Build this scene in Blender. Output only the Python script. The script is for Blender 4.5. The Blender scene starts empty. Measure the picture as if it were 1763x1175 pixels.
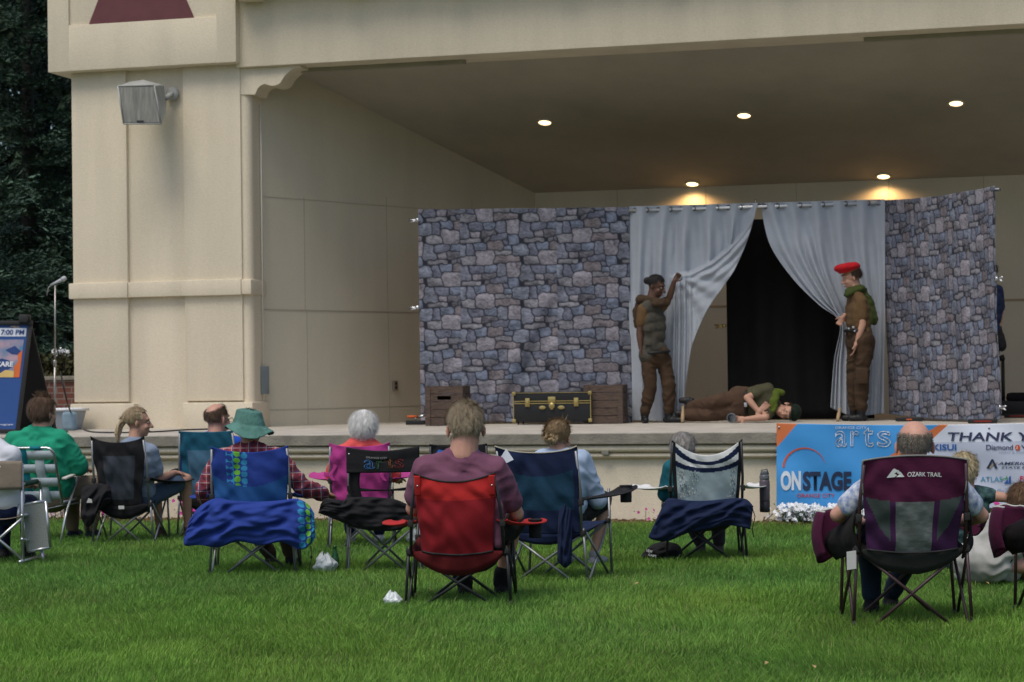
import bpy, bmesh, math, random
import numpy as np
from mathutils import Vector, Matrix, noise as mnoise
random.seed(7); rng = np.random.default_rng(7)
SC = bpy.context.scene
COL = SC.collection
R = math.radians
# ------------------------------------------------------------------ camera model
CAMH = 1.4; FPX = 3600.0; CX, CY = 881.5, 587.5
PITCH = math.atan(64.5 / FPX); ROLL = 0.0135
_R0 = Vector((1, 0, 0)); _U0 = Vector((0, -math.sin(PITCH), math.cos(PITCH))); FWD = Vector((0, math.cos(PITCH), math.sin(PITCH)))
RGT = _R0 * math.cos(ROLL) - _U0 * math.sin(ROLL); UPV = _U0 * math.cos(ROLL) + _R0 * math.sin(ROLL)
CAM = Vector((0, 0, CAMH))
def ray(px, py): return FWD * FPX + RGT * (px - CX) - UPV * (py - CY)
def at(px, py, Y):
    r = ray(px, py); return CAM + r * (Y / r.y)
def ground(px, py, z=0.0):
    r = ray(px, py); return CAM + r * ((z - CAMH) / r.z)
def on_plane(px, py, p0, n):
    r = ray(px, py); return CAM + r * ((p0 - CAM).dot(n) / r.dot(n))
# facade frame: u along the stage front, v into the building
_s = 0.27; _l = math.hypot(1, _s)
FU = Vector((1 / _l, -_s / _l, 0)); FV = Vector((_s / _l, 1 / _l, 0)); FO = Vector((0, 20.4, 0))
def uvz(u, v, z): return FO + FU * u + FV * v + Vector((0, 0, z))
def pix_v(px, py, v):
    p = on_plane(px, py, FO + FV * v, FV) - FO; return p.dot(FU), p.z      # (u, z)
# ------------------------------------------------------------------ materials
def _nodes(m):
    m.use_nodes = True; nt = m.node_tree; return nt, nt.nodes, nt.links, nt.nodes['Principled BSDF']
_mats = {}
def pm(name, col, rough=.75, var=.08, scale=6., bump=0., bscale=60., metal=0., spec=.3, sheen=0., var2=None, stretch=None, emit=None, trans=0.):
    if name in _mats: return _mats[name]
    m = bpy.data.materials.new(name); nt, N, L, b = _nodes(m)
    b.inputs['Roughness'].default_value = rough; b.inputs['Metallic'].default_value = metal
    b.inputs['Specular IOR Level'].default_value = spec
    if sheen: b.inputs['Sheen Weight'].default_value = sheen; b.inputs['Sheen Roughness'].default_value = .5
    if trans: b.inputs['Transmission Weight'].default_value = trans
    tc = N.new('ShaderNodeTexCoord'); mp = N.new('ShaderNodeMapping'); L.new(tc.outputs['Object'], mp.inputs['Vector'])
    if stretch: mp.inputs['Scale'].default_value = stretch
    nz = N.new('ShaderNodeTexNoise'); nz.inputs['Scale'].default_value = scale; nz.inputs['Detail'].default_value = 6
    L.new(mp.outputs[0], nz.inputs['Vector'])
    rp = N.new('ShaderNodeValToRGB'); c = list(col)
    c2 = list(var2) if var2 else [min(1, x * (1 + var)) for x in c]
    c1 = [x * (1 - var) for x in c]
    rp.color_ramp.elements[0].position = .3; rp.color_ramp.elements[1].position = .7
    rp.color_ramp.elements[0].color = (*c1, 1); rp.color_ramp.elements[1].color = (*c2, 1)
    L.new(nz.outputs['Fac'], rp.inputs['Fac']); L.new(rp.outputs['Color'], b.inputs['Base Color'])
    if bump:
        n2 = N.new('ShaderNodeTexNoise'); n2.inputs['Scale'].default_value = bscale; n2.inputs['Detail'].default_value = 4
        L.new(mp.outputs[0], n2.inputs['Vector'])
        bp = N.new('ShaderNodeBump'); bp.inputs['Strength'].default_value = min(1, bump); bp.inputs['Distance'].default_value = .02
        L.new(n2.outputs['Fac'], bp.inputs['Height']); L.new(bp.outputs['Normal'], b.inputs['Normal'])
    if emit: b.inputs['Emission Color'].default_value = (*emit[0], 1); b.inputs['Emission Strength'].default_value = emit[1]
    _mats[name] = m; return m
def stucco(name, col, streak=.10, patch=.08, grain=.06, bump=.3):
    """painted stucco: broad patches, vertical rain streaks, fine grain"""
    m = bpy.data.materials.new(name); nt, N, L, b = _nodes(m); tc = N.new('ShaderNodeTexCoord'); cur = None
    def noise(sc, stretch, det, lo, hi, amt):
        mp = N.new('ShaderNodeMapping'); L.new(tc.outputs['Object'], mp.inputs[0]); mp.inputs['Scale'].default_value = stretch
        n = N.new('ShaderNodeTexNoise'); n.inputs['Scale'].default_value = sc; n.inputs['Detail'].default_value = det; L.new(mp.outputs[0], n.inputs['Vector'])
        r = N.new('ShaderNodeMapRange'); r.inputs[1].default_value = lo; r.inputs[2].default_value = hi; r.inputs[3].default_value = 1 - amt; r.inputs[4].default_value = 1 + amt * .5; L.new(n.outputs['Fac'], r.inputs[0]); return r.outputs[0]
    a = noise(1.1, (1, 1, .7), 3, .3, .7, patch); s = noise(3.2, (1, 1, .09), 5, .38, .62, streak); g = noise(45, (1, 1, 1), 4, .3, .7, grain)
    m1 = N.new('ShaderNodeMath'); m1.operation = 'MULTIPLY'; L.new(a, m1.inputs[0]); L.new(s, m1.inputs[1]); m2 = N.new('ShaderNodeMath'); m2.operation = 'MULTIPLY'; L.new(m1.outputs[0], m2.inputs[0]); L.new(g, m2.inputs[1])
    v = N.new('ShaderNodeVectorMath'); v.operation = 'SCALE'; v.inputs[0].default_value = col; L.new(m2.outputs[0], v.inputs['Scale']); L.new(v.outputs[0], b.inputs['Base Color']); b.inputs['Roughness'].default_value = .92; b.inputs['Specular IOR Level'].default_value = .2
    n2 = N.new('ShaderNodeTexNoise'); n2.inputs['Scale'].default_value = 70; n2.inputs['Detail'].default_value = 5; L.new(tc.outputs['Object'], n2.inputs['Vector']); bp = N.new('ShaderNodeBump'); bp.inputs['Strength'].default_value = bump; bp.inputs['Distance'].default_value = .015; L.new(n2.outputs['Fac'], bp.inputs['Height']); L.new(bp.outputs['Normal'], b.inputs['Normal'])
    _mats[name] = m; return m
def fab(name, col, var=.14, bump=.45, bscale=9., rough=.85, sheen=.03, **k):
    return pm(name, col, rough=rough, var=var, scale=7, bump=bump, bscale=bscale, sheen=sheen, spec=.15, **k)
def attr_mat(name, rough=.85, bump=0., bscale=12., noise_amt=.0, trans=False):
    if name in _mats: return _mats[name]
    m = bpy.data.materials.new(name); nt, N, L, b = _nodes(m)
    a = N.new('ShaderNodeVertexColor'); a.layer_name = 'Col'
    b.inputs['Roughness'].default_value = rough; b.inputs['Specular IOR Level'].default_value = .2
    L.new(a.outputs['Color'], b.inputs['Base Color'])
    if bump:
        tc = N.new('ShaderNodeTexCoord'); n2 = N.new('ShaderNodeTexNoise'); n2.inputs['Scale'].default_value = bscale; n2.inputs['Detail'].default_value = 4
        L.new(tc.outputs['Object'], n2.inputs['Vector'])
        bp = N.new('ShaderNodeBump'); bp.inputs['Strength'].default_value = bump; bp.inputs['Distance'].default_value = .02
        L.new(n2.outputs['Fac'], bp.inputs['Height']); L.new(bp.outputs['Normal'], b.inputs['Normal'])
    if trans:
        t = N.new('ShaderNodeBsdfTranslucent'); L.new(a.outputs['Color'], t.inputs['Color'])
        mx = N.new('ShaderNodeMixShader'); mx.inputs[0].default_value = .35
        out = [n for n in N if n.type == 'OUTPUT_MATERIAL'][0]
        L.new(b.outputs[0], mx.inputs[1]); L.new(t.outputs[0], mx.inputs[2]); L.new(mx.outputs[0], out.inputs['Surface'])
    _mats[name] = m; return m
# ------------------------------------------------------------------ object helpers
def empty(name, loc, label, cat, group=None, rz=0.):
    o = bpy.data.objects.new(name, None); COL.objects.link(o); o.location = loc; o.rotation_euler = (0, 0, rz)
    o.empty_display_size = .1
    o['label'] = label; o['category'] = cat
    if group: o['group'] = group
    return o
def tag(o, label=None, cat=None, group=None, kind=None):
    if label: o['label'] = label
    if cat: o['category'] = cat
    if group: o['group'] = group
    if kind: o['kind'] = kind
    return o
def link(name, me, mats, parent=None, world=True, smooth=True, loc=None):
    """world=True: mesh given in world coords; shifted to the parent's (root) location."""
    o = bpy.data.objects.new(name, me); COL.objects.link(o)
    for m in (mats if isinstance(mats, (list, tuple)) else [mats]): me.materials.append(m)
    if smooth is True: me.shade_smooth()
    elif smooth:                                     # angle
        me.shade_smooth()
        try: me.set_sharp_from_angle(angle=R(smooth))
        except Exception: pass
    if parent is not None:
        if world:
            org = Vector(parent.get('_o', tuple(parent.location))); 
            me.transform(Matrix.Translation(-org)); o['_o'] = tuple(org)
        o.parent = parent
    elif world:
        org = Vector(loc) if loc is not None else None
        if org is None:
            n = len(me.vertices); a = np.empty(n * 3, np.float32); me.vertices.foreach_get('co', a); a = a.reshape(-1, 3)
            org = Vector(((a[:, 0].min() + a[:, 0].max()) / 2, (a[:, 1].min() + a[:, 1].max()) / 2, a[:, 2].min()))
        me.transform(Matrix.Translation(-org)); o.location = org; o['_o'] = tuple(org)
    return o
class MB:
    """collects raw geometry"""
    def __init__(s): s.v = []; s.f = []; s.mi = []
    def add(s, vs, fs, mi=0):
        n = len(s.v); s.v += [tuple(v) for v in vs]; s.f += [tuple(i + n for i in f) for f in fs]; s.mi += [mi] * len(fs); return s
    def me(s, name='m'):
        m = bpy.data.meshes.new(name); m.from_pydata(s.v, [], s.f)
        if any(s.mi): m.polygons.foreach_set('material_index', s.mi)
        m.update(); return m
    def box(s, c, d, ax=None, mi=0, bev=0.):
        """centre, full dims, axes (3 vectors)"""
        ax = ax or (Vector((1, 0, 0)), Vector((0, 1, 0)), Vector((0, 0, 1))); c = Vector(c)
        bm = bmesh.new(); bmesh.ops.create_cube(bm, size=1)
        for v in bm.verts: v.co = Vector((v.co.x * d[0], v.co.y * d[1], v.co.z * d[2]))
        if bev: bmesh.ops.bevel(bm, geom=bm.edges[:], offset=bev, segments=2, affect='EDGES', profile=.6)
        vs = [c + ax[0] * v.co.x + ax[1] * v.co.y + ax[2] * v.co.z for v in bm.verts]
        bm.verts.index_update(); s.add(vs, [[v.index for v in f.verts] for f in bm.faces], mi); bm.free(); return s
    def tube(s, pts, r, n=10, mi=0, cap=True):
        pts = [Vector(p) for p in pts]; k = len(pts); rs = r if isinstance(r, (list, tuple)) else [r] * k
        base = len(s.v); prev = None; t0 = None
        for i, p in enumerate(pts):
            t = (pts[min(i + 1, k - 1)] - pts[max(i - 1, 0)]).normalized()
            if prev is None:
                a = Vector((0, 0, 1)) if abs(t.z) < .9 else Vector((1, 0, 0)); u = t.cross(a).normalized()
            else: u = (prev - t * prev.dot(t)).normalized()
            prev = u; w = t.cross(u)
            for j in range(n):
                an = 2 * math.pi * j / n; s.v.append(tuple(p + (u * math.cos(an) + w * math.sin(an)) * rs[i]))
        for i in range(k - 1):
            for j in range(n):
                a = base + i * n + j; b = base + i * n + (j + 1) % n
                s.f.append((a, b, b + n, a + n)); s.mi.append(mi)
        if cap:
            s.f.append(tuple(base + j for j in range(n))[::-1]); s.mi.append(mi)
            s.f.append(tuple(base + (k - 1) * n + j for j in range(n))); s.mi.append(mi)
        return s
    def lathe(s, c, prof, n=24, axis=None, mi=0, squash=(1, 1)):
        """prof: list of (r, h) along axis"""
        a = Vector(axis or (0, 0, 1)).normalized(); q = Vector((1, 0, 0)) if abs(a.x) < .9 else Vector((0, 1, 0))
        u = a.cross(q).normalized(); u = q - a * q.dot(a); u.normalize(); w = a.cross(u); c = Vector(c); base = len(s.v)
        for r_, h in prof:
            for j in range(n):
                an = 2 * math.pi * j / n; s.v.append(tuple(c + a * h + u * (r_ * math.cos(an) * squash[0]) + w * (r_ * math.sin(an) * squash[1])))
        for i in range(len(prof) - 1):
            for j in range(n):
                p = base + i * n + j; q2 = base + i * n + (j + 1) % n
                s.f.append((p, q2, q2 + n, p + n)); s.mi.append(mi)
        s.f.append(tuple(base + j for j in range(n))[::-1]); s.mi.append(mi)
        s.f.append(tuple(base + (len(prof) - 1) * n + j for j in range(n))); s.mi.append(mi)
        return s
    def grid(s, fn, nu, nv, mi=0, mfn=None, flip=False):
        base = len(s.v)
        for j in range(nv + 1):
            for i in range(nu + 1): s.v.append(tuple(fn(i / nu, j / nv)))
        for j in range(nv):
            for i in range(nu):
                a = base + j * (nu + 1) + i; f = (a, a + 1, a + nu + 2, a + nu + 1)
                s.f.append(f[::-1] if flip else f); s.mi.append(mfn((i + .5) / nu, (j + .5) / nv) if mfn else mi)
        return s
    def prism(s, poly, d, mi=0):
        """poly: list of 3D points; extruded by vector d"""
        n = len(poly); p = [Vector(q) for q in poly]; d = Vector(d)
        s.add(p + [q + d for q in p], [tuple(range(n))[::-1], tuple(range(n, 2 * n))] + [(i, (i + 1) % n, (i + 1) % n + n, i + n) for i in range(n)], mi); return s
    def obj(s, name, mats, parent=None, world=True, smooth=True, loc=None): return link(name, s.me(name), mats, parent, world, smooth, loc)
def solid(o, t=.004, off=0.):
    m = o.modifiers.new('s', 'SOLIDIFY'); m.thickness = t; m.offset = off; return o
def fixn(o):
    bm = bmesh.new(); bm.from_mesh(o.data); bmesh.ops.recalc_face_normals(bm, faces=bm.faces[:]); bm.to_mesh(o.data); bm.free(); return o
def lerp(a, b, t): return a + (b - a) * t
def sstep(a, b, x):
    t = max(0., min(1., (x - a) / (b - a))); return t * t * (3 - 2 * t)
def nz(x, y, z=0.): return mnoise.noise(Vector((x, y, z)))
def curve(pts, t):
    """piecewise Catmull through pts (tuples) with t in 0..1"""
    n = len(pts) - 1; x = max(0., min(n - 1e-6, t * n)); i = int(x); f = x - i
    p0 = pts[max(i - 1, 0)]; p1 = pts[i]; p2 = pts[i + 1]; p3 = pts[min(i + 2, n)]
    return tuple(.5 * ((2 * b) + (-a + c) * f + (2 * a - 5 * b + 4 * c - d) * f * f + (-a + 3 * b - 3 * c + d) * f ** 3) for a, b, c, d in zip(p0, p1, p2, p3))
def polyline_pts(pts, n): return [curve(pts, i / (n - 1)) for i in range(n)]
def text_mesh(s, size=1., bold=0., italic=0., outline=0., spacing=1.):
    """flat text mesh, x right, y up, origin lower-left of the string, z=0; returns (mesh, width)"""
    cu = bpy.data.curves.new('t', 'FONT'); cu.body = s; cu.size = size; cu.offset = bold; cu.shear = italic; cu.space_character = spacing
    cu.resolution_u = 4
    if outline: cu.fill_mode = 'NONE'; cu.bevel_depth = outline; cu.bevel_resolution = 0
    o = bpy.data.objects.new('t', cu); COL.objects.link(o)
    dg = bpy.context.evaluated_depsgraph_get(); me = bpy.data.meshes.new_from_object(o.evaluated_get(dg))
    bpy.data.objects.remove(o); bpy.data.curves.remove(cu)
    return me
def place_text(s, fn, x0, x1, y0, y1, bold=0., italic=0., outline=0., spacing=1.):
    """fit string's bbox to (x0..x1, y0..y1) of a surface and map through fn(x, y)->world"""
    me = text_mesh(s, 1., bold, italic, outline, spacing); n = len(me.vertices); a = np.empty(n * 3, np.float32)
    me.vertices.foreach_get('co', a); a = a.reshape(-1, 3); lo = a.min(0); hi = a.max(0)
    me.materials.clear()
    X = x0 + (a[:, 0] - lo[0]) / (hi[0] - lo[0]) * (x1 - x0); Yy = y0 + (a[:, 1] - lo[1]) / (hi[1] - lo[1]) * (y1 - y0)
    for i, v in enumerate(me.vertices): v.co = fn(float(X[i]), float(Yy[i]))
    return me
def islands(mb):
    par = list(range(len(mb.v)))
    def find(a):
        while par[a] != a: par[a] = par[par[a]]; a = par[a]
        return a
    for f in mb.f:
        for q in f[1:]: par[find(q)] = find(f[0])
    groups = {}
    for k, f in enumerate(mb.f): groups.setdefault(find(f[0]), []).append(k)
    out = []
    for ks in groups.values():
        m = MB(); mp = {}
        for k in ks:
            nf = []
            for i in mb.f[k]:
                if i not in mp: mp[i] = len(m.v); m.v.append(mb.v[i])
                nf.append(mp[i])
            m.f.append(tuple(nf)); m.mi.append(mb.mi[k])
        out.append(m)
    return out
def objs(mb, name, mats, parent, smooth=True):
    return [m.obj(name, mats, parent, smooth=smooth) for m in islands(mb)]
# ================================================================== setting & building
M_WALL = stucco('stucco', (.66, .585, .45), .05, .06)
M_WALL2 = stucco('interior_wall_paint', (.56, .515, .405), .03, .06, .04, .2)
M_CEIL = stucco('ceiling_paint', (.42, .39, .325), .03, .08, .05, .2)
M_GROOVE = pm('groove_shadow_line', (.17, .14, .10), rough=.9)
M_MAROON = pm('maroon_paint', (.13, .045, .05), rough=.7)
M_CONC = pm('concrete', (.40, .37, .32), rough=.9, var=.16, scale=3, bump=.3, bscale=60)
M_CONC2 = pm('concrete_edge', (.22, .205, .17), rough=.9, var=.25, scale=5, bump=.4, bscale=50)
STZ = .864; VC = 3.2      # stage floor height; column plane v
VC = (Vector(at(300, 587, 1)) - FO).dot(FV)   # placeholder, replaced below
# column plane: point at pixel (130,739) on the stage floor
_p = ground(130, 739, STZ); VC = (_p - FO).dot(FV)
_q = ground(1300, 744, STZ); V0 = (_q - FO).dot(FV)      # ledge front
def bx(mb, u0, u1, v0, v1, z0, z1, bev=0., mi=0):
    c = uvz((u0 + u1) / 2, (v0 + v1) / 2, (z0 + z1) / 2); return mb.box(c, (abs(u1 - u0), abs(v1 - v0), abs(z1 - z0)), (FU, FV, Vector((0, 0, 1))), mi, bev)
def U(px, py, v): return pix_v(px, py, v)[0]
def Z(px, py, v): return pix_v(px, py, v)[1]
uL, uR = -14., 16.
# stage ---------------------------------------------------------------
VB = VC + 4.6       # back wall
stage = empty('stage', uvz(0, V0, 0), 'raised concrete stage platform with rounded beige mouldings along its front', 'stage')
mb = MB(); bx(mb, uL, uR, V0, VB + .6, STZ - .11, STZ, bev=.008); mb.obj('slab', M_CONC, stage, smooth=30)
mb = MB(); bx(mb, uL + .05, uR - .05, V0 - .004, V0 + .02, STZ - .106, STZ - .010); mb.obj('slab_edge', M_CONC2, stage, smooth=False)
# mouldings as profile extrusion
prof = []
def arcp(vc, zc, rv, rz, n=8): return [(vc - rv * math.cos(a), zc + rz * math.sin(a)) for a in [math.pi / 2 - math.pi * i / n for i in range(n + 1)]]
z = STZ - .11
prof = [(V0 + .5, z), (V0 + .07, z), (V0 + .07, z - .008)] + arcp(V0 + .07, z - .045, .045, .036) + [(V0 + .085, z - .084)] + arcp(V0 + .09, z - .112, .035, .026) + [(V0 + .10, z - .142), (V0 + .12, z - .146), (V0 + .12, -.1), (V0 + .5, -.1)]
mb = MB(); mb.prism([uvz(uL + .1, a, b) for a, b in prof], FU * (uR - uL - .2)); mb.obj('front_wall', M_WALL, stage, smooth=35)
mb = MB()
for k in range(-4, 6): 
    u = U(1345, 880, V0) + k * 2.75; bx(mb, u - .006, u + .006, V0 + .1175, V0 + .13, 0, STZ - .26)
objs(mb, 'joint', M_GROOVE, stage, smooth=False)
mb = MB(); bx(mb, U(1041, 775, V0) - .035, U(1041, 775, V0) + .035, V0 + .015, V0 + .06, Z(1041, 784, V0), Z(1041, 776, V0), bev=.006)
mb.obj('outlet_box', pm('dull_grey_metal', (.2, .19, .16), rough=.6), stage, smooth=30)
# bandshell ------------------------------------------------------------
shell = empty('band_shell', uvz(0, VC, STZ), 'beige stucco band shell around the stage with column, beam, sloping ceiling and inner walls', 'building')
zb_beam = Z(1100, 80, VC - .0)
zb_beam = sum(Z(a, b, VC) for a, b in ((560, 110), (1100, 80), (1700, 44))) / 3
vcol = VC
u = lambda px, py=500: U(px, py, VC)
zc1 = Z(300, 115, VC)
# column core + three boards
cu0, cu1 = u(126), u(418)
ur0, ur1 = u(220), u(318)
mb = MB(); bx(mb, cu0 + .02, cu1 - .03, VC + .05, VC + 1.1, STZ - .02, zc1 + .6); mb.obj('column', M_WALL, shell, smooth=False)
mb = MB(); bx(mb, cu0, ur0, VC, VC + .3, STZ + .32, zc1 + .3, bev=.01); mb.obj('column_board', M_WALL, shell, smooth=30)
mb = MB(); bx(mb, ur1, u(417), VC, VC + .3, STZ + .32, zc1 + .3, bev=.01); mb.obj('column_board', M_WALL, shell, smooth=30)
# rounded return on the right of the column
r1 = u(440); r0 = u(418)
poly = [uvz(r0 - .02, VC + .03, STZ + .3)] + [uvz(r0 + .012 + (.09) * math.sin(a), VC + .03 + .09 * (1 - math.cos(a)), STZ + .3) for a in [math.pi / 2 * i / 8 for i in range(9)]]
poly += [uvz(r0 + .102, VC + .42, STZ + .3), uvz(r0 - .02, VC + .42, STZ + .3)]
mb = MB(); mb.prism(poly, Vector((0, 0, zc1 - STZ - .3 + .3))); fixn(mb.obj('column_corner', M_WALL, shell, smooth=40))
# base blocks
for a, b in ((u(127) - .03, u(235, 700)), (u(318, 700), r0 + .135)):
    mb = MB(); bx(mb, a, b, VC - .07, VC + .5, STZ - .01, Z(200, 695, VC), bev=.018); mb.obj('column_base', M_WALL, shell, smooth=30)
# band
zb1, zb0 = Z(300, 484, VC), Z(300, 511, VC)
mb = MB(); bx(mb, u(122), ur0 + .02, VC - .06, VC + .5, zb0, zb1, bev=.012); bx(mb, ur1 - .02, r0 + .0, VC - .06, VC + .5, zb0, zb1, bev=.012)
bx(mb, ur0 + .01, ur1 - .01, VC - .035, VC + .3, zb0 + .003, zb1 - .003, bev=.01); bx(mb, r0 - .01, r0 + .125, VC - .045, VC + .45, zb0 + .002, zb1 - .002, bev=.03)
objs(mb, 'column_band', M_WALL, shell, smooth=30)
# upper block
vb = VC - .16
bu0, bu1 = U(82, 60, vb), U(406, 60, vb); zbl = Z(300, 113, vb); ztop = zbl + 2.4
mb = MB(); bx(mb, bu0, bu1, vb + .03, VC + .9, zbl, ztop, bev=.012)
iz = Z(250, 36, vb); iu0, iu1 = U(118, 20, vb), U(372, 20, vb)
bx(mb, bu0, iu0, vb, vb + .05, zbl + .002, ztop - .01, bev=.008); bx(mb, iu1, bu1, vb, vb + .05, zbl + .002, ztop - .01, bev=.008); bx(mb, iu0 - .005, iu1 + .005, vb + .0015, vb + .05, zbl + .004, iz, bev=.008)
mb.obj('corner_block', M_WALL, shell, smooth=30)
t0, t1 = U(152, 37, vb), U(333, 31, vb); tz = iz + .003; tw = t1 - t0
mb = MB(); mb.prism([uvz(t0, vb + .012, tz), uvz(t1, vb + .012, tz), uvz((t0 + t1) / 2 + .08, vb + .012, tz + 1.35), uvz((t0 + t1) / 2 - .08, vb + .012, tz + 1.35)], FV * .03)
fixn(mb.obj('triangle_panel', M_MAROON, shell, smooth=False))
# beam
mb = MB(); bx(mb, bu1 - .05, 13.5, VC - .05, VC + .55, zb_beam, ztop - .3, bev=.012); mb.obj('beam', M_WALL, shell, smooth=30)
mb = MB()
for k in range(9):
    du = U(418 + 18 + k * 178 / 1., 2, VC - .1) if k < 5 else None
    uu = U(436, 2, VC - .1) + k * (U(609, 2, VC - .1) - U(436, 2, VC - .1)); 
    zz = Z(436, 3, VC - .1)
    if k % 1 == 0: bx(mb, uu - .13, uu + .13, VC - .32, VC - .04, zz, zz + .12, bev=.006)
bx(mb, bu1 + .01, 13.5, VC - .36, VC - .03, zz + .12, zz + .3, bev=.01)
objs(mb, 'dentil', M_WALL, shell, smooth=30)
# corbel bracket under the beam
vk = VC + .02
P = [(420, 113), (518, 108), (518, 116), (500, 122), (487, 138), (476, 147), (460, 146), (446, 149), (439, 163), (421, 163)]
pts = [pix_v(a, b, vk) for a, b in polyline_pts([(518, 117), (504, 119), (490, 131), (481, 144), (468, 148), (455, 145), (445, 151), (439, 163)], 26)]
poly = [pix_v(414, 100, vk), pix_v(518, 100, vk)] + pts + [pix_v(421, 163, vk), pix_v(414, 163, vk)]
mb = MB(); mb.prism([uvz(a, vk, b) for a, b in poly], FV * .36); fixn(mb.obj('corbel', M_WALL, shell, smooth=40))
M_TRACK = pm('track_grey', (.30, .28, .22), rough=.6)
for a, b in ((519, 800), (1488, 1900)):
    mb = MB(); bx(mb, U(a, 100, VC + .3), U(b, 100, VC + .3), VC + .27, VC + .36, zb_beam - .05, zb_beam + .01); mb.obj('track_rail', M_TRACK, shell, smooth=False)
# white conduit on the inside edge
mb = MB(); q0 = r0 + .128
mb.tube([uvz(q0, VC + .3, STZ + .3), uvz(q0, VC + .3, Z(438, 175, VC))], .007); mb.obj('conduit', pm('white_conduit', (.6, .6, .55)), shell)
# interior: back wall, side wall, ceiling
VB = (at(1300, 320, 28.0) - FO).dot(FV)
zback = (Z(922, 332, VB) + Z(1763, 302, VB)) / 2
ubc = U(922, 332, VB)
ZCF = 1.4 + 4.02     # ceiling at column plane
u_sf = r0 + .10      # side wall front
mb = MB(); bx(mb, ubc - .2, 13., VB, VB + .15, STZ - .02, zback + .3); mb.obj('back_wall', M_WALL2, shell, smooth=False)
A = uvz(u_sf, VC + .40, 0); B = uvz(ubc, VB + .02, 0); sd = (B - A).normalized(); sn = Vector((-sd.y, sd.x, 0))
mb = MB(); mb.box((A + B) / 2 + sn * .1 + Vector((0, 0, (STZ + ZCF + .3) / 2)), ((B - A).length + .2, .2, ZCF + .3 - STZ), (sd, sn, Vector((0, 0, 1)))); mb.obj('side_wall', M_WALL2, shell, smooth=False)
slope = (ZCF - zback) / (VB - VC)
c0, c1 = ZCF, zback - slope * .25
mb = MB()
mb.prism([uvz(cu0, VC + .3, ZCF - slope * .3), uvz(13.5, VC + .3, ZCF - slope * .3), uvz(13.5, VB + .1, zback - slope * .1), uvz(cu0, VB + .1, zback - slope * .1)], Vector((0, 0, .12)))
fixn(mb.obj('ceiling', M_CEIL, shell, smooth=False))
# outer shell: roof, far right wall, rear closure so that light cannot leak
mb = MB(); bx(mb, bu0 + .1, 13.4, VC + .56, VB + .8, ztop - .5, ztop - .35); bx(mb, 12.9, 13.3, VC + .1, VB + .8, STZ, ztop - .5); bx(mb, cu0 + .05, cu0 + .25, VC + 1.0, VB + .8, STZ - .01, ztop - .5); bx(mb, cu0 + .25, 12.9, VB + .5, VB + .7, STZ - .01, ztop - .5)
mb.obj('outer_wall', M_WALL, shell, smooth=False)
# wall joints on the interior side wall
def sidept(px, py): return on_plane(px, py, A, sn)
def sgroove(mb, p, q, w=.008):
    d = (q - p).normalized(); m = (p + q) / 2; up = sn.cross(d)
    mb.box(m - sn * .001, ((q - p).length, .006, w * 2), (d, sn, up))
mb = MB()
a = sidept(445, 533); b = a + sd * ((B - A).length - .05); sgroove(mb, a, b, .009)
for y0 in (338,): a = sidept(445, y0); sgroove(mb, a, a + sd * ((B - A).length - .05), .003)
for x0, ya, yb in ((523, 340, 532), (665, 340, 532), (528, 536, 733), (668, 536, 733), (812, 345, 532)):
    p = sidept(x0, ya); q = sidept(x0, yb); q = Vector((p.x, p.y, q.z)); sgroove(mb, q, p, .003)
a = sidept(445, 533); a.z = STZ + .2; sgroove(mb, a, a + sd * ((B - A).length - .05), .003)
objs(mb, 'side_wall_joint', pm('joint_line', (.38, .34, .27), rough=.9), shell, smooth=False)
mb = MB()
zg = Z(1745, 517, VB)
bx(mb, ubc, 12.9, VB - .004, VB + .01, zg - .016, zg + .016)
zj = 3.2
for k in range(9): uu = ubc + 1.15 + k * 1.22; bx(mb, uu - .003, uu + .003, VB - .003, VB + .01, zg + .01, zback)
objs(mb, 'back_wall_joint', pm('joint_line2', (.34, .26, .16), rough=.9), shell, smooth=False)
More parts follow.
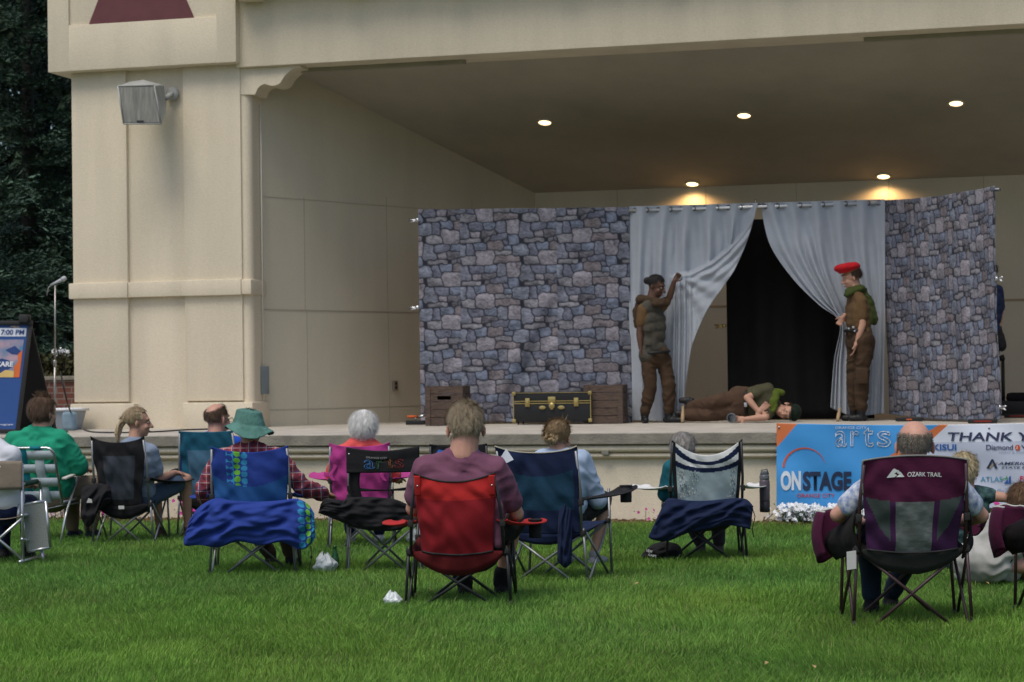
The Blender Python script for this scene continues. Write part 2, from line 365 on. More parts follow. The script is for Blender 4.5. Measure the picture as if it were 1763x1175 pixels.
# outdoor loudspeaker on the column
def loudspeaker():
    Y0 = uvz(u(250), VC, 0).y; f = [at(x, y, Y0 - .62) for x, y in ((203, 148.5), (265.5, 147.5), (278, 213.6), (213, 213.6))]; m_ = [at(x, y, Y0 - .40) for x, y in ((221, 141), (277, 146), (286, 196), (228, 200))]; b_ = [at(x, y, Y0 - .18) for x, y in ((246, 137), (282, 147), (287, 176), (250, 180))]
    r = empty('loudspeaker', uvz(u(300), VC, Z(300, 165, VC)), 'weathered grey horn loudspeaker mounted high on the left column', 'loudspeaker')
    MS = pm('weathered_speaker_grey', (.30, .31, .29), rough=.6, var=.18, scale=5, var2=(.40, .41, .39)); MG = pm('speaker_grille', (.22, .225, .20), rough=.7, var=.25, scale=7, stretch=(5, 5, .7), var2=(.30, .29, .26))
    mb = MB(); mb.add(f + m_ + b_, [(3, 2, 1, 0), (8, 9, 10, 11)] + [(i, (i + 1) % 4, (i + 1) % 4 + 4, i + 4) for i in range(4)] + [(i + 4, (i + 1) % 4 + 4, (i + 1) % 4 + 8, i + 8) for i in range(4)]); o = fixn(mb.obj('cabinet', MS, r, smooth=30)); bv = o.modifiers.new('b', 'BEVEL'); bv.width = .012; bv.segments = 2
    n = (f[1] - f[0]).cross(f[3] - f[0]).normalized(); n = n if n.y < 0 else -n; c = sum(f, Vector()) / 4
    mb = MB(); mb.prism([lerp(c, q, .93) + n * .004 for q in f], n * .008); fixn(mb.obj('grille', MG, r, smooth=False))
    mb = MB()
    for i in range(4): mb.tube([f[i] + n * .004, f[(i + 1) % 4] + n * .004], .010, 6)
    mb.obj('rim', MS, r)
    mb = MB(); p = lerp(f[3], f[2], .45) + (c - lerp(f[3], f[2], .45)) * .12 + n * .014; mb.box(p, (.08, .006, .022), ((f[1] - f[0]).normalized(), n, (f[0] - f[3]).normalized())); mb.obj('badge', pm('badge_dark', (.03, .03, .03), rough=.5), r, smooth=False)
    w = at(301, 164, Y0 + .0); w = uvz(u(300), VC + .01, w.z); a = at(285, 170, Y0 - .25)
    mb = MB(); mb.tube([a, lerp(a, w, .5) + Vector((0, 0, .01)), w], .030, 12); mb.lathe(w - FV * .02, [(.08, 0), (.08, .03), (.05, .035)], 18, FV); mb.obj('bracket', MS, r)
loudspeaker()
# grey box and outlet on the side wall
p = sidept(449, 655); mb = MB(); mb.box(p - sn * .04, (.12, .09, .33), (sd, sn, Vector((0, 0, 1))), bev=.006)
tag(mb.obj('electrical_box', pm('blue_grey_box', (.17, .20, .21), rough=.6), smooth=30), 'blue grey electrical box low on the inner side wall beside the column', 'electrical box')
p = sidept(678, 664); mb = MB(); mb.box(p - sn * .02, (.07, .04, .12), (sd, sn, Vector((0, 0, 1))), bev=.005)
wo = mb.obj('wall_outlet', pm('wall_outlet_brown', (.2, .17, .13), rough=.6), smooth=30); tag(wo, 'small wall outlet plate low on the inner wall left of the stone backdrop', 'outlet')
mb = MB(); 
for dz in (-.025, .025): mb.box(p - sn * .043 + Vector((0, 0, dz)), (.035, .006, .03), (sd, sn, Vector((0, 0, 1))))
mb.obj('socket', pm('black_plastic', (.015, .015, .016), rough=.5), wo, smooth=False)
# ceiling lights
nc = Vector(FV * -slope + Vector((0, 0, -1))).normalized(); nc = (FV * (-slope) + Vector((0, 0, -1))).normalized()
pc = uvz(0, VC, ZCF)
M_TRIM = pm('light_trim', (.55, .50, .42), rough=.5); M_BULB = pm('lit_diffuser', (1, .85, .6), emit=((1, .76, .42), 2.6))
LP = [(938, 210, 'far left of the front row', 'left lamp of the front row of three ceiling lights'), (1281, 198, '', 'middle lamp of the front row of three ceiling lights'), (1646, 177, '', 'right lamp of the front row, nearest the beam end'), (1192, 316, '', 'left of two back row ceiling lights, above the pale curtain'), (1521, 303, '', 'right of the two back row lights, above the stone panel')]
for i, (a, b, _, lab) in enumerate(LP):
    p = on_plane(a, b, pc, nc); back = i > 2
    r = empty('ceiling_light', p, 'round warm lit recessed lamp, ' + lab, 'ceiling light', 'recessed lights in the stage ceiling')
    mb = MB(); mb.lathe(p, [(.075, -.02), (.105, -.02), (.105, .012), (.095, .018), (.08, .018), (.075, .0)], 28, nc); mb.obj('trim_ring', M_TRIM, r, smooth=40)
    mb = MB(); mb.lathe(p, [(.0795, -.01), (.079, .010), (.055, .022), (.02, .027)], 28, nc); mb.obj('diffuser', M_BULB, r)
    ld = bpy.data.lights.new('lamp', 'SPOT'); ld.energy = 20 if back else 3; ld.color = (1, .58, .25); ld.spot_size = R(165); ld.spot_blend = .5; ld.shadow_soft_size = .06
    lo = bpy.data.objects.new('lamp', ld); COL.objects.link(lo); lo.parent = r; lo.location = nc * .06
    lo.rotation_euler = Vector((0, 0, -1)).rotation_difference(nc).to_euler()
# ground -----------------------------------------------------------------
mgr = pm('soil_under_grass', (.035, .075, .014), rough=1, var=.3, scale=8, bump=.5, bscale=40, var2=(.05, .10, .02))
mb = MB(); mb.add([(-400, -60, 0), (400, -60, 0), (400, 700, 0), (-400, 700, 0)], [(0, 1, 2, 3)]); tag(mb.obj('ground', mgr, smooth=False, loc=(0, 0, 0)), kind='structure')
# mulch bed
M_MULCH = pm('mulch', (.16, .095, .05), rough=1, var=.5, scale=60, bump=.8, bscale=50)
mb = MB(); bx(mb, uL, uR, V0 - .30, V0 + .12, -.05, .012); 
for k in range(2600):
    uu = random.uniform(-6, 8); vv = random.uniform(V0 - .34, V0 + .1); p = uvz(uu, vv, .015 + random.random() * .015); an = random.uniform(0, 3.14)
    d = Vector((math.cos(an), math.sin(an), random.uniform(-.4, .4))).normalized(); e = d.cross(Vector((0, 0, 1))).normalized(); mb.box(p, (random.uniform(.02, .06), random.uniform(.008, .02), .006), (d, e, d.cross(e)))
tag(mb.obj('mulch_bed', M_MULCH, smooth=False), kind='stuff')
# ================================================================== backdrop on stage
BA = at(720, 587, 25.0); BB = at(1525, 587, 24.0)
bdv = Vector((BB.x - BA.x, BB.y - BA.y, 0)).normalized(); bn = Vector((bdv.y, -bdv.x, 0))       # bn towards camera
def BD(px, py, off=0.): return on_plane(px, py, BA + bn * off, bn)
BC = at(1718, 587, 21.95); B2 = BB + bdv * .02
cdv = Vector((BC.x - B2.x, BC.y - B2.y, 0)).normalized(); cn = Vector((cdv.y, -cdv.x, 0))
def CD(px, py, off=0.): return on_plane(px, py, B2 + cn * off, cn)
STN = [(545, 305, 68, 88, 0), (670, 258, 92, 42, 1), (845, 252, 66, 38, 2), (980, 272, 52, 62, 0), (1117, 265, 76, 78, 3), (690, 338, 50, 28, 3), (830, 338, 92, 36, 4),
       (948, 382, 98, 38, 1), (1115, 405, 55, 54, 2), (625, 412, 112, 20, 5), (820, 410, 28, 24, 4), (1030, 446, 26, 18, 1), (725, 480, 68, 40, 2), (905, 475, 92, 50, 6),
       (1045, 500, 42, 26, 2), (1190, 525, 92, 66, 7), (615, 525, 46, 66, 1), (783, 612, 103, 80, 3), (990, 556, 92, 26, 5), (1035, 625, 138, 40, 6), (598, 642, 84, 46, 5)]
PAL = np.array([(.135, .143, .178), (.115, .122, .16), (.13, .15, .20), (.205, .193, .22), (.115, .113, .132), (.17, .17, .19), (.15, .134, .145), (.15, .165, .205)])
def _vnoise(x, y, seed):
    r = np.random.default_rng(seed).random((64, 64)); xi = np.floor(x).astype(int); yi = np.floor(y).astype(int); fx = x - xi; fy = y - yi
    fx = fx * fx * (3 - 2 * fx); fy = fy * fy * (3 - 2 * fy); g = lambda a, b: r[a % 64, b % 64]
    return (g(xi, yi) * (1 - fx) + g(xi + 1, yi) * fx) * (1 - fy) + (g(xi, yi + 1) * (1 - fx) + g(xi + 1, yi + 1) * fx) * fy
def stone_colors(X, Z_, seed=0):
    """X across, Z_ down in metres -> rgb of the printed rubble pattern"""
    sx = X * 144 * 6.526; sy = Z_ * 144 * 6.526
    strip = np.floor((sx - 470) / 1100.); loc = sx - 470 - strip * 1100
    tx = loc + 500 + (strip % 2 == 0) * 0; ty = sy + 60 + strip * 242
    wx = (_vnoise(tx / 70, ty / 60, 3) - .5) * 30; wy = (_vnoise(tx / 60 + 9, ty / 60, 4) - .5) * 26
    tx = tx + wx; ty = ty + wy
    m1 = np.full(X.shape, 999.); m2 = np.full(X.shape, 999.); idx = np.zeros(X.shape, int); ux = np.zeros(X.shape); uy = np.zeros(X.shape)
    for k, (a, b, w, h, c) in enumerate(STN):
        dx = (tx - a + 358.5) % 717 - 358.5; dy = (ty - b + 240) % 480 - 240
        rc = min(w, h) * .55; qx = np.maximum(np.abs(dx) - w + rc, 0); qy = np.maximum(np.abs(dy) - h + rc, 0); m = np.hypot(qx, qy) + np.minimum(np.maximum(np.abs(dx) - w + rc, np.abs(dy) - h + rc), 0) - rc
        nw = m < m1; m2 = np.where(nw, m1, np.minimum(m2, m)); idx = np.where(nw, k, idx); ux = np.where(nw, dx / w, ux); uy = np.where(nw, dy / h, uy); m1 = np.where(nw, m, m1)
    col = PAL[np.array([s[4] for s in STN])[idx]]
    n1 = _vnoise(tx / 26, ty / 14, 5); n2 = _vnoise(tx / 90 + idx * 3.1, ty / 60, 6); n3 = _vnoise(tx / 12, ty / 8, 8)
    edge = np.clip(1 - np.minimum(-m1 + 10, (m2 - m1) * .5) / 22., 0, 1)
    sh = (.62 + .62 * n1 + .45 * n2 + .36 * n3 - .45) * (1.15 - .42 * edge ** 2) * (1 - .16 * np.clip(uy, -1, 1) + .05 * ux)
    mort = np.clip(np.maximum((m1 - 3) / 7., (14.5 - (m2 - m1)) / 8.), 0, 1)
    out = col * sh[..., None] * 1.08
    out = out * (1 - mort[..., None]) + np.array((.024, .026, .036)) * mort[..., None]
    return out
def print_panel(name, fn, W, H, nu, nv, parent, x0=0., sx=1.):
    """fn(x, zdown) -> world"""
    mb = MB(); mb.grid(lambda s, t: fn(s * W, t * H), nu, nv); me = mb.me(name)
    s = np.tile(np.linspace(0, W, nu + 1), nv + 1); t = np.repeat(np.linspace(0, H, nv + 1), nu + 1)
    c = stone_colors(s * sx + x0, t); ca = me.color_attributes.new('Col', 'FLOAT_COLOR', 'POINT')
    ca.data.foreach_set('color', np.concatenate([c, np.ones((len(c), 1))], 1).astype(np.float32).ravel())
    return solid(link(name, me, attr_mat('stone_print_fabric', rough=.9, bump=.25, bscale=5), parent), .004)
M_STEEL = pm('steel', (.55, .56, .58), rough=.3, metal=1, var=.05)
M_PIPE = pm('dull_pipe', (.16, .17, .18), rough=.4, metal=.7, var=.05)
M_BRASS = pm('brass', (.42, .33, .13), rough=.35, metal=.9, var=.1)
# left panel
tl = BD(720, 361); tr = BD(1083, 357); Wl = (Vector((tr.x, tr.y, 0)) - Vector((tl.x, tl.y, 0))).length; Hl = tl.z - STZ - .04
def fl(x, z):
    p = tl + bdv * x; p.z = lerp(tl.z, tr.z, x / Wl) - z
    w = .012 * math.sin(x * 7 + .8 * math.sin(z * 1.3)) + .010 * nz(x * 3, z * 2)
    d = max(0, 1 - abs((x - 1.9) * 1.0 + (z - .6) * .55) / .45); w += .035 * d * math.sin((x * 1.0 + z * .5) * 16) * min(1, z)
    return p + bn * w
r = empty('stone_backdrop', tl + bdv * 1.2 - Vector((0, 0, Hl)), 'wide stone print cloth backdrop hanging left of the pale curtains behind trunk and crates', 'backdrop')
print_panel('printed_cloth', fl, Wl, Hl, 300, 290, r)
mb = MB(); mb.tube([tl - bdv * .0 - bn * .05 - Vector((0, 0, .04)), tr - bn * .05 - Vector((0, 0, .04))], .018); mb.tube([tl - bn * .05 + bdv * .05, BD(720, 361, -.05) + bdv * .05 - Vector((0, 0, Hl))], .018); mb.obj('frame_pipe', M_PIPE, r)
# right panel
tl2 = CD(1523, 345); tr2 = CD(1714, 320); W2 = (Vector((tr2.x, tr2.y, 0)) - Vector((tl2.x, tl2.y, 0))).length
bl2 = CD(1523, 713); br2 = CD(1722, 722)
def fr(x, t):
    u_ = x / W2; zt = lerp(tl2.z, tr2.z, u_) - .03 * math.sin(math.pi * u_); zb = lerp(bl2.z, br2.z, u_) - .03 * math.sin(math.pi * u_)
    p = tl2 + cdv * x; H2 = tr2.z - br2.z; p.z = lerp(zt, zb, t / 2.5)
    return p + cn * (.018 * math.sin(x * 9 + math.sin(t * 2)) + .014 * nz(x * 2.5, t * 2.2, 4)) + cdv * (.03 * t / 2.5 * u_)
r2 = empty('stone_backdrop', Vector((CD(1620, 720).x, CD(1620, 720).y, STZ)), 'stone print cloth panel standing angled at the right end of the backdrop beside the red beret actor', 'backdrop')
print_panel('printed_cloth', fr, W2, 2.5, 260, 290, r2, x0=.3, sx=1.5)
mb = MB(); mb.tube([tl2 - cn * .05 - Vector((0, 0, .04)), tr2 - cn * .05 - Vector((0, 0, .04))], .018); mb.tube([tr2 - cn * .06 - cdv * .22, Vector((tr2.x, tr2.y, STZ)) - cn * .06 - cdv * .22], .018); mb.obj('frame_pipe', M_PIPE, r2)
# clamps
def clamp(p, d, lab, M=M_STEEL):
    r = empty('spring_clamp', p, lab, 'clamp', 'clamps holding the backdrop'); up = Vector((0, 0, 1)); q = d.cross(up)
    mb = MB(); mb.tube([p - d * .03, p + d * .05, p + d * .11 + up * .012], [.010, .014, .008]); mb.obj('arm', M, r)
    mb = MB(); mb.tube([p - d * .03 - up * .01, p + d * .05 - up * .015, p + d * .10 - up * .03], [.008, .012, .007]); mb.obj('arm', M, r)
    mb = MB(); mb.lathe(p + d * .0 - q * .02, [(.02, 0), (.024, .01), (.024, .03), (.02, .04)], 14, q); mb.obj('pivot', M, r)
clamp(BD(719, 379, .03), -bdv, 'silver spring clamp near the top left edge of the wide stone backdrop')
clamp(BD(719, 530, .03), -bdv, 'silver spring clamp halfway down the left edge of the wide stone backdrop')
clamp(CD(1716, 480, .03), cdv, 'silver clamp halfway down the right edge of the angled stone panel')
clamp(CD(1722, 701, .03), cdv, 'silver clamp near the bottom right corner of the angled stone panel')
clamp(BD(1246, 561, -.5), -bdv, 'small brass clamp on the left edge of the black drape', M_BRASS)
# curtain rod
rod = empty('curtain_rod', BD(1300, 360), 'silver curtain rod passing through the tops of the pale grey curtains', 'curtain rod')
ra = BD(1083, 363); rb = BD(1527, 349)
mb = MB(); mb.tube([ra, rb], .017, 14); mb.obj('rod', pm('rod_satin', (.78, .79, .80), rough=.28, metal=.75), rod)
mb = MB(); p = BD(1302, 352); mb.tube([p - Vector((0, 0, .03)), p + Vector((0, 0, .02)), p + Vector((-.01, 0, .06))], [.02, .014, .006]); mb.tube([p + bdv * .02, p + bdv * .09], .012); mb.obj('hook', M_PIPE, rod)
M_CURT = fab('pale_grey_curtain', (.36, .39, .43), var=.04, bump=.2, bscale=14, rough=.8)
def rodz(x): return lerp(ra.z, rb.z, (x - 1083) / 444.)
def curtain(name, lab, x0, x1, nper, cols, hook=None):
    """cols: list of (u, [(px,py,amp) ...]) column paths"""
    r = empty(name, Vector((BD((x0 + x1) / 2, 720).x, BD((x0 + x1) / 2, 720).y, STZ)), lab, 'curtain', 'pale grey stage curtains')
    N = 40
    P = [(u_, polyline_pts(c, N + 1)) for u_, c in cols]
    def fn(s, t):
        for k in range(len(P) - 1):
            if s <= P[k + 1][0] or k == len(P) - 2: break
        f = (s - P[k][0]) / (P[k + 1][0] - P[k][0]); f = max(0, min(1, f))
        i = t * N; j = min(int(i), N - 1); g = i - j
        a = [lerp(P[k][1][j][q], P[k][1][j + 1][q], g) for q in range(4)]; b = [lerp(P[k + 1][1][j][q], P[k + 1][1][j + 1][q], g) for q in range(4)]
        px, py, amp, off = [lerp(a[q], b[q], f) for q in range(4)]
        ph = 2 * math.pi * nper * s
        a2 = amp * 1.35; w = -math.cos(ph) * lerp(.042, a2, sstep(0, .15, t)) + (.55 * a2 * math.sin(ph * 2.1 + 1.6 * math.sin(t * 4 + s * 3)) + .022 * nz(s * 7, t * 3, 2) + .007 * nz(s * 16, t * 6, 5)) * sstep(.02, .3, t)
        w += off
        if hook: w = hook(px, py, s, t, w)
        return BD(px, py, w)
    mb = MB(); mb.grid(fn, 190, 130); o = solid(mb.obj('cloth', M_CURT, r), .004)
    mb = MB()
    for k in range(int(nper * 2)):
        s = (k + .5) / (nper * 2); px = lerp(x0, x1, s); p = BD(px, 360); p.z = rodz(px) + .0
        q = [p + (Vector((0, 0, 1)) * math.cos(a) + (bn * .5 + bdv * .8).normalized() * math.sin(a)) * .027 for a in [2 * math.pi * i / 14 for i in range(15)]]
        mb.tube(q, .007, 6)
    objs(mb, 'grommet', pm('eyelet_dark_metal', (.10, .10, .10), rough=.4, metal=.5), r); return r
def tz(x): return 357 - (x - 1083) * .0285 - 1
TEN = [(1150, 476), (1162, 475), (1190, 470), (1225, 452), (1255, 428), (1280, 400), (1304, 366)]
def ten(x):
    if x <= 1150: return 476
    for (a, b), (c, d) in zip(TEN, TEN[1:]):
        if x <= c: return lerp(b, d, (x - a) / (c - a))
    return 366
def hookL(px, py, s, t, w):
    if s < .34: return w
    d = py - ten(px); k = sstep(-4, 5, d) * sstep(.34, .40, s); g = sstep(470, 490, py)
    fall = .030 * math.cos(px * 2 * math.pi / 9.5 + .8 * math.sin(py * .02)) * g * (1 - sstep(1172, 1205, px))
    rid = .030 * math.cos(d * 2 * math.pi / 17.) * math.exp(-max(0, d) / 34.) * (1 - .6 * g)
    fan = .016 * math.cos(math.atan2(py - 470, max(2, px - 1158)) * 15) * sstep(4, 14, d) * sstep(1166, 1185, px)
    return lerp(w, .105 + rid + fall + fan, k)
curtain('stage_curtain', 'left pale grey curtain, held aside by the actor with the hair bun', 1083, 1305, 5.5, [
    (0, [(1083, tz(1083), .02, 0), (1083, 480, .02, 0), (1084, 600, .02, 0), (1085, 724, .02, 0)]),
    (.30, [(1150, tz(1150), .03, 0), (1143, 480, .025, 0), (1140, 600, .02, 0), (1140, 726, .02, 0)]),
    (.38, [(1167, tz(1168), .03, 0), (1163, 420, .03, 0), (1159, 474, .02, 0), (1158, 600, .03, 0), (1156, 727, .03, 0)]),
    (.60, [(1216, tz(1215), .03, 0), (1215, 400, .03, 0), (1213, 452, .02, 0), (1200, 500, .03, 0), (1180, 600, .03, 0), (1168, 712, .03, 0)]),
    (.80, [(1261, tz(1262), .03, 0), (1261, 390, .03, 0), (1254, 430, .02, 0), (1228, 490, .03, 0), (1192, 590, .03, 0), (1174, 722, .03, 0)]),
    (1., [(1305, tz(1305), .02, 0), (1288, 410, .02, 0), (1266, 462, .02, 0), (1247, 491, .02, 0), (1221, 528, .02, 0), (1203, 564, .02, 0), (1188, 606, .02, 0), (1181, 645, .02, 0), (1177, 696, .02, 0)])], hook=hookL)
def hookR(px, py, s, t, w):
    k = (1 - sstep(.36, .5, s)) * sstep(.06, .2, t)
    return lerp(w, .07 + .030 * math.cos(s * 2 * math.pi * 8.5 + .6 * math.sin(t * 4)) + (.02 if s < .05 else 0), k)
curtain('stage_curtain', 'right pale grey curtain, pulled back beside the actor in the red beret', 1309, 1524, 5.5, [
    (0, [(1309, tz(1309), .02, 0), (1325, 420, .015, 0), (1365, 480, .015, 0), (1410, 525, .012, 0), (1446, 556, .012, 0), (1436, 620, .02, 0), (1430, 702, .02, 0)]),
    (.22, [(1350, tz(1352), .03, 0), (1378, 440, .02, 0), (1420, 515, .02, 0), (1449, 552, .01, 0), (1445, 630, .02, 0), (1443, 708, .02, 0)]),
    (.42, [(1398, tz(1398), .03, 0), (1412, 450, .02, 0), (1446, 535, .015, 0), (1462, 600, .02, 0), (1462, 650, .02, 0), (1462, 716, .02, 0)]),
    (.55, [(1425, tz(1425), .03, 0), (1440, 480, .02, 0), (1466, 560, .02, 0), (1472, 640, .02, 0), (1472, 718, .02, 0)]),
    (1, [(1524, tz(1524), .02, 0), (1524, 480, .02, 0), (1523, 600, .02, 0), (1522, 712, .02, 0)])], hook=hookR)
# black drape behind the opening
M_BLACK = fab('black_drape', (.006, .006, .006), bump=.2, sheen=.0)
def fd(s, t):
    px = lerp(1249, 1500, s); p = BD(px, 378, -.55); z0 = p.z; p.z = lerp(z0, STZ + .01, t); return p + bn * (.03 * math.sin(s * 30 + math.sin(t * 3)) )
r = empty('black_drape', BD(1350, 700, -.55), 'black cloth drape hanging behind the opening between the curtains', 'drape'); mb = MB(); mb.grid(fd, 80, 20); solid(mb.obj('cloth', M_BLACK, r), .004)
# also a short black skirt behind the right curtain and stone panel on the floor
# ---- crates
M_WOODD = pm('dark_crate_wood', (.075, .05, .038), rough=.8, var=.35, scale=14, bump=.3, bscale=40, stretch=(1, 1, 6), var2=(.115, .08, .062))
def crate(x0, x1, y0, y1, depth, off, lab, hole=True, side='r'):
    """front face given in pixels on plane offset off in front of backdrop"""
    p0 = BD(x0, y1, off); p0.z = STZ + .004; W = (BD(x1, y1, off) - BD(x0, y1, off)).length; H = BD(x0, y0, off).z - STZ
    r = empty('wooden_crate', p0 + bdv * W / 2, lab, 'crate', 'dark wooden crates on the stage'); up = Vector((0, 0, 1)); ax = (bdv, -bn, up)
    n = 5; h = H / n
    def slat_wall(orig, d, Ln, nrm, name, hole_=False):
        mb = MB()
        for k in range(n):
            c = orig + d * Ln / 2 + up * (h * (k + .5))
            if hole_ and k == n - 2:
                for sgn in (-1, 1): mb.box(orig + d * (Ln / 2 + sgn * (Ln / 4 + .04)) + up * (h * (k + .5)), (Ln / 2 - .08, .016, h - .006), (d, nrm, up), bev=.003)
                mb.box(c + up * h * .36, (.17, .016, h * .24), (d, nrm, up)); mb.box(c - up * h * .36, (.17, .016, h * .24), (d, nrm, up))
            else: mb.box(c, (Ln, .016, h - .006), (d, nrm, up), bev=.003)
        mb.obj(name, M_WOODD, r, smooth=False)
    slat_wall(p0, bdv, W, -bn, 'front_panel', hole); slat_wall(p0 - bn * depth, bdv, W, -bn, 'back_panel')
    slat_wall(p0 - bn * .01, -bn, depth - .02, bdv, 'side_panel'); slat_wall(p0 + bdv * W - bn * .01, -bn, depth - .02, bdv, 'side_panel')
    mb = MB()
    for a in (0.03, W - .03):
        mb.box(p0 + bdv * a + bn * .012 + up * H / 2, (.06, .014, H + .004), ax, bev=.003)
        mb.box(p0 + bdv * a - bn * (depth + .012) + up * H / 2, (.06, .014, H + .004), ax, bev=.003)
    objs(mb, 'corner_post', M_WOODD, r, smooth=False)
    mb = MB(); mb.box(p0 + bdv * W / 2 - bn * depth / 2 + up * .02, (W - .03, depth - .03, .015), ax); mb.obj('bottom', M_WOODD, r, smooth=False)
    mb = MB(); mb.box(p0 + bdv * W / 2 - bn * depth / 2 + up * (H - .03), (W - .03, depth - .03, .012), ax); mb.obj('lid', pm('crate_inside', (.02, .014, .01), rough=.9), r, smooth=False)
crate(733, 798, 666, 731, .38, .78, 'dark wooden slatted crate with hand slot at the left end of the backdrop')
crate(1006, 1073, 664, 729, .38, .55, 'dark wooden slatted crate right of the black trunk', hole=False)
# ---- trunk
def trunk():
    off = .62; p0 = BD(884, 729, off); p0.z = STZ + .035; q0 = BD(1018, 729, off); W = (Vector((q0.x, q0.y, 0)) - Vector((p0.x, p0.y, 0))).length; H = .335; D = .42; up = Vector((0, 0, 1)); ax = (bdv, -bn, up)
    r = empty('steamer_trunk', p0 + bdv * W / 2 - up * .035, 'black steamer trunk with brass edges, latches and lock between the two crates', 'trunk')
    MT = pm('trunk_black', (.012, .013, .014), rough=.45, bump=.2, bscale=90); zl = H * .66
    mb = MB(); mb.box(p0 + bdv * W / 2 - bn * D / 2 + up * zl / 2, (W, D, zl), ax, bev=.008); mb.obj('body', MT, r, smooth=30)
    mb = MB(); mb.box(p0 + bdv * W / 2 - bn * D / 2 + up * (zl + .003 + (H - zl) / 2), (W, D, H - zl - .003), ax, bev=.008); lid = mb.obj('lid', MT, r, smooth=30)
    mb = MB()
    for zz in (zl - .012, zl + .014): mb.box(p0 + bdv * W / 2 + bn * .003 + up * zz, (W + .004, .008, .010), ax)
    mb.box(p0 + bdv * W / 2 + bn * .003 + up * (H - .004), (W + .004, .008, .006), ax)
    for a in (.004, W - .004): mb.box(p0 + bdv * a + bn * .003 + up * H / 2, (.010, .009, H), ax)
    mb.obj('edge_trim', M_BRASS, r, smooth=False)
    for a, b in ((.01, .01), (W - .01, .01), (.01, H - .01), (W - .01, H - .01)):
        mb = MB(); mb.box(p0 + bdv * a + bn * .0 + up * b, (.045, .04, .045), ax, bev=.012); mb.obj('corner_cap', M_BRASS, r, smooth=30)
    for a in (.17, W - .17):
        mb = MB(); mb.box(p0 + bdv * a + bn * .012 + up * zl, (.055, .02, .10), ax, bev=.008); mb.box(p0 + bdv * a + bn * .024 + up * (zl - .005), (.03, .014, .06), ax, bev=.005); mb.obj('latch', M_BRASS, r, smooth=30)
    mb = MB(); c = p0 + bdv * W / 2 + bn * .014 + up * zl
    mb.box(c + up * .03, (.09, .016, .07), ax, bev=.01); mb.lathe(c - up * .04, [(.035, 0), (.035, .012), (.02, .02)], 16, bn); mb.box(c - up * .05, (.035, .03, .07), ax, bev=.01); mb.obj('lock', M_BRASS, r, smooth=30)
    for s in (-1, 1):
        mb = MB(); mb.lathe(c - up * .06 + bdv * s * .11, [(.028, 0), (.026, .008), (.008, .012)], 16, bn, squash=(1.5, .8)); mb.obj('stud', M_BRASS, r, smooth=30)
    for a in (.05, W - .05):
        for d in (.05, D - .05):
            mb = MB(); c = p0 + bdv * a - bn * d; mb.lathe(Vector((c.x, c.y, STZ + .018)) - bdv * .008, [(.012, 0), (.018, .003), (.018, .013), (.012, .016)], 12, bdv); mb.obj('caster', pm('black_plastic', (.015, .015, .016), rough=.5), r)
    mb = MB(); cc = p0 - bn * D / 2 - bdv * .012 + up * H * .5; mb.tube([cc + bn * .09, cc + bn * .08 - bdv * .025 - up * .01, cc - bn * .08 - bdv * .025 - up * .01, cc - bn * .09], .008); mb.obj('handle', pm('handle_leather', (.03, .018, .012), rough=.6), r)
trunk()
# ---- small stage things
M_RED = pm('tool_red', (.22, .018, .012), rough=.4); M_BP = pm('black_plastic', (.015, .015, .016), rough=.5)
p = BD(716, 727, .35); p.z = STZ + .002
r = empty('floor_bracket', p, 'black and orange metal foot bracket at the left end of the stone backdrop', 'bracket')
mb = MB(); mb.box(p + Vector((0, 0, .03)), (.22, .12, .05), (bdv, -bn, Vector((0, 0, 1))), bev=.006); mb.obj('base', M_BP, r, smooth=30)
mb = MB(); mb.tube([p + Vector((0, 0, .1)) - bdv * .1, p + Vector((0, 0, .1)) + bdv * .02], .016); mb.obj('grip', pm('orange_grip', (.5, .1, .02), rough=.5), r)
mb = MB(); mb.tube([p + Vector((0, 0, .1)) + bdv * .02, p + Vector((0, 0, .11)) + bdv * .12], [.012, .02]); mb.tube([p + Vector((0, 0, .05)), p + Vector((0, 0, .1))], .01); mb.obj('screw', M_STEEL, r)
# dark strip lights under the right panel
for i, (xa, xb) in enumerate(((1560, 1572), (1676, 1708), (1738, 1763))):
    p = CD((xa + xb) / 2, 722, .2) if i < 2 else ground(1752, 720, STZ); p.z = STZ + .002
    r = empty('floor_light', p, ['small black floor light with orange gel under the left end of the angled panel', 'black floor light bar with red gel under the right end of the angled panel', 'black floor light bar with red gel right of the angled panel'][i], 'stage light')
    mb = MB(); mb.box(p + Vector((0, 0, .022)), (.30, .12, .04), (FU, FV, Vector((0, 0, 1))), bev=.008); mb.obj('housing', M_BP, r, smooth=30)
    mb = MB(); mb.box(p + Vector((0, 0, .022)) - FV * .061, (.06 if i == 0 else .18, .006, .014), (FU, FV, Vector((0, 0, 1)))); mb.obj('gel', pm('orange_grip', (.5, .1, .02), rough=.5) if i == 0 else M_RED, r, smooth=False)
# black equipment pile right of the panel
p = ground(1750, 716, STZ)
r = empty('equipment_bag', p, 'pile of black equipment cases and bags on the stage right of the angled panel', 'equipment')
mb = MB(); mb.box(p + Vector((0, .2, .09)), (.5, .3, .18), (FU, FV, Vector((0, 0, 1))), bev=.03); mb.obj('case', M_BP, r, smooth=30)
mb = MB(); mb.box(p + Vector((.1, .18, .22)), (.35, .22, .12), (FU, FV, Vector((0, 0, 1))), bev=.05); mb.obj('bag', fab('black_bag', (.012, .012, .014)), r)
mb = MB(); q = at(1728, 716, p.y + .3); q.z = STZ
mb.tube([q, q + Vector((0, 0, .72))], .022); mb.tube([q + Vector((0, 0, .68)), q + Vector((-.02, 0, .74))], .035); mb.tube([q + Vector((-.05, 0, 0.02)), q + Vector((.18, 0, .16))], .02); mb.obj('stand_pole', M_BP, r)
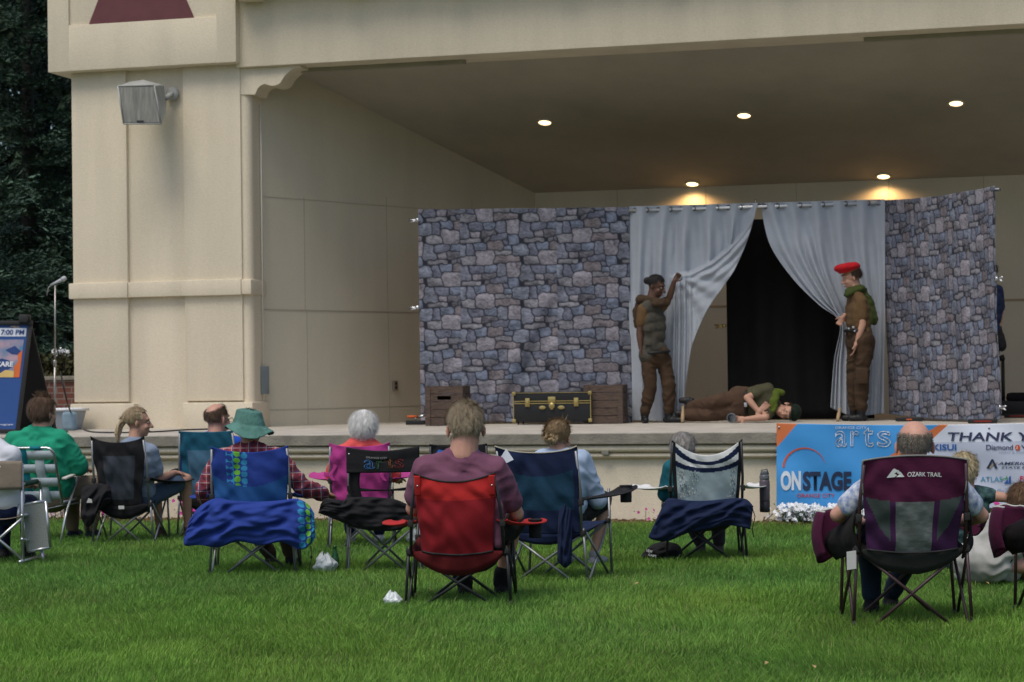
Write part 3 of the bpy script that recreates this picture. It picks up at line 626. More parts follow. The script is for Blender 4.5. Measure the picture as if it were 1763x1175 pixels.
# wooden sticks lying against curtain hems
for (a, b, c, d, lab) in ((1176, 700, 1175, 722, 'short pale wooden stick at the foot of the left curtain'), (1446, 703, 1442, 724, 'short pale wooden stick at the foot of the right curtain')):
    p = BD(c, d, .5); p.z = STZ + .01; q = BD(a, b, .36); mb = MB(); mb.tube([p, lerp(p, q, .4), q], [.018, .022, .012], 10); tag(mb.obj('wooden_stick', pm('pale_wood', (.34, .24, .14), rough=.6)), lab, 'stick')
# ---- mic stand
p = ground(94, 745, STZ); top = at(95, 492, p.y)
r = empty('microphone_stand', p, 'straight microphone stand with silver microphone at the left end of the stage', 'microphone stand')
mb = MB(); mb.lathe(p, [(.15, 0), (.15, .012), (.06, .03), (.02, .04)], 28); mb.obj('base', M_BP, r, smooth=40)
mb = MB(); mid = lerp(p, top, .47); mb.tube([p + Vector((0, 0, .03)), mid], .013); mb.tube([mid, top], .009); mb.lathe(mid - Vector((0, 0, .04)), [(.012, 0), (.02, .01), (.02, .07), (.012, .08)], 14); mb.obj('pole', pm('stand_metal', (.35, .33, .30), rough=.35, metal=.8), r)
mb = MB(); a = at(88, 491, p.y); b = at(110, 480, p.y); d = (b - a).normalized(); mb.tube([a - d * .01, a + d * .09, a + d * .13], [.011, .017, .02], 14); mb.lathe(a + d * .13, [(.02, 0), (.027, .012), (.029, .03), (.022, .052), (.008, .06)], 18, d); mb.obj('microphone', pm('mic_grille', (.5, .52, .54), rough=.45, metal=.5, bump=.5, bscale=300), r)
mb = MB(); mb.tube([a, a + Vector((-.03, 0, -.03)), a + Vector((-.05, 0, -.12))], .006); mb.obj('cable_tail', pm('grey_cable', (.25, .25, .24), rough=.5), r)
# cable running over stage to the column
c0 = p + Vector((.02, .0, .7)); mb = MB()
pts = [at(104, 640, p.y), at(118, 700, p.y + .2), ground(135, 733, STZ + .008), ground(150, 742, STZ + .008), ground(180, 745, STZ + .008), ground(260, 744, STZ + .008), ground(330, 740, STZ + .008), ground(440, 737.5, STZ + .008)]
mb.tube([Vector(q) for q in polyline_pts([tuple(q) for q in pts], 60)], .009, 8); tag(mb.obj('cable', M_BP), 'thin black cable looping from the microphone stand along the column foot', 'cable')
# ---- tote bin
p = ground(101, 741, STZ); r = empty('storage_bin', p, 'clear plastic storage bin with white rim behind the microphone stand', 'bin'); up = Vector((0, 0, 1))
M_CLEAR = pm('cloudy_plastic', (.30, .35, .40), rough=.25, trans=.25)
def bin_ring(z, w, d): return [p + FU * a * w / 2 + FV * (b * d / 2 + .15) + up * z for a, b in ((-1, -1), (1, -1), (1, 1), (-1, 1))]
lo_, hi_ = bin_ring(.003, .30, .26), bin_ring(.24, .40, .34); mb = MB(); mb.add(lo_ + hi_, [(0, 1, 2, 3)] + [(i, (i + 1) % 4, (i + 1) % 4 + 4, i + 4) for i in range(4)]); solid(mb.obj('tub', M_CLEAR, r, smooth=False), .006)
mb = MB(); h2 = bin_ring(.24, .43, .37)
for i in range(4): mb.tube([h2[i], h2[(i + 1) % 4]], .018, 8)
mb.obj('rim', pm('white_plastic', (.7, .72, .74), rough=.4), r)
p2 = ground(117, 742, STZ); mb = MB(); mb.box(p2 + FV * .05 + up * .11, (.16, .12, .22), (FU, FV, up), bev=.04); o = mb.obj('blue_bag', fab('pale_blue_bag', (.20, .29, .36))); tag(o, 'pale blue bag between the storage bin and the column', 'bag')
# ---- A-frame sign
def asign():
    pr = ground(30, 748, STZ) + FV * .0
    Y = pr.y; c = lambda x, y, dy=0: at(x, y, Y + dy)
    r = empty('a_frame_sign', c(20, 745), 'black A frame sign with blue event poster at the left end of the stage', 'sign')
    bl = c(-48, 741); br = c(28, 741); tlq = c(-30, 560, .16); trq = c(50, 560, .16)
    ex = (trq - tlq).normalized(); ey = (tlq - bl).normalized(); 
    nrm = (br - bl).cross(tlq - bl).normalized()
    if nrm.y > 0: nrm = -nrm
    Q = lambda s, t, o=0.: lerp(lerp(bl, br, s), lerp(tlq, trq, s), t) + nrm * o
    def frame(name, Qf):
        mb = MB()
        W = .06
        for (a, b) in (((-.03, -.02), (-.03, 1.03)), ((1.03, -.02), (1.03, 1.03)), ((-.03, -.01), (1.03, -.01)), ((-.03, 1.02), (1.03, 1.02))):
            P, T = Qf(*a), Qf(*b); d = (T - P); L_ = d.length; d.normalize(); w = d.cross(nrm); mb.box((P + T) / 2, (L_ + .03, .045, .03), (d, w, nrm), bev=.006)
        for s in (.02, .85): P = Qf(s, 1.03); T = Qf(s + .13, 1.09); mb.box((P + T) / 2, (.10, .04, .09), (ex, nrm, ey), bev=.01)
        mb.obj(name, M_BP, r, smooth=30)
    frame('front_frame', Q)
    off = Vector((.0, .95, 0)) + FU * .22
    Q2 = lambda s, t, o=0.: Q(s, t) + off * (1 - t)
    frame('rear_frame', Q2)
    mb = MB(); mb.add([Q2(0, 0), Q2(1, 0), Q2(1, 1), Q2(0, 1)], [(0, 1, 2, 3)]); solid(mb.obj('rear_panel', M_BP, r, smooth=False), .01)
    def quad(name, s0, s1, t0, t1, mat, o): mb = MB(); mb.add([Q(s0, t0, o), Q(s1, t0, o), Q(s1, t1, o), Q(s0, t1, o)], [(0, 1, 2, 3)]); return mb.obj(name, mat, ps, smooth=False)
    MB_ = pm('poster_blue', (.02, .07, .24), rough=.5, var=.03)
    mb = MB(); mb.add([Q(0, 0, .004), Q(1, 0, .004), Q(1, 1, .004), Q(0, 1, .004)], [(0, 1, 2, 3)]); ps = mb.obj('poster', MB_, r, smooth=False)
    quad('time_box', .35, .96, .89, .97, pm('poster_white', (.62, .66, .74), rough=.5), .007)
    quad('art_panel', .0, .93, .50, .86, pm('poster_sky', (.12, .30, .50), rough=.5, var=.35, scale=7, var2=(.5, .3, .34)), .007)
    quad('orange_block', .0, .34, .12, .48, pm('poster_orange', (.60, .13, .03), rough=.5), .007)
    def blob_(pts, mat, o=.009, nm='art_shape'): mb = MB(); mb.add([Q(a, b, o) for a, b in pts], [tuple(range(len(pts)))]); mb.obj(nm, mat, ps, smooth=False)
    MO = _mats['poster_orange']; MY = pm('poster_yellow', (.6, .42, .15), rough=.5); MP = pm('poster_pink', (.55, .12, .25), rough=.5); MN = pm('poster_navy', (.02, .05, .18), rough=.5)
    blob_([(.93, .50), (.93, .76), (.84, .72), (.86, .65), (.78, .60), (.80, .50)], MO); blob_([(.35, .50), (.80, .50), (.82, .56), (.6, .57), (.5, .54)], MY); blob_([(.0, .86), (0, .80), (.2, .83), (.3, .86)], MP)
    blob_([(.0, .60), (.5, .68), (.66, .66), (.74, .60), (.6, .55), (.4, .53), (.0, .53)], MN, .008); blob_([(.55, .76), (.75, .80), (.92, .74), (.92, .71), (.7, .72)], MN, .008)
    for k, (a, b) in enumerate(((.14, .72), (.26, .74), (.37, .73))):
        m = (MP, pm('poster_teal', (.05, .35, .28), rough=.5), MO)[k]
        blob_([(a - .03, b - .10), (a + .03, b - .10), (a + .025, b + .03), (a - .025, b + .03)], m, .011); blob_([(a + .022 * math.cos(t), b + .055 + .02 * math.sin(t)) for t in [i * .785 for i in range(8)]], MN, .011)
    def tx(s, x0, x1, y0, y1, mat, **k): me = place_text(s, lambda x, y: Q(x, y, .013), x0, x1, y0, y1, **k); link('lettering', me, mat, ps, smooth=False)
    MW = pm('poster_white2', (.72, .74, .78), rough=.5)
    tx('7:00 PM', .42, .92, .905, .955, MN, bold=.02); tx('CARE', .38, .76, .60, .65, MW, bold=.03); tx('@', .40, .48, .54, .58, MW)
    tx('0', .22, .32, .36, .42, MW, bold=.02); tx('cityprogram', .40, .92, .04, .06, MW); tx('FREE', .62, .80, .975, .99, MY)
asign()
# ================================================================== people
DG = lambda: bpy.context.evaluated_depsgraph_get()
def _ell(mb, c, r, ax=None, n=16):
    ax = ax or (Vector((1, 0, 0)), Vector((0, 1, 0)), Vector((0, 0, 1)))
    vs = []; fs = []; m = n // 2
    for i in range(m + 1):
        th = math.pi * i / m
        for j in range(n):
            ph = 2 * math.pi * j / n; d = (math.sin(th) * math.cos(ph) * r[0], math.sin(th) * math.sin(ph) * r[1], math.cos(th) * r[2])
            vs.append(Vector(c) + ax[0] * d[0] + ax[1] * d[1] + ax[2] * d[2])
    for i in range(m):
        for j in range(n):
            a = i * n + j; b = i * n + (j + 1) % n
            fs.append((a, b, b + n, a + n))
    mb.add(vs, fs)
def cap(mb, a, b, ra, rb, n=14, flat=1., fdir=None):
    """tapered capsule; optional flattening along fdir"""
    a = Vector(a); b = Vector(b); d = b - a
    if d.length < 1e-5: d = Vector((0, 0, 1e-3))
    t = d.normalized()
    if fdir is not None: w = (fdir - t * fdir.dot(t)).normalized()
    else:
        q = Vector((0, 0, 1)) if abs(t.z) < .9 else Vector((1, 0, 0)); w = (q - t * q.dot(t)).normalized()
    u = t.cross(w); rows = []
    for i in range(5): an = math.pi / 2 * (1 - i / 4.); rows.append((a - t * ra * math.sin(an), ra * math.cos(an)))
    for i in range(5): an = math.pi / 2 * i / 4.; rows.append((b + t * rb * math.sin(an), rb * math.cos(an)))
    vs = []; fs = []
    for p, r_ in rows:
        r_ = max(r_, 1e-4)
        for j in range(n): an = 2 * math.pi * j / n; vs.append(p + u * (r_ * math.cos(an)) + w * (r_ * math.sin(an) * flat))
    for i in range(len(rows) - 1):
        for j in range(n): x = i * n + j; y = i * n + (j + 1) % n; fs.append((x, y, y + n, x + n))
    fs.append(tuple(range(n))[::-1]); fs.append(tuple((len(rows) - 1) * n + j for j in range(n)))
    mb.add(vs, fs)
def fuse(mb, voxel=.009, smooth=6, fold=0., fscale=8., seed=0, fac=.5):
    me = mb.me('f'); bm = bmesh.new(); bm.from_mesh(me); bmesh.ops.recalc_face_normals(bm, faces=bm.faces[:]); bm.to_mesh(me); bm.free()
    o = bpy.data.objects.new('f', me); COL.objects.link(o)
    m = o.modifiers.new('r', 'REMESH'); m.mode = 'VOXEL'; m.voxel_size = voxel; m.use_smooth_shade = True
    s = o.modifiers.new('s', 'SMOOTH'); s.iterations = smooth; s.factor = fac
    out = bpy.data.meshes.new_from_object(o.evaluated_get(DG())); bpy.data.objects.remove(o); bpy.data.meshes.remove(me); out.materials.clear()
    if fold:
        n = len(out.vertices); co = np.empty(n * 3, np.float32); no = np.empty(n * 3, np.float32); out.vertices.foreach_get('co', co); out.vertices.foreach_get('normal', no); co = co.reshape(-1, 3); no = no.reshape(-1, 3)
        d = np.array([(1 - 2 * abs(mnoise.noise(Vector((x * fscale + seed, y * fscale, z * fscale * 1.4 + 1.5 * mnoise.noise(Vector((x * 4, y * 4, z * 4))))))) ) for x, y, z in co]) * fold
        out.vertices.foreach_set('co', (co + no * d[:, None]).astype(np.float32).ravel()); out.update()
    return out
SKIN = {'fair': pm('skin_fair', (.42, .235, .165), rough=.55, var=.08, scale=14), 'pink': pm('skin_pink', (.50, .27, .20), rough=.5, var=.1, scale=14), 'dark': pm('skin_dark', (.085, .043, .028), rough=.5, var=.1, scale=14), 'tan': pm('skin_tan', (.33, .18, .115), rough=.55, var=.08, scale=14)}
M_EYEW = pm('eye_white', (.32, .29, .26), rough=.4); M_EYED = pm('eye_dark', (.02, .015, .01), rough=.2); M_LIP = pm('lips', (.30, .10, .085), rough=.5)
class Head:
    def __init__(s, c, fwd, up=(0, 0, 1), sc=1.):
        s.c = Vector(c); s.f = Vector(fwd).normalized(); u_ = Vector(up); s.u = (u_ - s.f * u_.dot(s.f)).normalized(); s.r = s.f.cross(s.u).normalized(); s.s = sc * 1.07
    def P(s, x, y, z): return s.c + (s.r * x + s.f * y + s.u * z) * s.s
    def ax(s): return (s.r, s.f, s.u)
    def ell(s, mb, c, r, n=18): _ell(mb, s.P(*c), [q * s.s for q in r], s.ax(), n)
    def build(s, mb, neck, nr=.056):
        s.ell(mb, (0, -.012, .032), (.076, .094, .088), 24); s.ell(mb, (0, .030, -.040), (.060, .062, .072)); s.ell(mb, (0, .060, -.088), (.026, .024, .022))
        s.ell(mb, (0, .074, .036), (.052, .02, .014)); cap(mb, s.P(0, .092, .012), s.P(0, .114, -.026), .009 * s.s, .0145 * s.s)
        s.ell(mb, (0, .086, -.060), (.024, .012, .006), 12); s.ell(mb, (0, .084, -.070), (.020, .013, .006), 12)
        for q in (-1, 1):
            s.ell(mb, (q * .036, .060, -.030), (.026, .026, .024)); _ell(mb, s.P(q * .086, -.012, -.008), [.0085 * s.s, .019 * s.s, .034 * s.s], (s.r, (s.f + s.r * q * -.6).normalized(), s.u), 12); s.ell(mb, (q * .013, .096, -.028), (.009, .010, .007), 10)
        cap(mb, s.P(0, -.018, -.03), neck, nr * s.s, nr * 1.12 * s.s)
    def details(s, parent, lips=True):
        for q in (-1, 1):
            mb = MB(); _ell(mb, s.P(q * .031, .0795, .008), [.0105 * s.s, .0105 * s.s, .007 * s.s], s.ax(), 12); e = mb.obj('eye', M_EYEW, parent)
            mb = MB(); _ell(mb, s.P(q * .031, .0865, .008), [.0048 * s.s] * 3, s.ax(), 10); mb.obj('iris', M_EYED, e)
        mb = MB(); _ell(mb, s.P(0, .0965, -.065), [.022 * s.s, .006 * s.s, .007 * s.s], s.ax(), 12); mb.obj('lips', M_LIP, parent)
def hair(parent, H, mat, pred, length=.05, n=2200, comb=(0, -1, -.6), puff=1.07, lift=.012, width=.004, extra=None, name='hair', seed=1, jitter=.35, root=(0, -.014, .034), rad=(.078, .097, .091), gravity=.5, cap_pred=None, bmp=None):
    """scalp cap + tapering strands as one mesh. pred(x, y, z) of the unit direction in head space"""
    rn = random.Random(seed); mb = MB(); nth, nph = 26, 40
    cp = cap_pred or pred
    def pt(d, k=1.): return H.P(root[0] + d[0] * rad[0] * puff * k, root[1] + d[1] * rad[1] * puff * k, root[2] + d[2] * rad[2] * puff * k)
    vs = []; D = []
    for i in range(nth + 1):
        th = math.pi * i / nth
        for j in range(nph):
            ph = 2 * math.pi * j / nph; d = (math.sin(th) * math.cos(ph), math.sin(th) * math.sin(ph), math.cos(th)); D.append(d)
            vs.append(pt(d, 1 + (.03 * mnoise.noise(Vector(d) * 5) if puff > 1.02 else 0)))
    fs = []
    for i in range(nth):
        for j in range(nph):
            q = (i * nph + j, i * nph + (j + 1) % nph, (i + 1) * nph + (j + 1) % nph, (i + 1) * nph + j)
            dm = [sum(D[k][m] for k in q) / 4 for m in range(3)]
            if cp(*dm): fs.append(q)
    mb.add(vs, fs)
    cnt = 0; tries = 0; cb = comb if callable(comb) else Vector(comb)
    while cnt < n and tries < n * 12:
        tries += 1; z_ = rn.uniform(-1, 1); ph = rn.uniform(0, 6.283); q = math.sqrt(1 - z_ * z_); d = (q * math.cos(ph), q * math.sin(ph), z_)
        if not pred(*d): continue
        cnt += 1; nd = Vector(d); t = cb(*d) if callable(comb) else cb.copy()
        t = Vector(t); t = t - nd * t.dot(nd) * .85; t += Vector((rn.gauss(0, jitter), rn.gauss(0, jitter), rn.gauss(0, jitter))) * .6
        if t.length < .05: continue
        t.normalize(); L = length * rn.uniform(.55, 1.15); p = Vector((root[0] + d[0] * rad[0] * puff, root[1] + d[1] * rad[1] * puff, root[2] + d[2] * rad[2] * puff))
        pts = [p]; dir_ = (t + nd * lift / max(length, .01) * 3).normalized(); k = 4
        for m in range(k):
            pts.append(pts[-1] + dir_ * (L / k)); dir_ = (dir_ + Vector((0, 0, -gravity * L / k * 12 / max(1, 1)))).normalized()
            e = Vector(((pts[-1].x - root[0]) / rad[0], (pts[-1].y - root[1]) / rad[1], (pts[-1].z - root[2]) / rad[2]))
            if e.length < puff * 1.005: e2 = e.normalized() * puff * 1.01; pts[-1] = Vector((root[0] + e2.x * rad[0], root[1] + e2.y * rad[1], root[2] + e2.z * rad[2]))
        W = [H.P(*q_) for q_ in pts]; sd_ = (W[-1] - W[0]).cross(H.P(*(Vector(pts[0]) + nd)) - W[0])
        if sd_.length < 1e-7: continue
        sd_.normalize(); b = len(mb.v)
        for m, q_ in enumerate(W):
            w = width * H.s * (1 - m / k * .85) * .5; mb.v += [tuple(q_ - sd_ * w), tuple(q_ + sd_ * w)]
        for m in range(k): mb.f.append((b + 2 * m, b + 2 * m + 1, b + 2 * m + 3, b + 2 * m + 2)); mb.mi.append(0)
    if extra: extra(mb)
    return mb.obj(name, mat, parent)
def hmat(name, c, c2): return pm(name, c, rough=.55, var=.25, scale=60, var2=c2, bump=.5, bscale=160, stretch=(1, 1, .25))
def hand(mb, wrist, d, pn, s=1., curl=.5, right=1, spread=.12, thumb=1.):
    """palm from wrist along d, palm normal pn; fingers curl towards pn"""
    d = Vector(d).normalized(); pn = Vector(pn); pn = (pn - d * pn.dot(d)).normalized(); sd_ = d.cross(pn) * right; w = Vector(wrist)
    pc = w + d * .045 * s; ax = (sd_, d, pn); _ell(mb, pc, (.040 * s, .052 * s, .016 * s), ax, 14); cap(mb, w - d * .03 * s, w + d * .015 * s, .026 * s, .026 * s)
    for k, (x, L) in enumerate(((-.030, .070), (-.010, .080), (.010, .075), (.029, .058))):
        p = w + (d * .085 + sd_ * x) * s; dr = (d + sd_ * x * spread * 30).normalized(); a = 0; q = p - d * .02 * s; r_ = .0095 * s
        for m, f in enumerate((.45, .32, .23)):
            a += curl * (.7 if m == 0 else 1.) * 1.0; dd = dr * math.cos(a) + pn * math.sin(a); nx = (q if m else p) + dd * L * f * s
            cap(mb, q, nx, r_, r_ * .92, 8); q = nx; r_ *= .92
    b = w + (d * .02 - sd_ * .026) * s; dd = (d * .6 - sd_ * .75 * thumb + pn * .35).normalized(); m1 = b + dd * .04 * s; dd2 = (d * .85 - sd_ * .3 * thumb + pn * .4).normalized(); m2 = m1 + dd2 * .034 * s
    cap(mb, b, m1, .014 * s, .011 * s, 8); cap(mb, m1, m2, .011 * s, .009 * s, 8)
class Fig:
    """a figure from joints in world space. J: dict name->Vector"""
    def __init__(s, J, sc=1., bulk=1., shw=None): s.J = {k: Vector(v) for k, v in J.items()}; s.s = sc; s.b = bulk
    def torso(s, mb, inf=0., lo=True):
        J = s.J; k = s.s; b = s.b; sh = J['shR'] - J['shL']; sd_ = sh.normalized(); nk = J['neck']; ch = (J['shL'] + J['shR']) / 2; pv = (J['hipL'] + J['hipR']) / 2; up = (nk - pv).normalized()
        fw = up.cross(sd_); fw = fw.normalized()
        w = sh.length / 2
        cap(mb, J['shL'] - sd_ * 0 + sd_ * .02 * k, J['shR'] - sd_ * .02 * k, .062 * k + inf, .062 * k + inf)
        cap(mb, ch + up * .025 * k, nk, .075 * k + inf, .058 * k + inf * .7)
        for q in (-1, 1): cap(mb, ch + sd_ * q * w * .80, nk - up * .01, .055 * k + inf, .055 * k + inf)
        c1 = lerp(ch, pv, .22); c2 = lerp(ch, pv, .55); c3 = lerp(ch, pv, .8); D = .115 * k * b + inf
        cap(mb, c1 - sd_ * w * .55, c1 + sd_ * w * .55, D, D, flat=.95, fdir=fw); cap(mb, c2 - sd_ * w * .42 * b, c2 + sd_ * w * .42 * b, D, D, flat=1., fdir=fw)
        cap(mb, lerp(c1, c2, .5) - sd_ * w * .5, lerp(c1, c2, .5) + sd_ * w * .5, D, D)
        cap(mb, c3 - sd_ * w * .40 * b, c3 + sd_ * w * .40 * b, D, D)
        if lo: cap(mb, pv - sd_ * .08 * k, pv + sd_ * .08 * k, .115 * k * b + inf, .115 * k * b + inf)
    def arm(s, mb, q, inf=0., t=2., fr=1.):
        """t: how far down: 0..1 upper arm, 1..2 forearm"""
        J = s.J; k = s.s * fr; a, b, c = J['sh' + q], J['el' + q], J['wr' + q]
        if t <= 1: cap(mb, a, lerp(a, b, t), .056 * k + inf, .047 * k + inf)
        else:
            cap(mb, a, b, .056 * k + inf, .040 * k + inf); e = lerp(b, c, t - 1)
            if t > 1.4: m = lerp(b, c, .35); cap(mb, b, m, .041 * k + inf, .041 * k + inf); cap(mb, m, e, .041 * k + inf, lerp(.041, .027, min(1, (t - 1 - .35) / .65)) * k + inf)
            else: cap(mb, b, e, .041 * k + inf, .041 * k + inf)
    def leg(s, mb, q, inf=0., t=2., fr=1.):
        J = s.J; k = s.s * fr; a, b, c = J['hip' + q], J['kn' + q], J['an' + q]
        if t <= 1: cap(mb, a, lerp(a, b, t), .088 * k * s.b + inf, lerp(.088, .062, t) * k + inf)
        else:
            cap(mb, a, b, .088 * k * s.b + inf, .058 * k + inf); e = lerp(b, c, t - 1)
            if t > 1.4: m = lerp(b, c, .3); cap(mb, b, m, .056 * k + inf, .056 * k + inf); cap(mb, m, e, .056 * k + inf, .038 * k + inf)
            else: cap(mb, b, e, .056 * k + inf, .055 * k + inf)
    def body(s, parent, H, skin, hands=None, legs=2., voxel=.008, torso=True, nr=.056):
        mb = MB(); 
        if torso: s.torso(mb, -.012)
        for q in 'LR':
            if 'el' + q in s.J: s.arm(mb, q)
            if 'kn' + q in s.J and legs: s.leg(mb, q, -.004)
        if H: H.build(mb, s.J['neck'], nr)
        for h in (hands or []): hand(mb, *h[:3], **h[3])
        o = link('body', fuse(mb, voxel, 3), SKIN[skin], parent); return o
    def shirt(s, parent, mat, sleeve=.55, inf=.014, voxel=.010, fold=.006, name='shirt', lo=True, extra=None, seed=0, sinf=None):
        mb = MB(); s.torso(mb, inf, lo)
        for q in 'LR':
            if 'el' + q in s.J: s.arm(mb, q, inf if sinf is None else sinf, sleeve)
        if extra: extra(mb)
        return link(name, fuse(mb, voxel, 11, fold, 9, seed), mat, parent)
    def pants(s, parent, mat, t=1.95, inf=.014, voxel=.010, fold=.006, name='trousers', seed=5, extra=None):
        mb = MB(); J = s.J; sd_ = (J['hipR'] - J['hipL']).normalized(); pv = (J['hipL'] + J['hipR']) / 2; up = ((J['shL'] + J['shR']) / 2 - pv).normalized()
        cap(mb, pv - sd_ * .07 * s.s, pv + sd_ * .07 * s.s, .118 * s.s * s.b + inf, .118 * s.s * s.b + inf); cap(mb, pv + up * .07 * s.s - sd_ * .06, pv + up * .07 * s.s + sd_ * .06, .108 * s.s * s.b + inf, .108 * s.s * s.b + inf)
        for q in 'LR':
            if 'kn' + q in s.J: s.leg(mb, q, inf, t)
        if extra: extra(mb)
        return link(name, fuse(mb, voxel, 9, fold, 8, seed), mat, parent)
    def shoes(s, parent, mat, high=.0, sc=1., name='shoe', inf=0.):
        for q in 'LR':
            if 'toe' + q not in s.J: continue
            J = s.J; a = J['an' + q]; t = J['toe' + q]; k = s.s * sc; mb = MB(); d = (t - a); d.z = 0; d.normalize(); z0 = min(a.z, t.z)
            hl = a - d * .035 * k; hl.z = t.z
            cap(mb, hl, t - d * .06 * k, .036 * k, .042 * k); cap(mb, t - d * .08 * k, t - d * .02 * k, .042 * k, .034 * k); cap(mb, a, lerp(hl, t, .25), .042 * k, .046 * k)
            if high: kn = J['kn' + q]; cap(mb, a, a + (kn - a).normalized() * high, .050 * k, .056 * k)
            link(name, fuse(mb, .007, 3), mat, parent)
# ================================================================== folding chairs
ZV = Vector((0, 0, 1))
class Loc:
    def __init__(s, px, py, yaw=0., z=0.):
        s.b = ground(px, py); s.b.z = z; s.yaw = R(yaw); c, n = math.cos(s.yaw), math.sin(s.yaw); s.x = Vector((c, n, 0)); s.y = Vector((-n, c, 0)); s.ppm = FPX / s.b.y
    def __call__(s, x, y, z): return s.b + s.x * x + s.y * y + ZV * z
def tubeobj(name, pts, r, mat, parent, n=10):
    mb = MB(); mb.tube(pts, r, n); return mb.obj(name, mat, parent)
M_STEELG = pm('grey_tube', (.23, .24, .25), rough=.35, metal=.6, var=.06)
M_BLKT = pm('black_tube', (.018, .018, .02), rough=.4, spec=.5)
M_MART = pm('dark_maroon_tube', (.045, .022, .026), rough=.4, spec=.5)
M_FOOT = pm('rubber', (.02, .02, .02), rough=.7)
def quad_chair(L, label, W=.56, Wt=.50, Wb=.46, zs=.36, zt=.84, D=.46, lean=.12, bulge=.05, sag=.03, zback=None, frame=None, back=None, mfn=None, seat=None, arm=None, zarm=.56, zarm_r=None, arms=(1, 1), cup=(0, 1), seat_sag=.15, splay=.07, group='folding camp chairs on the lawn', corner=0., arm_kw=None, back_name='backrest', wr=.010, armfn=None, name='camp_chair', posts=True, wbend=0.):
    r = empty(name, L.b, label, 'chair', group); zback = zs if zback is None else zback; fr = frame or M_STEELG; seed = L.b.x * 7.3
    for s in (-1, 1):
        for (y, z1, yt) in ((0, zs + .03, 0), (D, zarm - .02, D + .02)):
            p = L(s * (W / 2 + .025), y, .012); o = tubeobj('leg', [p, L(s * W / 2, yt, z1)], .0095, fr, r)
            mb = MB(); mb.lathe(p - ZV * .012, [(.018, 0), (.022, .006), (.018, .025), (.011, .04)], 12); mb.obj('foot', M_FOOT, o)
        tubeobj('back_post', [L(s * (W / 2 - .012), -.005, zs - .03), L(s * lerp(W, Wt, .5) / 2, -lean * .45, lerp(zs, zt, .5)), L(s * (Wt / 2 - .008), -lean, zt - .02)], .0105, fr, r)
        tubeobj('cross_bar', [L(s * W / 2, .012, zs), L(-s * (W / 2 - .09), .012, .012)], .0095, fr, r)
        tubeobj('cross_bar', [L(s * W / 2, D, zs + .05), L(-s * (W / 2 - .09), D, .012)], .0095, fr, r)
        tubeobj('cross_bar', [L(s * (W / 2 + .012), .02, zs), L(s * (W / 2 + .03), D - .05, .012)], .009, fr, r)
        tubeobj('cross_bar', [L(s * (W / 2 + .002), D, zs + .04), L(s * (W / 2 + .015), .06, .012)], .009, fr, r)
        mb = MB(); mb.box(L(s * W / 2, 0, zs), (.035, .04, .035), (L.x, L.y, ZV), bev=.008); mb.box(L(s * W / 2, D, zs + .05), (.035, .04, .035), (L.x, L.y, ZV), bev=.008); mb.box(L(s * lerp(W, Wt, .35) / 2, -lean * .35, lerp(zs, zt, .36)), (.034, .034, .045), (L.x, L.y, ZV), bev=.008)
        objs(mb, 'hinge', M_FOOT, r, smooth=30)
    # backrest
    def bf(u_, t):
        s = u_ * 2 - 1; edge = 1 - s * s
        w = lerp(Wb, Wt, sstep(.0, .9, t)) + wbend * math.sin(math.pi * t); z = lerp(zback, zt, t) - sag * edge * sstep(.55, 1, t) - (seat_sag * .12 * edge) * (1 - t) + corner * (abs(s) ** 6) * sstep(.8, 1, t)
        y = -lean * t ** 1.0 * 1. - bulge * edge ** .8 * math.sin(math.pi * min(1, t * .75 + .25)) - .004
        y += wr * nz(s * 2.2 + seed, t * 5 + s * 2.5, seed) * 1.6 + wr * .6 * math.sin((t * 16 + abs(s) * 6 + 2 * nz(s * 3, t * 3, seed))) * (.35 + .65 * abs(s)) * sstep(0, .2, 1 - edge * .9)
        return L(s * w / 2, y, z)
    if back is not False:
        mb = MB(); mb.grid(bf, 72, 72, mfn=mfn, flip=False); solid(mb.obj(back_name, back, r), .005)
        edge_m = _mats.get('piping_black') or pm('piping_black', (.02, .02, .022), rough=.7)
    # seat
    def sf(u_, t):
        s = u_ * 2 - 1; e = 1 - s * s
        z = lerp(zs, zs + .055, t) - seat_sag * e ** .8 * (math.sin(math.pi * (t * .68 + .30)) ** .7) + .004 * nz(s * 4, t * 4, seed)
        return L(s * (W / 2 - .004), .0 + t * (D + .01), z)
    if seat is not False:
        mb = MB(); mb.grid(sf, 40, 30); mb.grid(lambda u_, t: lerp(bf(u_, 0), sf(u_, 0), t) + ZV * .0, 40, 3); solid(mb.obj('seat', seat or back, r), .005)
    # arm straps
    zr = zarm if zarm_r is None else zarm_r
    for k, s in enumerate((-1, 1)):
        if not arms[k]: continue
        za = zarm; zp = lerp(zs, zt, .40); fn = None
        def af(u_, t, s=s):
            x0 = lerp(W, Wt, .4) / 2; w_ = lerp(.035, .075, sstep(.1, .75, t)); 
            if t > .86: w_ *= math.sqrt(max(0, 1 - ((t - .86) / .16) ** 2))
            cx = lerp(x0, W / 2 + splay + .03, sstep(0, .8, t)); y = lerp(-.04, D + .12, t); z = lerp(zp, za, t ** .8) - .025 * math.sin(math.pi * t)
            q = u_ * 2 - 1
            return L(s * (cx + q * w_), y, z - .010 * (1 - q * q))
        am = (arm if isinstance(arm, (list, tuple)) else [arm or seat or (back[0] if isinstance(back, (list, tuple)) else back)])
        mb = MB(); mb.grid(armfn(af, s) if armfn else af, 12, 40); o = solid(mb.obj('armrest', am[0], r), .007)
        if cup[k]:
            c = L(s * (W / 2 + splay + .03), D + .02, za); mb = MB(); mb.lathe(c - ZV * .115, [(.038, 0), (.040, .01), (.041, .11)], 20); mb.tube([c + (L.x * math.cos(a) + L.y * math.sin(a)) * .042 for a in [i * .3 for i in range(22)]], .005, 6); mb.obj('cup_holder', pm('mesh_black', (.02, .02, .022), rough=.8), r)
    return r, bf
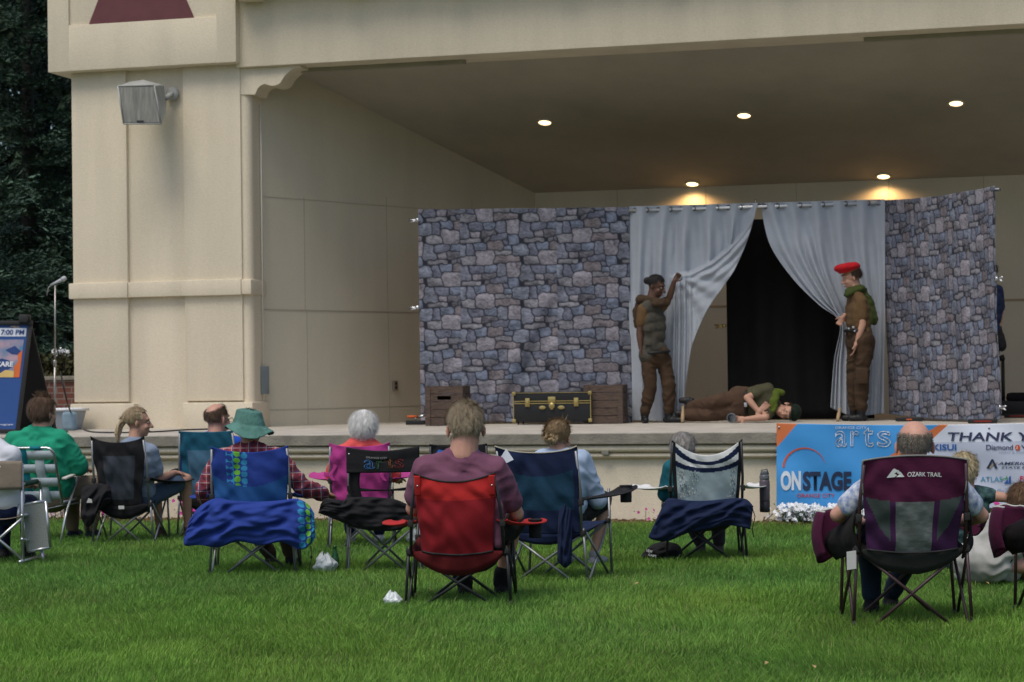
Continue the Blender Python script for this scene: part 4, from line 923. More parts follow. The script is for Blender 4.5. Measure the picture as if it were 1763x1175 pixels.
def puff(name, mat, top, bot, Y0, thick=.05, parent=None, nu=60, nv=36, mfn=None, fold=.012, seed=0., fs=1., bow=0., sharp=.5):
    """stuffed or draped cloth piece: outline given by its upper and lower edges, at distance Y0 and with real thickness"""
    T = polyline_pts(top, nu + 1); B = polyline_pts(bot, nu + 1)
    def f(side):
        def g(u_, t):
            i = min(int(u_ * nu + .5), nu); px = lerp(T[i][0], B[i][0], t); py = lerp(T[i][1], B[i][1], t)
            e = max(0, math.sin(math.pi * u_)) ** sharp * max(0, math.sin(math.pi * t)) ** sharp
            d = thick * e * (-1 if side == 0 else 1)
            w = fold * (nz(u_ * 7 * fs + seed, t * 4 * fs + u_ * 3, seed) + .7 * math.sin(9 * t + 12 * u_ * fs + 5 * nz(u_ * 3, t * 3, seed))) * min(1, e * 1.5)
            return at(px, py, Y0 + d + w + bow * (u_ - .5) ** 2)
        return g
    mb = MB(); mb.grid(f(0), nu, nv, mfn=mfn); mb.grid(f(1), nu, nv, flip=True, mfn=mfn)
    return mb.obj(name, mat, parent)
def seated(L, zs, htop, x=0., dy=0., shw=.19, headx=0., heady=0., shz=None, arms=None, legs=None, hipy=.19, k=1., sitz=None):
    """joints of a sitter in chair frame L"""
    hc = htop - .140 * k; sz = (hc - .185 * k) if shz is None else shz; pz = (zs + .03) if sitz is None else sitz
    J = dict(head=(x + headx, .07 + dy + heady, hc), neck=(x + headx * .5, .03 + dy + heady * .3, hc - .135 * k), shL=(x - shw, .035 + dy, sz), shR=(x + shw, .035 + dy, sz), hipL=(x - .09 * k, hipy, pz), hipR=(x + .09 * k, hipy, pz))
    A = arms or {}; 
    J['elL'], J['wrL'] = A.get('L', ((x - shw - .07, .12, sz - .27 * k), (x - shw + .02, .36, sz - .30 * k)))
    J['elR'], J['wrR'] = A.get('R', ((x + shw + .07, .12, sz - .27 * k), (x + shw - .02, .36, sz - .30 * k)))
    G = legs or {}
    J['knL'], J['anL'], J['toeL'] = G.get('L', ((x - .13, .60, pz + .06), (x - .12, .62, .09), (x - .13, .80, .035)))
    J['knR'], J['anR'], J['toeR'] = G.get('R', ((x + .13, .60, pz + .06), (x + .12, .62, .09), (x + .13, .80, .035)))
    return {q: L(*v) for q, v in J.items()}
# ================================================================== foreground: chairs and audience
def hc(J): return J['head']
GA = 'people watching from the lawn'
def person(L, label, J=None, loc=None, group=GA): return empty('person', loc if loc is not None else L.b + L.y * .25, label, 'person', group)
# ---- materials
F_RED = fab('red_nylon', (.40, .022, .022), bump=.3); F_REDD = fab('dark_red_mesh', (.24, .014, .02), bump=.15)
F_BLK = fab('black_nylon', (.014, .014, .016), bump=.4); F_CHAR = fab('charcoal_mesh', (.035, .042, .055), bump=.15); F_GREYM = fab('grey_mesh', (.075, .085, .10), bump=.15)
F_NAVY = fab('navy_nylon', (.010, .018, .052)); F_NAVT = fab('navy_teal_mesh', (.010, .040, .075))
F_BLUE = fab('royal_blue_nylon', (.020, .045, .235)); F_BLUM = fab('blue_mesh', (.018, .085, .26), bump=.15)
F_TEAL = fab('teal_nylon', (.012, .085, .14)); F_TEALM = fab('teal_mesh', (.06, .14, .22), bump=.15)
F_PINK = fab('magenta_nylon', (.40, .045, .22)); F_PUR = fab('plum_nylon', (.065, .010, .036)); F_PURM = fab('plum_violet_panel', (.045, .014, .055), bump=.2); F_GRN = fab('grey_green_panel', (.05, .065, .062), bump=.2)
F_SILV = pm('printed_grey_mesh', (.12, .14, .135), rough=.8, var=.35, scale=22, stretch=(1, 1, 2.5), var2=(.16, .185, .18))
F_WHITE = fab('white_nylon', (.62, .63, .62)); F_LBLUE = fab('light_blue_mesh', (.30, .38, .40), bump=.3)
F_CY = fab('cyan_dot', (.03, .22, .42)); F_LG = fab('green_dot', (.12, .36, .04)); F_PIPE = pm('piping_white', (.45, .45, .42), rough=.6)
# ================= plum chair (nearest, right)
def plum_mfn(u_, t):
    if t > .60 - .05 * (1 - (2 * u_ - 1) ** 2): return 0
    if .30 < u_ < .70: return 1
    a = u_ if u_ < .5 else 1 - u_
    if a > .245: return 2
    return 3 if (t > .12 + (.25 - a) * 1.3 and a > .02 + .35 * (.6 - t)) else 2
def plum_chair(px, py, yaw, lab, tagit=True):
    L = Loc(px, py, yaw); r, bf = quad_chair(L, lab, W=.60, Wt=.57, Wb=.50, zs=.435, zt=.925, D=.50, lean=.15, bulge=.05, sag=-.025, frame=M_MART, back=[F_PUR, F_SILV, F_PURM, F_GRN], mfn=plum_mfn, seat=F_GREYM if False else fab('dark_green_grey_seat', (.022, .024, .022)), arm=F_PUR, zarm=.60, arms=(0, 0), cup=(0, 0), seat_sag=.16)
    # piping round the back
    mb = MB(); pts = [bf(0, t) + Vector((0, -.004, 0)) for t in np.linspace(.62, 1, 12)] + [bf(u_, 1.) + Vector((0, -.003, .002)) for u_ in np.linspace(0, 1, 30)] + [bf(1, t) + Vector((0, -.004, 0)) for t in np.linspace(1, .62, 12)]
    mb.tube(pts, .005, 6); objs(mb, 'piping', pm('piping_grey', (.18, .19, .18), rough=.7), r)
    mb = MB(); mb.tube([bf(u_, 0.) + Vector((0, -.012, .0)) for u_ in np.linspace(0, 1, 30)], .006, 6); objs(mb, 'piping', pm('piping_black', (.02, .02, .022), rough=.7), r)
    # arm wings: deep padded pouches
    for s in (-1, 1):
        def g(u_, t, s=s):
            x0 = .285; top = (x0 + .11 * t ** 1.1, -.05 + .46 * t, .70 - .20 * t ** .7); bt = (x0 + .07 * t, -.02 + .44 * t, .43 - .09 * t)
            z = lerp(top[2], bt[2], u_); x = lerp(top[0], bt[0], u_ ** 1.5) + .035 * math.sin(math.pi * u_) ; y = lerp(top[1], bt[1], u_)
            pass
            return L(s * x, y + .01 * nz(u_ * 4, t * 5, s), z + .008 * nz(u_ * 5, t * 4, 3 + s))
        mb = MB(); mb.grid(g, 16, 34); solid(mb.obj('armrest', fab('black_plum_lining', (.007, .005, .006)), r), .012)
        def g2(u_, t, s=s):
            a = -.9 + 4.3 * t; c = (.385, .46); rr = .105; wv = .10 + .02 * math.sin(t * 9)
            x = c[0] + rr * math.cos(a) * .85; y = c[1] + rr * math.sin(a)
            return L(s * (x - .01 + .03 * math.sin(math.pi * u_) * math.cos(a)), y - .05, .615 - u_ * ((.27 if s < 0 else .12) + .03 * math.sin(a * 2)) + .012 * nz(u_ * 5, t * 6, s))
        mb = MB(); mb.grid(lambda u_, t: g2(u_, t) if s < 0 else g2(u_, t), 14, 30); o = solid(mb.obj('side_pouch', F_PUR, r), .01)
        mb = MB(); mb.tube([g2(0, t) + ZV * .004 for t in np.linspace(0, 1, 24)], .006, 6); objs(mb, 'piping', F_PIPE, o)
    return L, r, bf
L, r_pl, bf = plum_chair(1572, 1081, -1, 'plum and grey padded camp chair with white mountain mark, in front of the banner')
def on_back(bf, off=.008):
    def g(x, y):
        p = bf(x, y); d = 1e-3; n = (bf(min(1, x + d), y) - bf(x - d, y)).cross(bf(x, min(1, y + d)) - bf(x, y - d)); n.normalize()
        if n.y > 0: n = -n
        return p + n * off
    return g
ob = on_back(bf); M_MARK = pm('white_print', (.62, .64, .64), rough=.6)
def px2uv(L, bf, px, py):
    best = None
    for i in range(41):
        for j in range(41):
            p = bf(i / 40, j / 40); 
            v = p - CAM; s_ = FPX / v.dot(FWD); qx = CX + v.dot(RGT) * s_; qy = CY - v.dot(UPV) * s_; d = (qx - px) ** 2 + (qy - py) ** 2
            if best is None or d < best[0]: best = (d, i / 40, j / 40)
    return best[1:]
u0, v0 = px2uv(L, bf, 1560, 820); u1, v1 = px2uv(L, bf, 1623, 806)
link('lettering', place_text('OZARK TRAIL', ob, u0, u1, v0 - .0, v0 + .042, bold=.01), M_MARK, [o for o in bpy.data.objects if o.name.startswith('backrest')][-1], smooth=False)
def rel(pts, u0, u1, v0, v1): return [(lerp(u0, u1, a), lerp(v0, v1, b)) for a, b in pts]
ua, va = px2uv(L, bf, 1524, 824); ub, vb_ = px2uv(L, bf, 1559, 804)
bk = [o for o in bpy.data.objects if o.name.startswith('backrest')][-1]
def decal(pts, mat, name='mark', parent=bk, f=ob): mb = MB(); mb.add([f(*p) for p in pts], [tuple(range(len(pts)))]); mb.obj(name, mat, parent, smooth=False)
decal(rel([(0, 0), (.42, 0), (.60, .22), (.42, .40), (.60, .62), (.72, .80), (.60, .80), (.45, 1.), (.36, .92)], ua, ub, va, va + .085), M_MARK)
decal(rel([(.52, 0), (1, 0), (.80, .55), (.66, .72), (.56, .50), (.72, .28)], ua, ub, va, va + .085), M_MARK)
# care tag
mb = MB(); p = at(1466, 965, L.b.y - .03); mb.box(p, (.055, .003, .10), (Vector((.95, .2, .1)).normalized(), Vector((-.2, .95, 0)).normalized(), ZV), bev=.001); mb.obj('care_tag', pm('tag_white', (.5, .5, .48), rough=.6), r_pl, smooth=False)
# bald man
pr = person(L, 'bald man with grey fringe hair and blue patterned shirt in the plum chair')
J = seated(L, .42, 1.135, x=.02, shw=.20, headx=.015, arms={'L': ((-.385, .16, .615), (-.22, .40, .56)), 'R': ((.42, .16, .60), (.30, .42, .54))}, legs={'L': ((-.14, .60, .50), (-.13, .62, .09), (-.12, .80, .035)), 'R': ((.16, .62, .50), (.02, .86, .09), (.02, 1.0, .035))})
J['shL'].z = J['shR'].z = .80
F = Fig(J, 1.02, 1.1); H = Head(J['head'], L.y, sc=1.09)
F.body(pr, H, 'pink', hands=[(J['wrL'], L(.05, .8, 0) - L(0, 0, 0), -ZV, dict(right=-1)), (J['wrR'], L(-.05, .8, 0) - L(0, 0, 0), -ZV, dict(right=1))]); H.details(pr)
M_FLORAL = pm('blue_floral_shirt', (.16, .23, .44), rough=.85, scale=34, var2=(.62, .65, .70), bump=.3, bscale=9)
F.shirt(pr, M_FLORAL, .68, .018, seed=2, lo=False); F.pants(pr, fab('dark_jeans', (.012, .022, .04)), 1.93); F.shoes(pr, F_BLK)
hg = hmat('grey_brown_short_hair', (.13, .11, .085), (.30, .27, .22))
hair(pr, H, hg, lambda x, y, z: z < .36 - .5 * max(0, y) and z > -.62 and y < .15 and (abs(x) > .45 or z < .30) and (y < .1), length=.012, n=3600, comb=(0, 0, -1), puff=1.035, lift=.004, width=.003, gravity=.2, cap_pred=lambda x, y, z: z < .10 - .5 * max(0, y) and z > -.55 and y < .0)
# ================= plum chair at the right edge
L2, r2_, bf2 = plum_chair(1893, 1068, 4, 'plum padded camp chair cut by the right edge, only its left side pouch in view')
# ================= red chair
L = Loc(789, 1046, -4)
def red_mfn(u_, t): return 0 if t > .70 + .0 * u_ else 1
r, bf = quad_chair(L, 'bright red camp chair with black frame near the centre', W=.60, Wt=.50, Wb=.44, zs=.345, zt=.83, D=.48, lean=.13, bulge=.06, sag=.055, frame=M_BLKT, back=[F_RED, F_REDD], mfn=red_mfn, seat=fab('dark_red_seat', (.10, .010, .012)), arm=F_RED, zarm=.50, arms=(1, 1), cup=(0, 1), seat_sag=.17, splay=.12)
mb = MB(); mb.tube([bf(u_, 1.) + Vector((0, -.002, .001)) for u_ in np.linspace(0, 1, 30)], .006, 6); mb.tube([bf(u_, 0.) + Vector((0, -.008, .001)) for u_ in np.linspace(0, 1, 30)], .006, 6); objs(mb, 'piping', _mats['piping_black'], r)
for s, u_ in ((-1, .045), (1, .955)):
    mb = MB(); c = bf(u_, .86) + Vector((0, -.006, 0)); mb.box(c, (.038, .02, .125), (L.x, L.y, (ZV - L.y * .25).normalized()), bev=.006); o = mb.obj('corner_sleeve', F_RED, r); mb = MB(); mb.lathe(c + Vector((0, -.008, .0)), [(.006, 0), (.006, .003)], 10, (0, -1, 0)); mb.obj('rivet', M_STEEL, o)
pr = person(L, 'man with dark blond hair in a plum t-shirt sitting in the red chair')
J = seated(L, .33, 1.262, x=.02, shw=.215, headx=.035, dy=.02, arms={'L': ((-.29, .13, .60), (-.20, .38, .52)), 'R': ((.355, .20, .56), (.26, .46, .50))}, legs={'L': ((-.16, .60, .46), (-.02, .66, .09), (-.03, .84, .035)), 'R': ((.30, .60, .47), (.22, .62, .09), (.22, .80, .035))})
J['shL'].z = .845; J['shR'].z = .838; J['neck'].z = .93; J['head'].z = 1.085; J['head'] += L.x * -.005 - L.y * .01
F = Fig(J, 1.1, 1.12); H = Head(J['head'], (L.y - L.x * .22 - ZV * .32), sc=1.20)
F.body(pr, H, 'pink', hands=[(J['wrL'], L.y - ZV * .3, -ZV, dict(right=-1)), (J['wrR'], L.y - ZV * .3 - L.x * .4, -ZV, dict(right=1))], nr=.064); H.details(pr)
F.shirt(pr, fab('plum_tshirt', (.15, .06, .10), bump=.5, bscale=6), .70, .020, fold=.010, seed=11, sinf=.022, lo=False, extra=lambda mb: cap(mb, L(.24, -.0, .62), L(.25, .02, .39), .04, .03)); F.pants(pr, fab('black_shorts', (.012, .012, .013)), 1.02, .02); F.shoes(pr, F_BLK, high=.06)
hb = hmat('dark_blond_hair', (.19, .145, .09), (.50, .41, .28))
hair(pr, H, hb, lambda x, y, z: (z > -.72 - .1 * y and y < .45 and not (abs(x) > .74 and y > -.40 and z < .12)) or z > .62, length=.030, n=9000, comb=lambda x, y, z: (x * .5 - .3, -y * .3 - .1, -.9 + .8 * max(0, z)), puff=1.10, lift=.004, width=.0025, gravity=.5, jitter=.2)
# ================= navy chair with girl
L = Loc(938, 1003, -24)
r, bf = quad_chair(L, 'navy blue camp chair turned slightly right, white note at its top corner', W=.58, Wt=.60, Wb=.54, zs=.345, zt=.925, D=.46, lean=.12, bulge=.03, sag=.035, corner=.012, frame=M_STEELG, back=[F_NAVY, F_NAVT], mfn=lambda u_, t: 1 if (.28 < t < .68 + .10 * (2 * u_ - 1) ** 2 and .05 < u_ < .95) else 0, seat=F_NAVY, arm=F_BLK, zarm=.64, arms=(1, 1), cup=(0, 1), seat_sag=.10, splay=.10, wr=.016)
mb = MB(); mb.tube([bf(u_, 1.) + Vector((0, -.002, .001)) for u_ in np.linspace(0, 1, 30)], .005, 6); objs(mb, 'piping', pm('piping_tan', (.35, .33, .28), rough=.7), r)
mb = MB(); p = at(873, 788, L.b.y - .16); mb.add([p + Vector((-.03, 0, -.05)), p + Vector((.045, -.01, -.015)), p + Vector((-.005, 0, .06)), p + Vector((-.045, 0, .0))], [(0, 1, 2, 3)]); o = solid(mb.obj('paper_note', pm('paper_white', (.62, .66, .74), rough=.7), smooth=False), .002); tag(o, 'white paper note stuck to the top left of the navy chair back', 'paper')
bagm = F_NAVY
b = puff('carry_bag', bagm, [(962, 872), (975, 858), (987, 872)], [(959, 965), (972, 978), (984, 970)], L.b.y - .10, .06, seed=3, fold=.015); tag(b, 'long navy carry bag hanging down the right rear corner of the navy chair', 'bag', 'chair carry bags')
Lg = Loc(958, 985, -12)
pr = person(Lg, 'girl with blond braid bun in a pale blue sweatshirt in the navy chair')
J = seated(Lg, .36, 1.085, x=.02, dy=.09, shw=.15, headx=-.02, k=.93, arms={'L': ((-.2, .22, .60), (-.10, .45, .55)), 'R': ((.27, .25, .50), (.12, .48, .50))}, legs={'L': ((-.02, .52, .45), (-.02, .45, .09), (.0, .62, .035)), 'R': ((.28, .55, .50), (.20, .42, .09), (.26, .60, .035))})
J['shL'].z = J['shR'].z = .80
F = Fig(J, .88, .95); H = Head(J['head'], (Lg.y + Lg.x * .30 - ZV * .15), sc=.98)
F.body(pr, H, 'fair', hands=[(J['wrL'], Lg.y, -ZV, dict(right=-1, s=.9)), (J['wrR'], Lg.y - Lg.x * .5, -ZV, dict(right=1, s=.9))]); H.details(pr)
def hood(mb): q = J['neck']; cap(mb, q + Vector((-.07, -.05, -.02)), q + Vector((.07, -.05, -.02)), .05, .05); cap(mb, q + Vector((0, -.06, -.06)), q + Vector((0, -.07, -.10)), .06, .04)
F.shirt(pr, fab('pale_blue_sweatshirt', (.33, .42, .56), bump=.5, bscale=6), 1.75, .024, fold=.012, extra=hood, seed=4, lo=False); F.pants(pr, F_BLK, .85, .02, name='shorts'); F.shoes(pr, fab('grey_shoes', (.25, .26, .28)))
hbl = hmat('blond_brown_hair', (.22, .14, .07), (.50, .36, .20))
def bun(mb):
    for k in range(60):
        a = k / 60 * 4 * math.pi; rr = .036 + .006 * math.sin(a * 3); pass
    for j in range(3):
        pts = [H.P(.0 + (.045 - .010 * j) * math.cos(a), -.108 - .012 * j + .006 * math.sin(3 * a + j), -.005 + (.036 - .010 * j) * math.sin(a)) for a in [i * math.pi / 9 for i in range(19)]]
        mb.tube(pts, [.014 + .004 * math.sin(i * 2.1 + j) for i in range(19)], 8)
hair(pr, H, hbl, lambda x, y, z: z > -.60 and (y < .35 or z > .6) and not (abs(x) > .82 and y > .1 and z < .1), length=.06, n=4200, comb=lambda x, y, z: (-x * .5, -.6, -z * .9), puff=1.12, lift=.003, width=.0035, gravity=.1, jitter=.22, extra=bun)
# ================= striped chair with grey-haired person
L = Loc(1217, 967, 1)
def st_mfn(u_, t):
    c = (2 * u_ - 1) ** 2; tt = t + .10 * (1 - c)
    if u_ < .055 or u_ > .945: return 3
    if tt > .985: return 1
    if tt > .88: return 0
    if tt > .775: return 1
    if tt > .685: return 0
    return 2
r, bf = quad_chair(L, 'navy and white striped camp chair with worn pale mesh back and black frame', W=.56, Wt=.53, Wb=.48, zs=.345, zt=.925, D=.46, lean=.13, bulge=.04, sag=.12, frame=M_BLKT, back=[F_NAVY, F_WHITE, F_LBLUE, F_BLK], mfn=st_mfn, seat=fab('olive_dark_seat', (.03, .035, .025)), arm=F_WHITE, zarm=.56, arms=(1, 1), cup=(0, 0), seat_sag=.13, splay=.14, wr=.008)
# worn flaking strips on the mesh
rr = random.Random(5); mb = MB(); ob2 = on_back(bf, .006)
for k in range(210):
    a = rr.choice((rr.gauss(.24, .07), rr.gauss(.12, .03), rr.gauss(.88, .025))); b_ = rr.uniform(.25, .62); 
    if not (.07 < a < .93): continue
    w_, h_ = rr.uniform(.004, .012), rr.uniform(.008, .030); P = [ob2(a, b_), ob2(a + w_, b_ + .003), ob2(a + w_, b_ + h_), ob2(a, b_ + h_)]; P[0] += Vector((0, -rr.uniform(.001, .009), 0)); mb.add(P, [(0, 1, 2, 3)], rr.choice((0, 0, 0, 1)))
tag(mb.obj('worn_flakes', [fab('flake_white', (.50, .54, .52)), F_NAVY], r, smooth=False), kind='stuff')
b = puff('carry_bag', F_NAVY, [(1143, 866), (1153, 858), (1185, 862), (1220, 862), (1262, 858), (1285, 860), (1297, 872)], [(1116, 925), (1125, 930), (1150, 932), (1185, 918), (1220, 912), (1255, 905), (1292, 912)], L.b.y - .12, .06, seed=8, fold=.022, fs=1.9); tag(b, 'navy carry bag draped across the lower back of the striped chair', 'bag', 'chair carry bags')
mb = MB(); mb.tube([at(1293, 868, L.b.y - .1), at(1300, 890, L.b.y - .1), at(1295, 912, L.b.y - .1), at(1298, 925, L.b.y - .1)], .004, 6); mb.obj('drawstring', F_BLK, b)
# bottle
p = at(1317, 882, L.b.y + .42); rb_ = empty('water_bottle', p, 'tall dull mauve water bottle standing in the right arm of the striped chair', 'bottle')
mb = MB(); mb.lathe(p, [(.036, 0), (.040, .006), (.040, .085)], 24); mb.obj('base_sleeve', pm('bottle_dark', (.02, .02, .022), rough=.5), rb_)
mb = MB(); mb.lathe(p, [(.0385, .08), (.040, .10), (.041, .235), (.036, .252)], 24); mb.obj('flask', pm('bottle_mauve', (.085, .07, .085), rough=.4), rb_)
mb = MB(); mb.lathe(p, [(.037, .250), (.0385, .258), (.0385, .28), (.03, .29)], 24); mb.box(p + ZV * .30, (.05, .03, .035), bev=.01); mb.tube([p + Vector((-.03, 0, .28)), p + Vector((-.02, 0, .325)), p + Vector((.02, 0, .33)), p + Vector((.032, 0, .29))], .006); mb.obj('lid', pm('lid_grey', (.09, .10, .11), rough=.2), rb_)
pr = person(L, 'grey-haired person in a teal top, mostly hidden behind the striped chair')
J = seated(L, .34, .965, x=-.10, headx=-.05, dy=.10, shw=.14, k=.92, arms={'L': ((-.29, .20, .50), (-.22, .40, .46)), 'R': ((.12, .22, .50), (.10, .42, .46))}, legs={'L': ((-.12, .55, .42), (.02, .60, .09), (.02, .76, .035)), 'R': ((.14, .56, .42), (.16, .58, .09), (.16, .74, .035))})
J['shL'].z = J['shR'].z = .70
F = Fig(J, .9, .95); H = Head(J['head'], (L.y + L.x * .35 - ZV * .1), sc=.98)
F.body(pr, H, 'fair', hands=[(J['wrL'], L.y, -ZV, dict(right=-1)), (J['wrR'], L.y, -ZV, dict(right=1))]); H.details(pr)
F.shirt(pr, fab('teal_top', (.01, .10, .13)), 1.1, .02, lo=False); F.pants(pr, fab('mauve_trousers', (.055, .045, .06)), 1.95); F.shoes(pr, fab('taupe_shoes', (.09, .08, .07)))
hgr = hmat('grey_bob_hair', (.16, .15, .14), (.46, .44, .41))
hair(pr, H, hgr, lambda x, y, z: z > -.75 and (y < .3 or z > .5) and not (abs(x) > .85 and y > .15 and z < .1), length=.06, n=3000, comb=(0, -.2, -1), puff=1.12, lift=.004, width=.0035, gravity=.3, jitter=.15)
# black bag on the grass
p = ground(1140, 966); rbg = empty('cap_bag', p, 'black bag with small white lettering lying on the grass left of the striped chair', 'bag')
o = puff('body', F_BLK, [(1104, 956), (1118, 941), (1135, 934), (1155, 934), (1170, 940), (1175, 952)], [(1104, 965), (1118, 967), (1135, 967), (1155, 968), (1168, 968), (1174, 966)], p.y + .05, .13, rbg, seed=4, fold=.015)
def bagf(x, y): return at(1113 + x * 17, 957 - y * 12 + x * 4, p.y - .085)
link('lettering', place_text('NEW', bagf, 0, .6, .55, .95, bold=.02), M_MARK, rbg, smooth=False); link('lettering', place_text('CAPS', bagf, .2, 1, .05, .4, bold=.02), M_MARK, rbg, smooth=False)
# ================= blue dotted chair, hat
L = Loc(435, 991, 1)
def dots(u_, t, cols, ox=0.):
    """returns material: 0 base blue, 2 pale blue band, 3 cyan dot, 4 green dot"""
    c = (u_ - ox); k = int(math.floor(c / cols)); fx = c / cols - k - .5; fy = (t * 10.5 + .25 * k) % 1 - .5
    ins = (fx * 1.0) ** 2 + (fy * 1.0) ** 2 < .19
    return k, ins
def bd_mfn(u_, t):
    lim = .50 + .14 * (2 * u_ - 1) ** 2
    if t < lim: return 1
    if .19 < u_ < .48:
        k, ins = dots(u_, t, .0967, .19)
        if k == 0: return 0 if ins else 3
        if k == 1: return 4 if ins else 0
        return 3 if ins else 0
    return 0
r, bf = quad_chair(L, 'royal blue camp chair with a green and cyan dot print band', W=.57, Wt=.555, Wb=.50, zs=.37, zt=.94, D=.46, lean=.13, bulge=.05, sag=.045, frame=M_STEELG, back=[F_BLUE, F_BLUM, F_BLUE, F_CY, F_LG], mfn=bd_mfn, seat=F_BLK, arm=F_BLUE, zarm=.56, arms=(1, 1), cup=(0, 0), seat_sag=.12, splay=.12, wr=.012)
def bag_mfn(u_, t):
    if u_ > .78:
        a = (u_ - .78) / .22 * 3; k = int(a); fx = a - k - .5; fy = (t * 6.0 + .3 * k) % 1 - .5
        if fx * fx + fy * fy < .20: return 1 if k % 2 == 0 else 2
    return 0
b = puff('carry_bag', [F_BLUE, F_CY, F_LG], [(326, 896), (340, 876), (360, 862), (378, 858), (400, 862), (440, 864), (480, 862), (510, 859), (530, 868), (541, 884)], [(316, 928), (319, 940), (345, 939), (375, 943), (410, 933), (450, 939), (485, 934), (515, 946), (532, 941), (543, 926)], L.b.y - .13, .06, seed=2, fold=.024, fs=2.0, nu=110, nv=60, mfn=bag_mfn); tag(b, 'royal blue carry bag with dot print end draped low across the blue chair back', 'bag', 'chair carry bags')
mb = MB(); mb.tube([at(535, 940, L.b.y - .1), at(537, 960, L.b.y - .1), at(533, 975, L.b.y - .1), at(534, 985, L.b.y - .1)], .003, 6); mb.lathe(at(536, 962, L.b.y - .1), [(.006, 0), (.009, .01), (.006, .02)], 8); mb.obj('drawstring', F_BLK, b)
pr = person(L, 'person in faded green bucket hat and red plaid shirt in the royal blue chair')
J = seated(L, .36, 1.20, x=-.02, headx=.0, dy=.05, shw=.20, arms={'L': ((-.36, .12, .62), (-.36, .34, .50)), 'R': ((.40, .16, .60), (.46, .40, .56))}, legs={'L': ((-.14, .60, .44), (.06, .72, .09), (.06, .88, .035)), 'R': ((.16, .60, .44), (.22, .62, .09), (.24, .8, .035))})
J['shL'].z = J['shR'].z = .835; J['neck'].z = .915; J['elR'] = L(.36, .15, .62); J['wrR'] = L(.50, .36, .56)
F = Fig(J, 1.0, 1.05); H = Head(J['head'], (L.y + L.x * .25), sc=1.0)
F.body(pr, H, 'tan', hands=[(J['wrL'], L.y, -ZV, dict(right=-1)), (J['wrR'], L.y + L.x * .3, -ZV, dict(right=1))]); H.details(pr)
def plaid():
    m = bpy.data.materials.new('red_plaid'); nt, N, Lk, bb = _nodes(m); tc = N.new('ShaderNodeTexCoord'); out = None
    def band(ax, sc, lo, ph=0.):
        sx = N.new('ShaderNodeSeparateXYZ'); Lk.new(tc.outputs['Object'], sx.inputs[0]); a = N.new('ShaderNodeMath'); a.operation = 'MULTIPLY_ADD'; a.inputs[1].default_value = sc; a.inputs[2].default_value = 50 + ph; Lk.new(sx.outputs[ax], a.inputs[0])
        f = N.new('ShaderNodeMath'); f.operation = 'FRACT'; Lk.new(a.outputs[0], f.inputs[0]); g = N.new('ShaderNodeMath'); g.operation = 'LESS_THAN'; g.inputs[1].default_value = lo; Lk.new(f.outputs[0], g.inputs[0]); return g.outputs[0]
    cur = None
    for ax, sc, lo, ph, colr, fac in ((2, 16, .42, 0, (.09, .012, .03), .75), (0, 16, .42, 0, (.09, .012, .03), .75), (2, 16, .10, .3, (.5, .42, .42), .6), (0, 16, .10, .3, (.5, .42, .42), .6), (2, 8, .07, .1, (.03, .05, .14), .7), (0, 8, .07, .1, (.03, .05, .14), .7)):
        mx = N.new('ShaderNodeMix'); mx.data_type = 'RGBA'; k = N.new('ShaderNodeMath'); k.operation = 'MULTIPLY'; k.inputs[1].default_value = fac; Lk.new(band(ax, sc, lo, ph), k.inputs[0]); Lk.new(k.outputs[0], mx.inputs['Factor'])
        if cur is None: mx.inputs[6].default_value = (.30, .035, .05, 1)
        else: Lk.new(cur, mx.inputs[6])
        mx.inputs[7].default_value = (*colr, 1); cur = mx.outputs[2]
    Lk.new(cur, bb.inputs['Base Color']); bb.inputs['Roughness'].default_value = .9; return m
F.shirt(pr, plaid(), 1.85, .022, fold=.012, seed=9, lo=False); F.pants(pr, fab('brown_trousers', (.06, .045, .03)), 1.95); F.shoes(pr, F_BLK)
hair(pr, H, hmat('dark_hair', (.02, .014, .01), (.06, .04, .025)), lambda x, y, z: z > -.5 and y < .2, length=.02, n=1500, comb=(0, 0, -1), puff=1.05, width=.004)
hat = empty('bucket_hat', H.P(0, 0, .03), 'faded green corduroy bucket hat worn by the person in the royal blue chair', 'hat'); F_HAT = fab('faded_green_corduroy', (.085, .20, .17), bump=.5, bscale=26, var=.25)
mb = MB()
def hatf(u_, t):
    a = 2 * math.pi * u_
    if t < .22: q = t / .22; r_ = .085 * q; z = .132 - .012 * q ** 2
    elif t < .62: q = (t - .22) / .4; r_ = lerp(.085, .108, q) ; z = lerp(.120, .030, q)
    else: q = (t - .62) / .38; r_ = lerp(.108, .172, q); z = .030 - .055 * q + .018 * q * math.sin(a * 2 + .9) + .014 * q * math.sin(a * 3 + 2)
    k = 1 + .04 * nz(3 * math.cos(a), 3 * math.sin(a), t * 3)
    return H.P(r_ * k * math.cos(a) * .96 + .0, r_ * k * math.sin(a) * 1.08 - .012, z - .15 * r_ * math.cos(a) + .006 * nz(5 * math.cos(a), 5 * math.sin(a), t * 9))
mb.grid(hatf, 64, 40); solid(mb.obj('crown_and_brim', F_HAT, hat), .006)
for q in (-.5, -.2):
    mb = MB(); c = H.P(.085 * math.sin(q), -.10 - .0, .085); mb.lathe(c, [(.005, -.002), (.006, .004), (.003, .005)], 8, -H.f); mb.obj('eyelet', pm('eyelet_dark', (.03, .05, .045), rough=.5), hat)
